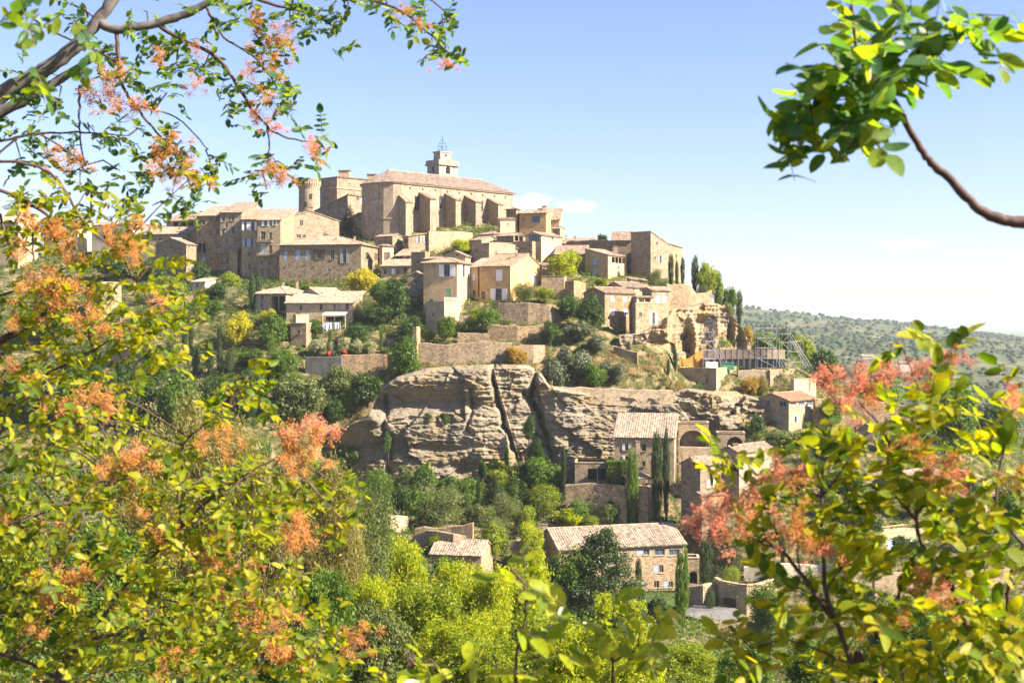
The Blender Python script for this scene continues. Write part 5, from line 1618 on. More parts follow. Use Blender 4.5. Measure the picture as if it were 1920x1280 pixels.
CR = {}
for v in range(4):
    CR['round', v] = (crown_mesh('round_crown', rlobes(10 + v, 18, (.22, .42)), 5600, .115, v, 20, .085), trunk_mesh(v))
    CR['fine', v] = (crown_mesh('fine_crown', rlobes(30 + v, 46, (.13, .27)), 17000, .068, 40 + v, 22, .055, .5, .9, inner=.55), trunk_mesh(20 + v, 7))
for v in range(2):
    CR['olive', v] = (crown_mesh('olive_crown', rlobes(50 + v, 12, (.28, .5)), 6500, .09, 60 + v, 14, .11, .34, 1.0), trunk_mesh(50 + v))
    CR['wisp', v] = (crown_mesh('wispy_crown', rlobes(55 + v, 40, (.15, .3)), 24000, .06, 66 + v, 24, .07, .26, 1.0, inner=.45), trunk_mesh(57 + v, 9))
    lob = [(0, 0, z, .95 * math.sin(math.pi * (.10 + .86 * (1 - z / 2) ** .8)) ** .7, .95 * math.sin(math.pi * (.10 + .86 * (1 - z / 2) ** .8)) ** .7, .22) for z in np.linspace(.12, 1.86, 10)]
    CR['cypress', v] = (crown_mesh('cypress_crown', lob, 3600, .16, 70 + v, 12, .07, .45, .5, True, .72), trunk_mesh(70 + v, 0, 1.2, .12))
    lob = [(0, 0, z, .95 * (1 - z / 2.05) + .05, .95 * (1 - z / 2.05) + .05, .16) for z in np.linspace(.15, 1.9, 10)]
    CR['spire', v] = (crown_mesh('conifer_crown', lob, 3600, .12, 80 + v, 16, .08, .4, .8, False, .55), trunk_mesh(80 + v, 0, 1.6, .05))
    lob = [(0, 0, 1, .85, .85, .9)]
    CR['ball', v] = (crown_mesh('clipped_crown', lob, 4200, .085, 90 + v, 8, .09, .6, .6, False, .86), trunk_mesh(90 + v))
_rg = random.Random(4); lob = []
for i in range(26):
    z = .25 + 1.6 * (i / 25); t = i * 2.4; q = (1 - (z / 2.1) ** 1.3) * .72
    lob.append((q * math.cos(t), q * math.sin(t), z, .36 * (1.15 - z / 2.6), .36 * (1.15 - z / 2.6), .07))
CR['cedar', 0] = (crown_mesh('cedar_crown', lob, 17000, .07, 99, 20, .06, .4, .6, False, .25), trunk_mesh(99, 4, 1.8, .04))
CR['cedar', 1] = CR['cedar', 0]
NV = {'round': 4, 'fine': 4}
_cnt = 0


def settle(px, pyb, Y):
    """depth near Y at which the sight line px,pyb meets the ground"""
    ys = Y * np.linspace(.93, 1.07, 57)
    f = ground_z((px - 960) / FPX * ys, ys) + (pyb - HOR) / FPX * ys
    k = np.where(np.abs(f) < .35)[0]
    if len(k) == 0: k = np.array([np.argmin(np.abs(f))])
    return float(ys[k[np.argmin(np.abs(ys[k] - Y))]])


def tree(label, px, pyb, pyt, wpx, Y, kind='round', col='green', group=None, name=None, dz=1.0, cat=None):
    """px centre column, pyb/pyt foot and top rows, wpx crown width, Y depth"""
    global _cnt
    v = _cnt % NV.get(kind, 2); _cnt += 1
    me, tm = CR[kind, v]
    if kind in ('fine', 'wisp'):
        gg = gz((px - 960) / FPX * Y, Y) - .2
        pyb = HOR - gg * FPX / Y
        wpx = max(wpx, .5 * (pyb - pyt))
    elif dz == 1.0:
        Y = settle(px, pyb, Y)
    b = P(px, pyb, Y); h = (pyb - pyt) / FPX * Y; w = wpx / FPX * Y / 2
    nm = name or {'cypress': 'cypress_tree', 'spire': 'conifer_tree', 'olive': 'olive_tree', 'cedar': 'cedar_tree', 'ball': 'clipped_shrub'}.get(kind, 'broadleaf_tree')
    gzz = gz(b.x, b.y)
    r = tag(empty(nm, Vector((b.x, b.y, min(b.z, gzz)))), label, cat or nm.split('_')[-1], group)
    c = bpy.data.objects.new('crown', me); COL.objects.link(c); c.parent = r
    c.location = (0, 0, b.z - r.location.z); c.scale = (w, w * dz, h / 2); c.rotation_euler.z = (_cnt * 2.399) % 6.28
    if len(me.materials) == 0: me.materials.append(LM[col])
    c.material_slots[0].link = 'OBJECT'; c.material_slots[0].material = LM[col]
    t = bpy.data.objects.new('trunk', tm); COL.objects.link(t); t.parent = r
    t.location = c.location; t.scale = (w, w, max(h / 2, .2)); t.rotation_euler.z = c.rotation_euler.z
    if len(tm.materials) == 0: tm.materials.append(M['bark'])
    return r


T = tree
# hilltop and upper village
T('golden yellow tree in front of the long stone building', 677, 552, 497, 66, 285, 'round', 'yellow')
T('green tree right under the golden yellow one', 712, 575, 520, 54, 281, 'round', 'green')
T('large dark tree left of the big corner house', 742, 605, 517, 66, 277, 'round', 'dark')
T('grey olive tree beside the villa', 681, 602, 553, 46, 268, 'olive', 'olive')
T('dark blue green conifer standing before the church apse', 655, 434, 386, 44, 329, 'spire', 'cyp')
T('sunny tree below the row houses', 432, 550, 504, 56, 292, 'round', 'yg')
T('dark tree filling the gap under the row loggia', 374, 528, 488, 46, 305, 'round', 'dark')
T('dark tree below the sunny one on the left terraces', 405, 572, 528, 56, 286, 'round', 'dark')
T('small pale olive on the left terrace', 430, 574, 536, 30, 284, 'olive', 'pale')
T('dark cypress left of the loggia house', 473, 585, 517, 15, 280, 'cypress', 'cyp')
T('second cypress touching the loggia house', 485, 580, 512, 14, 286, 'cypress', 'cyp')
T('clipped yellow green tree on the far left terrace', 318, 560, 516, 74, 290, 'round', 'yg')
T('dark trees shading the flat garden house', 215, 525, 470, 90, 300, 'round', 'dark')
T('dark round tree right of the flat garden house', 285, 535, 480, 70, 305, 'round', 'dark')
T('light green shrub under the white shed', 372, 605, 550, 36, 277, 'round', 'yg')
T('round dark bush below the white shed', 400, 600, 560, 40, 277, 'round', 'green')
T('bright yellow acacia on the left slope', 448, 650, 578, 60, 262, 'round', 'yellow')
T('yellow crown tip before the loggia house', 502, 612, 575, 42, 266, 'round', 'yellow')
T('broad green tree next to the yellow acacia', 512, 655, 585, 72, 260, 'round', 'green')
T('tall green conifer in front of the terrace wall', 511, 712, 618, 38, 250, 'spire', 'green')
T('thin cypress left of the yellow acacia', 412, 662, 613, 12, 262, 'cypress', 'cyp')
T('thin cypress beside the low tiled house', 346, 665, 600, 12, 260, 'cypress', 'cyp')
T('twin cypress of the low tiled house', 358, 662, 604, 11, 259, 'cypress', 'cyp')
for i, (px, b, t_, w) in enumerate(((318, 690, 638, 16), (366, 700, 650, 18), (393, 706, 640, 17), (412, 702, 655, 14), (430, 705, 660, 18), (300, 690, 650, 14))):
    T(('leftmost', 'second', 'third', 'fourth', 'fifth', 'most hidden')[i] + ' dark cypress in the shaded belt on the left slope', px, b, t_, w, 252 - i * .6, 'cypress', 'cyp', 'cypresses in the shaded belt')
T('round grey green oak below the concrete terrace wall', 560, 800, 690, 118, 240, 'round', 'olive')
T('dark tree behind the oak on the left', 470, 770, 690, 90, 243, 'round', 'dark')
T('shaded tree in the lower left grove', 250, 800, 694, 96, 238, 'round', 'dark')
T('bushy green tree in the lower left grove', 330, 810, 690, 100, 236, 'round', 'green')
T('small dark tree right in the lower left grove', 405, 775, 692, 74, 240, 'round', 'dark')
T('tree at the far left of the lower grove', 150, 800, 690, 120, 236, 'round', 'green')
T('tree at the frame edge of the lower grove', 40, 800, 680, 130, 238, 'round', 'dark')
T('large shrub mass above the shaded grove', 80, 640, 560, 140, 262, 'round', 'green')
T('ivy dark tree at the left end of the cliff', 690, 760, 690, 66, 244, 'round', 'dark')
T('yellow green bush on the left cliff shoulder', 652, 775, 728, 30, 243, 'round', 'yg')
T('green bush between oak and cliff', 625, 790, 740, 50, 242, 'round', 'dark')
T('spring green shrub at the left cliff foot', 655, 880, 818, 70, 228, 'round', 'green')
for i, (px, w, t_) in enumerate(((597, 34, 628), (621, 22, 640), (645, 30, 630), (670, 28, 632), (697, 22, 634))):
    T(('first', 'second', 'third', 'fourth', 'fifth')[i] + ' round pale flowering tree from the left on the garden terrace', px, 666, t_, w, 254.5, 'round', 'pale', 'flowering trees on the terrace')
T('slim cypress at left among the flowering trees', 619, 655, 617, 7, 259, 'cypress', 'green')
T('slim cypress in the middle above the flowering trees', 663, 648, 614, 7, 262, 'cypress', 'green')
T('slim cypress at right end of the upper terrace wall', 715, 660, 616, 7, 258, 'cypress', 'green')
T('low dark hedge row on the upper terrace', 700, 632, 606, 90, 266, 'round', 'dark', name='garden_hedge', cat='hedge', dz=.4)
T('leafy fig tree hanging at the left end of the rampart', 762, 712, 632, 66, 248, 'round', 'green')
T('leafy shrub under the plastered terrace', 836, 642, 590, 46, 256, 'round', 'green')
T('small bush left of that leafy shrub', 803, 642, 616, 30, 256, 'round', 'yg')
T('round bush at the foot of the orange house', 917, 622, 570, 54, 259, 'round', 'green')
T('ivy clump on the plastered terrace corner', 812, 592, 560, 30, 259, 'round', 'dark')
T('open crowned little olive before the bright gable', 983, 568, 526, 60, 265, 'olive', 'olive')
T('bush right of the little olive', 1022, 566, 535, 42, 266, 'round', 'yg')
T('dark laurel behind the curved dry stone wall', 1066, 602, 545, 56, 264, 'round', 'dark')
T('large dark fig below the tall stone house', 1107, 625, 550, 62, 259, 'round', 'dark')
T('big bright bamboo clump in the upper village', 1055, 528, 470, 76, 284, 'round', 'lime')
T('second bright clump behind the bamboo', 1068, 510, 464, 50, 290, 'round', 'yg')
T('bright green tree on the roof terrace under the church', 866, 474, 446, 56, 303, 'round', 'lime')
T('dark shrub right of the lower terrace wall', 1031, 645, 600, 46, 254, 'round', 'dark')
T('orange gold bush on the cliff-top rampart', 968, 690, 648, 56, 247, 'round', 'gold')
for i, (px, b, t_, w, c) in enumerate(((1042, 735, 668, 58, 'grey'), (1092, 712, 650, 60, 'grey'), (1135, 705, 676, 44, 'grey'), (1158, 722, 678, 38, 'grey'), (1085, 640, 598, 64, 'grey'), (1118, 662, 622, 50, 'grey'), (1060, 690, 645, 40, 'grey'))):
    T(('largest low', 'central', 'small right', 'rightmost', 'upper', 'upper right', 'upper left')[i] + ' grey green prickly pear clump on the cactus slope', px, b, t_, w, 246 + (735 - b) * .09, 'round', c, 'prickly pear clumps', name='prickly_pear', cat='cactus')
T('fresh green bush in front of the cactus slope', 1112, 730, 680, 62, 244, 'round', 'green')
T('dark cypress on the spur edge next to the timber fence', 1266, 700, 655, 9, 257, 'cypress', 'cyp')
T('low cypress left of the timber fence', 1253, 705, 675, 8, 254, 'cypress', 'cyp')
T('trailing ivy over the wall under the blockhouse', 1308, 752, 716, 70, 249.5, 'round', 'dark', name='ivy', cat='ivy', dz=.25)
T('small agave bush right of the blockhouse', 1396, 772, 744, 20, 248, 'round', 'yg')
T('slender cypress right of the tall castle-like block', 1258, 540, 479, 12, 290, 'cypress', 'cyp')
T('thin cypress next to the slender one', 1269, 538, 490, 8, 291, 'cypress', 'cyp')
T('third cypress right of the tall castle-like block', 1280, 538, 485, 10, 291, 'cypress', 'cyp')
T('pointed dark conifer before the green tree on the spur', 1303, 550, 482, 15, 288, 'cypress', 'cyp')
T('full green tree crowning the right spur', 1328, 560, 486, 56, 292, 'round', 'yg')
T('grey bush on the spur wall', 1320, 568, 530, 36, 284, 'olive', 'olive')
T('ivy column tree at the spur edge', 1347, 590, 515, 20, 287, 'cypress', 'green')
T('loose tree at the right edge of the spur', 1366, 605, 536, 36, 287, 'round', 'green')
T('tall cypress at the very edge of the spur', 1386, 610, 548, 13, 286, 'cypress', 'cyp')
T('dry bush hanging on the golden rock', 1355, 600, 562, 38, 276, 'round', 'olive')
T('olive below the tall castle-like block', 1227, 540, 503, 36, 287, 'olive', 'olive')
T('bush below the blue shutters house', 1128, 545, 520, 30, 290, 'round', 'yg')
T('dark cypress hidden left of the tall block', 1179, 500, 468, 9, 297, 'cypress', 'cyp')
T('palm-like dark crown on the skyline', 1130, 458, 436, 24, 335, 'round', 'dark')
T('shade tree left of the villa olive', 668, 645, 606, 60, 262, 'round', 'dark')
T('dark bush mass under the big dark tree', 705, 612, 566, 64, 272, 'round', 'dark')
T('dark bush at the foot of the small stone gable', 772, 640, 588, 58, 262, 'round', 'dark')
T('ivy bush right of the plastered terrace', 872, 628, 598, 34, 259, 'round', 'green')
T('bush in the corner below the orange house', 893, 612, 578, 36, 262, 'round', 'yg')
T('low hedge below the long stone building', 590, 552, 534, 90, 293, 'round', 'green', name='garden_hedge', cat='hedge', dz=.45)
T('bush under the left end of the long building', 540, 552, 528, 44, 294, 'round', 'dark')
T('green bush before the low shuttered house', 735, 548, 522, 40, 290, 'round', 'green')
T('shrub between tower house and villa', 590, 628, 598, 36, 262, 'round', 'green')
T('young cypress on the slope under the spur houses', 1178, 672, 640, 10, 256, 'cypress', 'cyp')
T('thicket left of the square tower house', 530, 640, 600, 40, 262, 'round', 'dark')
T('thicket on the terrace under the acacia', 468, 690, 650, 60, 254, 'round', 'green')
T('grey bush on the left terrace under the yellow acacia', 425, 700, 668, 46, 252, 'olive', 'olive')
T('dark shrub above the garden terrace wall', 760, 655, 628, 40, 257, 'round', 'dark')
# behind the stage
T('large dark oak right of the stage', 1545, 728, 646, 82, 285, 'round', 'dark')
T('green bush behind the middle scaffold', 1440, 690, 612, 60, 300, 'round', 'green')
T('bright green tree behind the right scaffold', 1500, 690, 628, 70, 310, 'round', 'yg')
T('dark juniper between the scaffolds', 1475, 680, 610, 40, 305, 'round', 'dark')
T('orange dry shrub on the right spur slope', 1402, 665, 605, 26, 284, 'round', 'gold')
T('ochre heath bush under the stage platform', 1405, 745, 700, 40, 258, 'round', 'gold')
T('reddish heath bush right of the ochre one', 1428, 740, 703, 34, 258, 'round', 'tan')
T('green tree beside the red roofed house', 1560, 805, 742, 52, 244, 'round', 'green')
T('wide vine covered bush before the hut', 1575, 830, 795, 80, 236, 'round', 'yg')
T('shrub under the red roofed house', 1470, 845, 800, 80, 238, 'round', 'olive')
T('dark tree left of the red roofed house', 1418, 815, 775, 34, 243, 'round', 'dark')
T('tall green tree at right below the far hill', 1790, 860, 705, 110, 262, 'round', 'green')
T('dark tree right of the tall green one', 1870, 860, 745, 90, 268, 'round', 'dark')
T('round tree behind the blossom', 1650, 800, 690, 90, 300, 'round', 'green')
T('round tree in the shrub gap before the pink roof', 1605, 960, 885, 60, 214, 'round', 'green')
T('olive near the pool terrace', 1565, 1065, 1010, 46, 195, 'olive', 'olive')
T('dark cypress near the pool terrace', 1590, 1075, 1000, 14, 194, 'cypress', 'cyp')
T('short cypress beside the pool terrace steps', 1468, 1062, 1005, 12, 195, 'cypress', 'cyp')
T('green hedge bush on the curved wall', 1372, 1095, 1060, 34, 192, 'ball', 'yg')
T('shrub spilling over the curved wall', 1450, 1100, 1060, 70, 191, 'round', 'green')
T('far right tree beyond the roofs', 1900, 1000, 900, 90, 215, 'round', 'green')
# gardens under the cliff
T('clipped round holm oak left in the cliff gardens', 708, 945, 878, 70, 222, 'ball', 'green')
T('tall rounded laurel against the cliff foot', 797, 940, 866, 64, 224, 'round', 'green')
T('lower laurel right of the tall one', 838, 940, 890, 56, 223, 'round', 'green')
T('wide olive in the centre of the gardens', 822, 990, 915, 110, 213, 'olive', 'olive')
T('bushy hedge behind the thin cypresses', 880, 945, 888, 80, 224, 'round', 'green')
T('golden shrub climbing at the cliff foot', 935, 920, 862, 80, 229, 'round', 'yg')
T('big glossy round tree below the cliff crack', 1018, 930, 855, 92, 226, 'round', 'green')
T('clipped bright ball shrub below the glossy tree', 1020, 962, 906, 68, 217, 'ball', 'yg')
T('olive left of the clipped ball shrub', 955, 985, 918, 66, 212, 'olive', 'olive')
T('yellow green ball left of the ball shrub', 945, 935, 898, 50, 220, 'ball', 'yg')
T('small dark shrub under the olive', 985, 1005, 945, 54, 208, 'round', 'yg')
T('long lavender hedge with bright tips', 1062, 992, 948, 90, 217, 'round', 'lime', dz=.5)
T('right end of the bright tipped hedge', 1108, 992, 962, 56, 217, 'round', 'yg')
T('grey green olive in front of the ruin', 928, 1030, 966, 72, 201, 'olive', 'olive')
T('silver bush by the garden pier', 1110, 965, 935, 50, 219, 'olive', 'olive')
T('tall agave bush right of the silver one', 1150, 985, 935, 30, 218, 'round', 'green')
T('rounded bush left before the old garden wall', 1085, 985, 930, 56, 215, 'round', 'green')
T('shady bush right before the old garden wall', 1140, 980, 938, 44, 214, 'round', 'olive')
T('dark ivy high in the cliff crack', 992, 832, 776, 30, 237.5, 'round', 'dark', name='ivy', cat='ivy', dz=.4)
T('dark ivy low in the cliff crack', 1004, 890, 815, 42, 236, 'round', 'dark', name='ivy', cat='ivy', dz=.5)
T('dark ivy at the foot of the left crack', 950, 880, 828, 26, 236, 'round', 'dark', name='ivy', cat='ivy', dz=.5)
T('dark bush growing from the left cliff hole', 728, 850, 806, 30, 237, 'round', 'dark', dz=.5)
T('small dark bush in the cliff cave', 834, 800, 772, 24, 237.5, 'round', 'dark', dz=.5)
T('tuft growing under the cliff shelf', 803, 788, 772, 22, 237, 'round', 'olive', dz=.5)
T('ivy drapery at the right cliff foot', 905, 905, 855, 40, 234, 'round', 'dark', name='ivy', cat='ivy', dz=.5)
for i, (px, b, t_, Y) in enumerate(((672, 960, 910, 214), (726, 972, 915, 212), (762, 950, 888, 222), (843, 945, 895, 221), (877, 975, 918, 211), (897, 965, 896, 216), (929, 945, 894, 220), (878, 940, 896, 223), (785, 950, 905, 222))):
    T(('far left', 'second', 'dark', 'middle', 'bright sunlit', 'tall', 'right', 'half hidden', 'shaded')[i] + ' thin clipped cypress in the gardens below the cliff', px, b, t_, 10, Y, 'cypress', 'green' if i in (1, 4) else 'cyp', 'thin clipped garden cypresses')
T('left of two thin cypresses beside the dark garage', 1057, 925, 840, 10, 226, 'cypress', 'cyp')
T('right of two thin cypresses beside the dark garage', 1074, 905, 841, 10, 227, 'cypress', 'cyp')
T('tall cypress standing before the pavilion', 1186, 992, 845, 25, 217, 'cypress', 'green')
T('tallest dark cypress before the white tiled house', 1232, 980, 818, 25, 219, 'cypress', 'cyp')
T('slimmer cypress just right of the tallest one', 1249, 975, 807, 15, 221, 'cypress', 'cyp')
T('cypress right of the farmhouse gable end', 1324, 1098, 1012, 27, 192, 'cypress', 'cyp')
T('cypress on the farmhouse lawn', 1279, 1175, 1030, 30, 182, 'cypress', 'green')
T('small cypress against the farmhouse wall', 1197, 1120, 1050, 14, 194, 'cypress', 'cyp')
T('clipped dark column shrub by the yard wall', 1331, 1145, 1100, 22, 187, 'ball', 'cyp')
T('broad dark cedar covering the farmhouse', 1128, 1170, 988, 200, 186, 'cedar', 'cyp')
T('bright ash tree left of the cedar', 1062, 1150, 1010, 90, 185, 'round', 'green')
T('shaded shrub on the farmhouse lawn', 1235, 1170, 1118, 60, 180, 'round', 'dark')
T('bush at the drive corner', 1440, 1190, 1085, 110, 172, 'fine', 'green')
_r = random.Random(31)
ORD = 'first second third fourth fifth sixth seventh eighth ninth tenth eleventh twelfth thirteenth fourteenth fifteenth sixteenth seventeenth eighteenth nineteenth twentieth twenty-first twenty-second twenty-third twenty-fourth twenty-fifth twenty-sixth'.split()
for (x0, x1, y0, y1, Y0, Y1, n, cols, lab, grp) in (
        (120, 640, 700, 800, 250, 232, 26, ('dark', 'green', 'dark', 'olive'), '%s tree from the left in the shaded grove left of the cliff', 'shaded grove left of the cliff'),
        (200, 660, 830, 980, 222, 200, 22, ('green', 'olive', 'yg'), '%s tree from the left on the slope under the shaded grove', 'trees under the shaded grove'),
        (690, 1010, 905, 990, 228, 211, 16, ('green', 'olive', 'dark'), '%s bush from the left packed between the thin clipped garden cypresses', 'bushes between the garden cypresses'),
        (1500, 1900, 830, 1060, 240, 192, 26, ('green', 'dark', 'yg'), '%s garden tree from the left between the roofs behind the right shrub', 'garden trees behind the right shrub'),
        (640, 1000, 1020, 1110, 196, 165, 14, ('yg', 'green', 'lime'), '%s sunny bush from the left below the ruin and the barn', 'sunny bushes below the ruin')):
    xs = []
    for i in range(n):
        t = _r.random(); x = _r.uniform(x0, x1); yb_ = y0 + (y1 - y0) * t; Yt = Y0 + (Y1 - Y0) * t
        xs.append((x, yb_, Yt))
    xs.sort()
    for i, (x, yb_, Yt) in enumerate(xs):
        w = _r.uniform(34, 66); T(lab % ORD[i], x, yb_, yb_ - w * _r.uniform(.75, 1.15), w, Yt, 'round', _r.choice(cols), grp)


def hedge_block():
    rng = np.random.default_rng(8); A, B = P(1139, 866, 223), P(1184, 918, 223); D = 3.0
    o = Vector((A.x, 223, B.z)); n = 9000; w, h = B.x - A.x, A.z - B.z
    f = rng.integers(0, 4, n); u = rng.random(n); v = rng.random(n)
    c = np.zeros((n, 3)); d = np.zeros((n, 3))
    m = f == 0; c[m] = np.stack([u[m] * w, 0 * u[m], v[m] * h], 1); d[m] = (0, -1, 0)
    m = f == 1; c[m] = np.stack([u[m] * w, v[m] * D, 0 * u[m] + h], 1); d[m] = (0, 0, 1)
    m = f == 2; c[m] = np.stack([0 * u[m] + w, u[m] * D, v[m] * h], 1); d[m] = (1, 0, 0)
    m = f == 3; c[m] = np.stack([0 * u[m], u[m] * D, v[m] * h], 1); d[m] = (-1, 0, 0)
    c += rng.normal(0, .07, (n, 3))
    V = leaf_quads(c, d, .22, rng, .7, .5)
    r = tag(empty('clipped_hedge', o), 'tall box-cut hedge beside the pavilion', 'hedge')
    link('foliage', np_mesh('foliage', V, np.arange(n * 4).reshape(-1, 4)), LM['green'], r)
    m = MB(); m.box(.15, .15, -1, w - .15, D - .15, h - .15); m.build('stems', M['bark'], r)


hedge_block()

# ---- valley and near slope: crowns close enough to show single leaves
T('tawny feathery tree at left centre of the valley', 380, 1010, 702, 185, 112, 'wisp', 'tan')
T('second tawny tree behind the orange berry tuft', 480, 1030, 775, 190, 100, 'wisp', 'tan')
T('broad tawny tamarisk in the valley', 615, 1090, 835, 190, 104, 'wisp', 'tan')
T('right-hand tawny crown touching the lime trees', 672, 1100, 890, 110, 112, 'wisp', 'olive')
T('tawny tree hidden behind the left berries', 270, 1000, 760, 150, 108, 'wisp', 'tan')
T('lime green ash in front of the garden wall', 750, 1190, 990, 150, 122, 'fine', 'lime')
T('lime green crown below the ruin', 850, 1210, 1035, 140, 118, 'fine', 'lime')
T('lime green crown reaching up beside the farmhouse', 990, 1190, 1010, 130, 126, 'fine', 'lime')
T('yellowish crown under the pale barn roof', 915, 1240, 1045, 160, 108, 'fine', 'lime')
T('wide sunny oak low in the valley', 800, 1280, 1075, 210, 92, 'fine', 'yg')
T('green oak left in the valley bottom', 615, 1260, 1050, 150, 88, 'fine', 'green')
T('spreading oak at bottom centre', 1020, 1300, 1120, 220, 84, 'fine', 'yg')
T('darker oak behind the bottom left earth patch', 710, 1300, 1120, 150, 76, 'fine', 'olive')
T('golden round tree at bottom right of centre', 1165, 1290, 1105, 150, 118, 'fine', 'lime')
T('low oak right of the golden tree', 1290, 1300, 1200, 160, 92, 'fine', 'yg')
T('leafy oak under the road wall', 1400, 1310, 1205, 170, 96, 'fine', 'green')
T('dense bush low in front of the right shrub', 1540, 1320, 1190, 180, 90, 'fine', 'green')
T('green mass behind the right shrub foot', 1700, 1320, 1120, 220, 110, 'fine', 'green')
T('tree mass at the lower right corner', 1870, 1320, 1110, 200, 105, 'fine', 'yg')
T('low scrub oak filling the bottom centre', 900, 1330, 1170, 240, 66, 'fine', 'yg')
T('scrub oak left of the earth patch', 540, 1330, 1130, 180, 70, 'fine', 'green')
T('scrub oak far down left behind the berries', 380, 1330, 1080, 220, 72, 'fine', 'yg')
T('leafy mass in the left valley behind the berries', 180, 1330, 960, 260, 80, 'fine', 'green')
T('leafy mass at the left frame edge', 0, 1330, 900, 240, 82, 'fine', 'yg')
T('glowing lime crown at bottom centre right', 1090, 1340, 1150, 200, 74, 'fine', 'lime')
T('glowing lime crown at bottom centre left', 860, 1340, 1140, 190, 80, 'fine', 'lime')
T('sunny crown above the bottom earth patch', 700, 1340, 1060, 150, 96, 'fine', 'lime')
T('scrub right of the bottom earth patch', 1180, 1340, 1210, 200, 64, 'fine', 'lime')


# ---- undergrowth nobody could count
def undergrowth():
    rng = np.random.default_rng(12)
    N = 60000
    x = rng.uniform(-150, 150, N); y = rng.uniform(60, 345, N)
    keep = np.abs(x) < y * .42 + 5
    x, y = x[keep], y[keep]
    z = ground_z(x, y)
    zx = ground_z(x + 1.5, y); zy = ground_z(x, y + 1.5)
    sl = np.hypot(zx - z, zy - z)
    dens = NZ.fbm(x * .07, y * .07, 3)
    dry = ((y > 243) & (y < 262) & (x > 13) & (x < 33)) | (np.abs(y - 185) < 6) & (x > 22) & (x < 36)
    k = (sl < 3.0) & (dens > .31) & ~(dry & (rng.random(len(x)) < .6))
    x, y, z = x[k], y[k], z[k]
    for nm, mat, sel, n, size in (('undergrowth', LM['green'], rng.random(len(x)) < .45, 24, .34), ('scrub', LM['olive'], rng.random(len(x)) < .22, 24, .32), ('brushwood', LM['dark'], (rng.random(len(x)) < .25) & (x < -10), 26, .36)):
        cx, cy, cz = x[sel], y[sel], z[sel]
        m = len(cx)
        r = rng.uniform(.4, 1.5, m) * np.interp(cy, [60, 120, 200, 260, 345], [1.2, 1.2, .9, .75, .7])
        p = rng.normal(0, .55, (m, n, 3)); p[:, :, 2] = np.abs(p[:, :, 2])
        c = (p * r[:, None, None] + np.stack([cx, cy, cz], 1)[:, None]).reshape(-1, 3)
        V = leaf_quads(c, p.reshape(-1, 3) + np.array([0, 0, .4]), size, rng, .55)
        tag(link(nm, np_mesh(nm, V, np.arange(len(V)).reshape(-1, 4)), mat), {'undergrowth': 'low green undergrowth', 'scrub': 'grey green scrub', 'brushwood': 'dark brushwood'}[nm] + ' spread over the terraces and the valley slope', 'plants', kind='stuff')
    # dry grass: blades standing on the sunny slopes
    spots = []
    for px0, px1, py0, py1, Y0, Y1, n in ((1100, 1260, 640, 712, 249, 255, 7000), (800, 1060, 625, 690, 248, 257, 5000), (860, 930, 625, 640, 254, 258, 1500), (700, 800, 690, 725, 246, 250, 2500), (1385, 1440, 610, 690, 278, 284, 2500), (1250, 1310, 700, 735, 246, 250, 2500), (640, 740, 730, 780, 243, 247, 2000), (800, 900, 425, 436, 321, 328, 900), (1260, 1350, 560, 590, 278, 284, 1500)):
        yy = rng.uniform(Y0, Y1, n); xx = (rng.uniform(px0, px1, n) - 960) / FPX * yy
        spots.append(np.stack([xx, yy], 1))
    n = 16000; yy = rng.uniform(36, 80, n); xx = rng.uniform(-.4, .3, n) * yy
    spots.append(np.stack([xx, yy], 1))
    s = np.concatenate(spots)
    s = s[NZ.fbm(s[:, 0] * .9, s[:, 1] * .9, 4) + rng.normal(0, .07, len(s)) > .5]
    zz = ground_z(s[:, 0], s[:, 1]) - .15
    c = np.stack([s[:, 0], s[:, 1], zz + .25], 1)
    nn = rng.normal(0, 1, c.shape); nn[:, 2] *= .2
    V = leaf_quads(c, nn, .5, rng, .16, .35, np.tile(np.array([[0, 0, 1.0]]), (len(c), 1)))
    tag(link('dry_grass', np_mesh('dry_grass', V, np.arange(len(V)).reshape(-1, 4)), LM['straw']), 'dry straw coloured grass on the sunny slopes', 'grass', kind='stuff')


undergrowth()

# ------------------------------------------------------------------ foreground shrubs with berries
FL = {
    'lit': leaf_mat('foreground_leaf_sunny', [(.06, .12, .012), (.15, .22, .013), (.26, .31, .015), (.36, .36, .018), (.44, .38, .02)], .6, .48, .3, (1.5, 1.4, .32), True),
    'cool': leaf_mat('foreground_leaf_cool', [(.035, .10, .045), (.065, .15, .05), (.13, .21, .03), (.28, .32, .02)], .55, .42, .35, (1.6, 1.6, .4), True),
}
FL['bright'] = leaf_mat('young_leaf_bright', [(.14, .21, .014), (.26, .34, .015), (.38, .43, .018), (.46, .46, .05)], .6, .28, .6, (1.4, 1.35, .3), True)
FL['fresh'] = leaf_mat('bough_leaf_fresh', [(.05, .13, .06), (.09, .19, .065), (.16, .26, .04), (.33, .38, .02)], .58, .42, .35, (1.6, 1.6, .4), True)
BERRY = {
    'orange': leaf_mat('orange_berries', [(.60, .21, .04), (.68, .32, .05), (.62, .42, .07), (.64, .26, .08)], .45, .6, .3, (1.2, 1.1, .8)),
    'pink': leaf_mat('pink_red_berries', [(.84, .24, .20), (.88, .36, .27), (.90, .52, .38), (.86, .50, .16)], .5, .6, .3, (1.1, 1.0, .9)),
}
STALK = plain_mat('reddish_stalk', (.50, .24, .12), .7, .3, .3, 40)


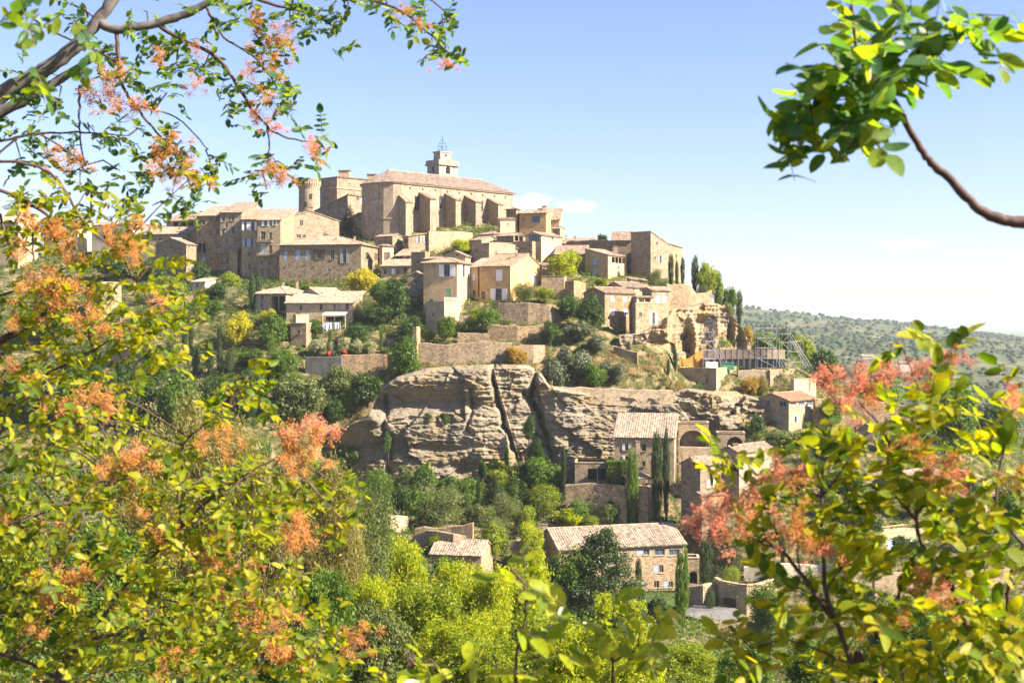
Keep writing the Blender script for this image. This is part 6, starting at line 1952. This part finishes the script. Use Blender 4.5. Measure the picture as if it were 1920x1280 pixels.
def leaf_shape(seed, L=.052, w=.5, curl=.12, fold=.28):
    """one oval leaflet, folded along its rib, stalk at the origin, tip along +x"""
    rg = random.Random(seed); n = 6
    mid = [(L * k / n, 0, -.06 * L * math.sin(math.pi * k / n) - curl * L * (k / n) ** 2) for k in range(n + 1)]
    V = [mid[0]]; F = []
    up, dn = [], []
    for k in range(1, n):
        t = k / n; h = L * w * .5 * math.sin(math.pi * t ** .85) ** .58 * rg.uniform(.95, 1.05)
        V += [mid[k], (mid[k][0], h, mid[k][2] + h * fold), (mid[k][0], -h, mid[k][2] + h * fold)]
    V.append(mid[n]); last = len(V) - 1
    i = lambda k, j: 1 + (k - 1) * 3 + j
    F += [(0, i(1, 0), i(1, 1)), (0, i(1, 2), i(1, 0))]
    for k in range(1, n - 1):
        F += [(i(k, 0), i(k + 1, 0), i(k + 1, 1), i(k, 1)), (i(k, 2), i(k + 1, 2), i(k + 1, 0), i(k, 0))]
    F += [(i(n - 1, 0), last, i(n - 1, 1)), (i(n - 1, 2), last, i(n - 1, 0))]
    return V, F


LEAFS = [leaf_shape(*a) for a in ((1, 1.0, .50, .12, .25), (2, 1.0, .58, .3, .45), (3, 1.0, .64, -.15, .15), (4, .8, .70, .45, .1), (5, 1.12, .44, .05, .6))]
NL = len(LEAFS)
# as numpy, triangulated, for the joined remainder
LTRI = []
for V, F in LEAFS:
    tr = []
    for f in F:
        tr.append(f[:3])
        if len(f) == 4: tr.append((f[0], f[2], f[3]))
    LTRI.append((np.array(V), np.array(tr)))


def ico():
    t = (1 + 5 ** .5) / 2
    v = np.array([(-1, t, 0), (1, t, 0), (-1, -t, 0), (1, -t, 0), (0, -1, t), (0, 1, t), (0, -1, -t), (0, 1, -t), (t, 0, -1), (t, 0, 1), (-t, 0, -1), (-t, 0, 1)], float)
    v /= np.linalg.norm(v[0])
    f = np.array([(0, 11, 5), (0, 5, 1), (0, 1, 7), (0, 7, 10), (0, 10, 11), (1, 5, 9), (5, 11, 4), (11, 10, 2), (10, 7, 6), (7, 1, 8), (3, 9, 4), (3, 4, 2), (3, 2, 6), (3, 6, 8), (3, 8, 9), (4, 9, 5), (2, 4, 11), (6, 2, 10), (8, 6, 7), (9, 8, 1)])
    return v, f


ICO = ico()


def berry_mesh(seed, n=330, rad=.038):
    """loose panicle of berries, unit radius, stem coming from -z"""
    rng = np.random.default_rng(seed)
    d = rng.normal(0, 1, (n, 3)); d /= np.linalg.norm(d, axis=1, keepdims=True)
    lob = rng.normal(0, .46, (9, 3)); k = rng.integers(0, 9, n)
    c = lob[k] + d * rng.uniform(.12, .5, (n, 1))
    r = rad * rng.uniform(.6, 1.25, (n, 1, 1))
    V = ICO[0][None] * r + c[:, None]
    F = (ICO[1][None] + (np.arange(n) * 12)[:, None, None]).reshape(-1, 3)
    me = np_mesh('berry_cluster', V.reshape(-1, 3), F, True)
    m = MB()
    for i in range(9):
        m.tube([(0, 0, -1.1), tuple(lob[i] * .5 + np.array([0, 0, -.3])), tuple(lob[i])], [.014, .011, .008], 3, False)
    for i in range(0, n):
        m.tube([tuple(lob[k[i]]), tuple(c[i])], .004, 3, False)
    return me, m.mesh('berry_stems')


BER = [berry_mesh(s) for s in range(5)]


def shrub(label, name, cat, Y, branches, leaves, berries, leafL=.055, mat='lit', seed=1, bmat='orange', barkmat='twig', nmax=300, spread=.35, thick=None, base=None, density=1.0, bs=1.0):
    """branches: polylines (px, py[, dY]) with start/end radius px; leaves (px, py, r, n[, dY, scale]); berries (px, py, r[, dY, mat])"""
    rg = random.Random(seed)
    u = Y / FPX
    o = base or P(branches[0][0][0][0], branches[0][0][0][1], Y)
    root = tag(empty(name, o), label, cat)
    nodes = []
    for pts, r0, r1 in branches:
        P3 = []
        for q in pts:
            P3.append(P(q[0], q[1], Y + (q[2] if len(q) > 2 else 0)))
        # smooth and roughen
        S = []
        for i in range(len(P3) - 1):
            a = P3[max(i - 1, 0)]; b = P3[i]; c = P3[i + 1]; d = P3[min(i + 2, len(P3) - 1)]
            for k in range(6):
                t = k / 6
                S.append(.5 * ((2 * b) + (c - a) * t + (2 * a - 5 * b + 4 * c - d) * t * t + (3 * b - a - 3 * c + d) * t ** 3))
        S.append(P3[-1])
        S = [p + Vector((rg.gauss(0, 1), rg.gauss(0, 1), rg.gauss(0, 1))) * (u * .8) for p in S]
        n = len(S)
        rad = [(r0 + (r1 - r0) * k / (n - 1)) * u * rg.uniform(.92, 1.1) for k in range(n)]
        m = MB(o); m.tube(S, rad, 8 if r0 > 6 else 5)
        m.build('branch', M[barkmat if r0 > 5 else 'twig'], root, True)
        nodes += S
    tw = MB(o); trans = []

    def near(p):
        return min(nodes, key=lambda q: (q - p).length_squared)

    def add_leaf(p, d, up, L):
        d = d.normalized(); s = up.cross(d)
        if s.length < 1e-3: s = Vector((1, 0, 0)).cross(d)
        s.normalize(); nn = d.cross(s)
        trans.append((p, d, s, nn, L))
    twn = 0
    for c in leaves:
        px, py, r, n = c[:4]; dY = c[4] if len(c) > 4 else 0; sc = c[5] if len(c) > 5 else 1
        n = max(1, int(n * density))
        L = leafL * sc
        cc = P(px, py, Y + dY)
        a = near(cc)
        if (a - cc).length < r * u * 5 + .5:
            mid = a.lerp(cc, .5) + Vector((rg.gauss(0, .02), rg.gauss(0, .02), .03))
            tw.tube([a, mid, cc], [u * 2.0, u * 1.5, u * 1.0], 4, False)
        # sprays of paired leaflets
        done = 0
        while done < n:
            ang = rg.uniform(0, 6.283); q = r * u * math.sqrt(rg.random()) * .9
            s0 = cc + Vector((q * math.cos(ang), rg.gauss(0, spread * .5), q * math.sin(ang) * .9))
            od = (s0 - cc); od = od.normalized() if od.length > 1e-4 else Vector((0, 0, 1))
            rd = (od * .9 + Vector((rg.gauss(0, .5), rg.gauss(0, .45), rg.gauss(0, .4)))).normalized()
            k = rg.choice((2, 3, 3, 4)); ln = L * (.55 * k + .25)
            st = s0 - rd * ln * .5
            pts = [st, st + rd * ln * .5 + Vector((0, 0, .15 * L)), st + rd * ln]
            tw.tube(pts, [u * .9, u * .75, u * .5], 3, False)
            up = Vector((rg.gauss(0, .6), rg.gauss(-.25, .6), 1.0)).normalized()
            sd = rd.cross(up).normalized()
            for i in range(k):
                b = st + rd * ln * (i + .35) / k
                for sg in (-1, 1):
                    dd = sd * sg + rd * rg.uniform(.35, .9) + up * rg.gauss(0, .25)
                    add_leaf(b, dd, (up + Vector((rg.gauss(0, .4), rg.gauss(0, .4), rg.gauss(0, .4)))), L * rg.uniform(.55, 1.15))
                    done += 1
            add_leaf(st + rd * ln, rd + up * rg.gauss(0, .2), up, L * rg.uniform(.85, 1.15)); done += 1
    if tw.f: tw.build('twigs', M['twig'], root, False)['kind'] = 'stuff'
    # largest leaves in view become single parts, the rest one mass
    def score(t):
        p = t[0]; k = FPX / p.y
        x, z = 960 + p.x * k, HOR - p.z * k
        return -t[4] * k if -20 < x < 1940 and -20 < z < 1300 else 1e3
    trans.sort(key=score)
    lm = FL[mat]
    meshes = []
    for V, F in LEAFS:
        me = bpy.data.meshes.new('leaf'); me.from_pydata(V, [], F)
        me.polygons.foreach_set('use_smooth', [True] * len(me.polygons)); me.materials.append(lm); me.update(); meshes.append(me)
    for i, (p, d, s, nn, L) in enumerate(trans[:nmax]):
        ob = bpy.data.objects.new('leaf', meshes[i % NL]); COL.objects.link(ob); ob.parent = root
        ob.matrix_local = Matrix(((d.x * L, s.x * L, nn.x * L, p.x - o.x), (d.y * L, s.y * L, nn.y * L, p.y - o.y), (d.z * L, s.z * L, nn.z * L, p.z - o.z), (0, 0, 0, 1)))
    rest = trans[nmax:]
    if rest:
        VV, FF, off = [], [], 0
        for j in range(NL):
            sub = rest[j::NL]
            if not sub: continue
            V, F = LTRI[j]
            D = np.array([t[1] for t in sub]); S = np.array([t[2] for t in sub]); N_ = np.array([t[3] for t in sub]); L = np.array([t[4] for t in sub])[:, None, None]; Pp = np.array([t[0] - o for t in sub])
            v = (V[None, :, 0:1] * D[:, None] + V[None, :, 1:2] * S[:, None] + V[None, :, 2:3] * N_[:, None]) * L + Pp[:, None]
            VV.append(v.reshape(-1, 3)); FF.append((F[None] + (np.arange(len(sub)) * len(V))[:, None, None]).reshape(-1, 3) + off); off += len(sub) * len(V)
        ob = link('foliage', np_mesh('foliage', np.concatenate(VV), np.concatenate(FF), True), lm, root)
        ob['kind'] = 'stuff'
    for i, c in enumerate(berries):
        px, py, r = c[:3]; dY = (c[3] if len(c) > 3 else 0) - .05 * Y
        me, ms = BER[(i + seed) % 5]
        cc = P(px, py, Y + dY)
        a = near(cc); d = (cc - a)
        d = d.normalized() if d.length > 1e-3 else Vector((0, 0, 1))
        q = d.to_track_quat('Z', 'Y')
        ob = bpy.data.objects.new('berry_cluster', me); COL.objects.link(ob); ob.parent = root; ob['kind'] = 'stuff'
        bm_ = BERRY[c[4] if len(c) > 4 else bmat]
        if len(me.materials) == 0: me.materials.append(bm_)
        ob.material_slots[0].link = 'OBJECT'; ob.material_slots[0].material = bm_
        k = r * u * bs
        ob.location = cc - o; ob.rotation_mode = 'QUATERNION'; ob.rotation_quaternion = q; ob.scale = (k, k, k)
        st = bpy.data.objects.new('berry_stems', ms); COL.objects.link(st); st.parent = ob; st['kind'] = 'stuff'
        if len(ms.materials) == 0: ms.materials.append(STALK)
    return root


def groundpt(px, Y):
    x = (px - 960) / FPX * Y
    return Vector((x, Y, gz(x, Y)))


def gpx(px, Y):
    """frame row of the ground below column px at depth Y"""
    p = groundpt(px, Y)
    return HOR - p.z * FPX / Y


# -- tree leaning in from the upper left
Y = 5.6
shrub('old terebinth tree leaning in from the upper left with grey limbs and hanging sprays', 'terebinth_tree', 'tree', Y,
      [([(-420, gpx(-420, Y)), (-380, 900), (-280, 560), (-120, 310), (-20, 195), (70, 140), (135, 92), (190, 30), (235, -40), (260, -120)], 22, 8),
       ([(-60, 240), (40, 190), (110, 150), (180, 105), (215, 85)], 12, 4),
       ([(185, 40), (215, 55), (290, 45), (345, 28), (385, 8), (430, -20)], 9, 7),
       ([(290, 45), (350, 80), (410, 110), (450, 170), (490, 225), (530, 255), (600, 270)], 4.5, 1.5),
       ([(218, 55), (222, 110), (225, 150), (255, 200), (300, 255), (345, 300)], 4.5, 1.6),
       ([(430, -20), (520, 10), (590, 30), (640, 60)], 4, 1.5), ([(500, -30), (640, -10), (740, 15), (800, 60), (850, 110)], 3.5, 1.3),
       ([(640, 0), (720, -10), (800, -5), (860, 50)], 3, 1.2),
       ([(385, 8), (420, 70), (480, 110), (530, 180)], 3, 1.2), ([(500, 235), (505, 280), (497, 320)], 2, 1),
       ([(150, 160), (148, 200), (150, 260), (160, 310)], 3, 1.2), ([(0, 265), (80, 250), (170, 250), (240, 255)], 3, 1.2),
       ([(225, 120), (170, 90), (100, 60), (40, 20)], 3, 1.5), ([(255, 200), (330, 220), (390, 280)], 2, 1)],
      [(330, 70, 60, 30), (270, 20, 50, 22), (470, 15, 60, 30), (545, 50, 60, 34), (600, 20, 60, 30), (655, 15, 45, 22), (630, 70, 30, 12), (725, 10, 50, 22), (770, 30, 50, 22), (830, 50, 45, 22), (852, 95, 32, 14), (820, 100, 30, 10),
       (485, 85, 50, 28), (525, 150, 55, 34), (545, 210, 40, 20), (480, 200, 40, 18), (430, 190, 40, 18), (380, 130, 45, 22), (400, 40, 40, 18), (300, 170, 50, 26), (255, 140, 50, 24), (330, 120, 50, 26), (180, 110, 45, 20), (110, 190, 60, 30), (50, 225, 60, 30), (170, 240, 50, 22), (250, 250, 50, 24), (340, 270, 50, 26),
       (395, 305, 45, 26), (300, 320, 55, 30), (225, 320, 60, 32), (150, 345, 55, 26), (90, 300, 50, 20), (365, 375, 45, 22), (320, 380, 40, 18), (40, 300, 50, 20),
       (615, 265, 38, 20), (590, 300, 25, 8), (520, 310, 40, 12), (500, 355, 30, 10), (460, 345, 10, 2), (545, 320, 20, 6), (150, 20, 60, 22), (60, 130, 50, 20),
       (30, 40, 70, 16, -2.6), (70, 95, 50, 12, -2.6), (110, 20, 40, 8, -2.4), (20, 120, 40, 8, -2.6)],
      [(200, 150, 42), (215, 190, 40), (250, 200, 36), (170, 180, 34), (300, 105, 24), (365, 160, 26), (490, 40, 34), (505, 80, 36), (515, 120, 32), (470, 130, 26), (500, 190, 34), (480, 220, 26), (512, 240, 22, 0, 'pink'), (592, 285, 24, 0, 'pink'), (585, 265, 20, 0, 'pink'), (520, 325, 34), (535, 335, 28), (500, 320, 26), (325, 270, 36), (300, 300, 40), (350, 310, 30), (370, 345, 30), (130, 305, 36), (110, 290, 30), (230, 130, 26), (760, 22, 24), (790, 45, 20), (830, 122, 22, 0, 'pink'), (370, 90, 20), (540, 60, 26), (330, 340, 28)],
      leafL=.044, mat='cool', seed=11, barkmat='greybark', density=2.4, base=groundpt(-420, Y), bs=.82)

# -- bush along the left edge, middle
Y = 5.2
rl = random.Random(21)
lv = [(80, 430, 70, 36), (30, 380, 50, 22), (150, 430, 60, 28), (225, 420, 55, 24), (50, 480, 60, 30), (150, 500, 55, 24), (230, 470, 45, 18), (220, 540, 50, 22), (110, 600, 65, 32), (30, 570, 60, 28), (290, 500, 50, 22), (320, 530, 40, 18), (250, 600, 50, 22), (170, 640, 60, 28), (60, 660, 70, 34), (300, 640, 50, 26), (330, 590, 35, 14), (345, 560, 25, 8), (230, 680, 50, 20), (20, 640, 60, 26), (310, 680, 40, 16), (250, 390, 40, 16), (200, 360, 40, 14), (350, 340, 30, 10), (270, 640, 40, 18), (130, 690, 60, 26), (90, 370, 50, 18), (190, 590, 40, 18), (120, 550, 40, 16), (10, 440, 40, 16), (290, 570, 40, 16), (340, 640, 30, 10)]
shrub('sunlit terebinth bush along the left edge with orange berry clusters', 'terebinth_bush', 'bush', Y,
      [([(-260, gpx(-260, Y)), (-200, 900), (-90, 720), (0, 640), (60, 610), (110, 560)], 14, 3),
       ([(-40, 340), (40, 375), (95, 410), (130, 460), (142, 490)], 4.5, 1.5), ([(-40, 300), (60, 310), (110, 340), (160, 420), (230, 480), (250, 520), (285, 570)], 3.5, 1.2),
       ([(-60, 570), (0, 555), (70, 530)], 3.5, 1.8), ([(-30, 800), (40, 735), (90, 700), (150, 670), (220, 630)], 4.5, 1.5), ([(160, 560), (165, 620), (178, 660)], 2.5, 1.2),
       ([(0, 400), (10, 440), (25, 480)], 3, 1.5), ([(60, 400), (62, 440), (64, 490)], 3, 1.5), ([(-120, 330), (-20, 300), (60, 250), (150, 300)], 3, 1.5), ([(-200, 700), (-100, 480), (-40, 340)], 8, 4)],
      lv, [(100, 525, 46), (80, 550, 44), (120, 555, 46), (60, 530, 36), (100, 575, 40), (55, 415, 40), (85, 440, 40), (110, 430, 34), (45, 470, 30), (170, 590, 34), (210, 440, 34), (250, 420, 30), (235, 465, 34), (255, 470, 26), (300, 565, 22), (230, 620, 22), (185, 620, 28), (70, 720, 30), (30, 600, 24), (20, 690, 26), (130, 480, 30)],
      leafL=.043, mat='lit', seed=22, base=groundpt(-260, Y), bs=.85, density=2.8)

# -- large bush filling the lower left
Y = 5.0
rl = random.Random(5)
lv = []
for gy in range(720, 1300, 42):
    for gx in range(-10, 640, 46):
        x = gx + rl.uniform(-22, 22); y = gy + rl.uniform(-20, 20)
        lim = 250 if y < 800 else (300 if y < 880 else 560)
        if y < 860 and x > lim: continue
        if x > 480 and rl.random() < .5: continue
        if 300 < x < 380 and 1110 < y < 1180 and rl.random() < .5: continue
        if rl.random() < .12: continue
        lv.append((x, y, 42, rl.choice((10, 14, 18)), rl.uniform(-.6, 1.2)))
lv += [(450, 735, 50, 26), (480, 700, 30, 10), (420, 770, 40, 14), (500, 760, 30, 8), (360, 900, 50, 20), (420, 930, 60, 26), (500, 940, 50, 20), (540, 900, 30, 8), (330, 880, 40, 14), (600, 1180, 40, 14), (560, 1140, 40, 12), (620, 1230, 40, 12)]
shrub('large terebinth bush with orange berry plumes filling the lower left', 'terebinth_bush', 'bush', Y,
      [([(60, gpx(60, Y) if gpx(60, Y) > 1350 else 1500), (105, 1290), (140, 1225), (168, 1195), (195, 1155), (222, 1115), (242, 1090)], 7, 3),
       ([(168, 1197), (240, 1185), (320, 1165), (400, 1165), (470, 1168), (560, 1172)], 3.5, 1.2), ([(310, 1170), (330, 1140), (348, 1125)], 1.8, 1),
       ([(75, 962), (130, 945), (200, 915), (240, 890)], 3, 1.3), ([(295, 1035), (340, 987), (400, 930), (460, 890), (520, 857)], 4, 1.6), ([(340, 985), (334, 920), (340, 850), (350, 825), (385, 795), (425, 765)], 3, 1.3),
       ([(-60, 1210), (0, 1225), (60, 1245), (130, 1285)], 4.5, 3), ([(242, 1090), (270, 1060), (295, 1035)], 3, 3), ([(-60, 1000), (10, 985), (75, 962)], 4, 3), ([(222, 1115), (150, 1080), (90, 1040), (20, 960), (-30, 860)], 3, 1.5), ([(560, 1172), (620, 1190), (680, 1200)], 1.6, 1)],
      lv, [(235, 865, 42), (250, 880, 36), (205, 875, 30), (255, 850, 26, 0, 'pink'), (555, 820, 44), (575, 800, 40, 0, 'pink'), (590, 830, 44), (545, 850, 38), (570, 860, 40), (610, 805, 28, 0, 'pink'), (410, 815, 32), (425, 840, 26), (385, 825, 26), (120, 1105, 46), (95, 1120, 40), (140, 1080, 38), (75, 1090, 34), (560, 990, 36), (580, 1010, 40), (550, 1020, 34), (510, 1150, 40), (490, 1170, 44), (520, 1190, 40), (470, 1130, 34), (540, 1225, 40), (520, 1240, 36), (680, 1190, 34), (660, 1210, 30), (150, 750, 42), (180, 740, 36), (125, 765, 34), (200, 760, 30), (8, 970, 26), (110, 980, 32), (350, 1040, 36), (390, 1065, 32), (300, 1000, 30), (430, 1010, 28), (250, 1140, 30), (60, 1180, 28), (400, 1120, 30), (330, 1230, 30), (310, 1250, 28), (420, 1000, 26), (250, 960, 26), (470, 1060, 20, 0, 'pink')],
      leafL=.043, mat='lit', seed=33, base=groundpt(60, Y), bs=.9, density=3.0)

# -- shrub in the lower right with pink berry plumes
Y = 3.3
shrub('near terebinth shrub on the right with pink berry plumes', 'terebinth_bush', 'bush', Y,
      [([(1680, max(1400, gpx(1680, Y))), (1620, 1290), (1600, 1249), (1569, 1167), (1549, 1110), (1541, 1000), (1541, 878)], 8, 2.5), ([(1569, 1167), (1530, 1115), (1502, 1074), (1466, 1033), (1420, 1012), (1379, 985)], 6, 2),
       ([(1640, 1290), (1652, 1228), (1672, 1165), (1683, 1125), (1690, 1080)], 6, 3), ([(1840, 1290), (1815, 1180), (1786, 1105), (1745, 1045), (1722, 1000), (1719, 960)], 7, 3), ([(1719, 975), (1690, 940), (1667, 905), (1665, 860), (1667, 831), (1640, 785), (1611, 755)], 4, 1.8),
       ([(1667, 831), (1700, 800), (1735, 760)], 2.5, 1.2), ([(2010, 1000), (1960, 1010), (1920, 1025), (1895, 1085), (1890, 1150), (1899, 1260)], 5, 4), ([(1719, 960), (1770, 920), (1840, 900), (1880, 880)], 3, 1.5), ([(1920, 1022), (1870, 950), (1880, 850), (1900, 760)], 3.5, 1.5),
       ([(1502, 1074), (1495, 1030), (1505, 990)], 2.2, 1.2), ([(1549, 1110), (1580, 1060), (1620, 1030)], 2.2, 1.2), ([(1800, 1140), (1840, 1080), (1860, 1040)], 2.5, 1.2), ([(1740, 1038), (1790, 1010), (1830, 985)], 2.2, 1.2), ([(1630, 1260), (1560, 1230), (1480, 1200), (1410, 1215)], 3, 1.2), ([(1541, 900), (1500, 870), (1480, 850)], 2, 1), ([(1541, 930), (1580, 880), (1595, 850)], 2, 1), ([(1466, 1033), (1440, 960), (1380, 880)], 2.2, 1)],
      [(1693, 655, 34, 9), (1745, 652, 34, 9), (1709, 735, 45, 13), (1745, 770, 45, 14), (1796, 790, 45, 13), (1714, 811, 45, 14), (1549, 826, 40, 12), (1363, 868, 45, 14), (1400, 900, 35, 8), (1476, 840, 40, 12), (1590, 842, 36, 11), (1590, 930, 50, 17), (1507, 930, 45, 15), (1425, 1015, 45, 14), (1440, 960, 40, 10), (1662, 945, 50, 17), (1703, 910, 50, 17), (1765, 935, 50, 17), (1820, 920, 45, 13), (1837, 981, 60, 20), (1868, 867, 50, 17), (1885, 800, 45, 14), (1900, 725, 40, 12), (1879, 1048, 60, 20), (1786, 1022, 55, 18), (1714, 1058, 55, 18), (1652, 1043, 45, 14), (1590, 1084, 50, 17), (1549, 1136, 55, 18), (1490, 1120, 45, 13), (1621, 1146, 60, 20), (1693, 1115, 55, 18), (1776, 1115, 60, 20), (1848, 1115, 60, 20), (1900, 1167, 50, 17), (1817, 1187, 65, 22), (1724, 1213, 60, 20), (1621, 1229, 60, 20), (1528, 1213, 50, 16), (1466, 1187, 50, 15), (1404, 1218, 50, 15), (1440, 1250, 50, 12), (1827, 1249, 65, 20), (1900, 1240, 50, 16), (1690, 1270, 60, 18), (1550, 1270, 60, 16), (1770, 860, 40, 11), (1640, 880, 40, 11), (1520, 990, 40, 10), (1620, 1010, 40, 11), (1760, 1180, 50, 16), (1660, 800, 35, 7), (1340, 900, 25, 5), (1905, 930, 40, 12), (1680, 860, 40, 11)],
      [(1570, 715, 34), (1545, 705, 26), (1600, 730, 34), (1625, 705, 34), (1655, 700, 32), (1590, 755, 30), (1640, 740, 28, 0, 'orange'), (1720, 690, 30), (1745, 700, 28, 0, 'orange'), (1776, 675, 26), (1795, 660, 16), (1305, 972, 28), (1337, 975, 36), (1365, 950, 36), (1395, 940, 34), (1350, 1000, 32), (1330, 950, 26), (1390, 975, 34, 0, 'orange'), (1466, 885, 36), (1440, 900, 28), (1490, 905, 32, 0, 'orange'), (1502, 985, 36, 0, 'orange'), (1480, 1005, 30), (1525, 1020, 34, 0, 'orange'), (1540, 1040, 26), (1776, 875, 36, 0, 'orange'), (1750, 890, 32, 0, 'orange'), (1800, 890, 28), (1724, 850, 30, 0, 'orange'), (1700, 830, 26, 0, 'orange'), (1908, 900, 30, 0, 'orange'), (1905, 745, 30), (1755, 1105, 34), (1740, 1080, 28, 0, 'orange'), (1640, 1180, 28, 0, 'orange'), (1780, 1130, 26, 0, 'orange'), (1700, 1150, 24, 0, 'orange')],
      leafL=.053, mat='lit', seed=44, bmat='pink', base=groundpt(1680, Y), spread=.25, bs=1.05, density=2.0)

# -- bough arching in from the upper right
Y = 2.75
shrub('near bough with large oval leaves arching in from the right', 'terebinth_tree', 'tree', Y,
      [([(2420, gpx(2420, Y)), (2400, 1000), (2300, 640), (2150, 470), (2020, 425), (1920, 417), (1872, 410), (1827, 385), (1775, 330), (1741, 300), (1710, 251), (1679, 192), (1655, 160), (1625, 140)], 17, 3.0),
       ([(1625, 140), (1607, 86), (1600, 40), (1595, -40)], 4, 3), ([(1655, 160), (1700, 120), (1760, 80), (1830, 70)], 3, 1.5), ([(1625, 140), (1570, 170), (1520, 205)], 2.5, 1.3), ([(1679, 192), (1640, 230), (1600, 270)], 2.2, 1.2)],
      [(1580, 30, 38, 10), (1620, 85, 55, 16), (1680, 45, 45, 12), (1555, 150, 45, 13), (1515, 195, 36, 10), (1500, 240, 25, 5), (1615, 185, 50, 15), (1650, 240, 36, 10), (1590, 285, 24, 4), (1490, 305, 10, 2), (1740, 80, 38, 10), (1780, 50, 42, 10), (1835, 45, 36, 6), (1845, 110, 26, 4), (1885, 30, 24, 3), (1690, 150, 40, 11), (1720, 110, 30, 7), (1640, 130, 45, 12), (1560, 220, 40, 12), (1530, 265, 26, 5), (1600, 250, 36, 9), (1500, 190, 36, 9), (1590, 130, 45, 12)],
      [(1600, 100, 16, 0, 'orange'), (1640, 150, 14, 0, 'orange')], leafL=.062, density=2.0, mat='fresh', seed=55, base=groundpt(2420, Y), spread=.2, bs=.8)

# -- sprigs coming up at the bottom centre
Y = 3.2
shrub('young leafy shoot rising at the bottom centre', 'terebinth_shoot', 'plant', Y,
      [([(960, max(1400, gpx(960, Y))), (968, 1290), (978, 1220), (985, 1150), (985, 1095)], 3.5, 1.5), ([(972, 1260), (930, 1250), (890, 1225)], 2, 1), ([(975, 1240), (1020, 1225), (1040, 1210)], 2, 1)],
      [(975, 1110, 30, 8), (990, 1150, 38, 10), (980, 1200, 42, 11), (1005, 1245, 42, 11), (935, 1245, 40, 9), (885, 1225, 25, 4), (860, 1268, 30, 5), (1030, 1130, 14, 2), (960, 1080, 14, 2)], [], leafL=.062, mat='bright', seed=66, base=groundpt(960, Y), spread=.15)
shrub('second leafy shoot right of the bottom centre', 'terebinth_shoot', 'plant', Y + .2,
      [([(1150, max(1400, gpx(1150, Y))), (1148, 1290), (1152, 1220), (1150, 1160), (1150, 1130)], 3, 1.5), ([(1150, 1240), (1190, 1220), (1215, 1230)], 2, 1)],
      [(1150, 1130, 34, 9), (1120, 1180, 34, 8), (1190, 1165, 34, 8), (1140, 1225, 42, 11), (1200, 1235, 36, 8), (1100, 1235, 30, 6), (1210, 1180, 18, 3)], [], leafL=.06, mat='bright', seed=77, base=groundpt(1150, Y), spread=.15)
shrub('small leafy shoot at the bottom edge left of centre', 'terebinth_shoot', 'plant', Y - .2,
      [([(760, max(1400, gpx(760, Y))), (765, 1300), (770, 1260), (780, 1235)], 3, 1.5), ([(765, 1290), (720, 1270), (700, 1258)], 2, 1)],
      [(775, 1240, 20, 4), (720, 1258, 30, 5), (800, 1262, 34, 7), (760, 1275, 30, 5), (840, 1275, 25, 4)], [], leafL=.05, mat='bright', seed=88, base=groundpt(760, Y), spread=.12)
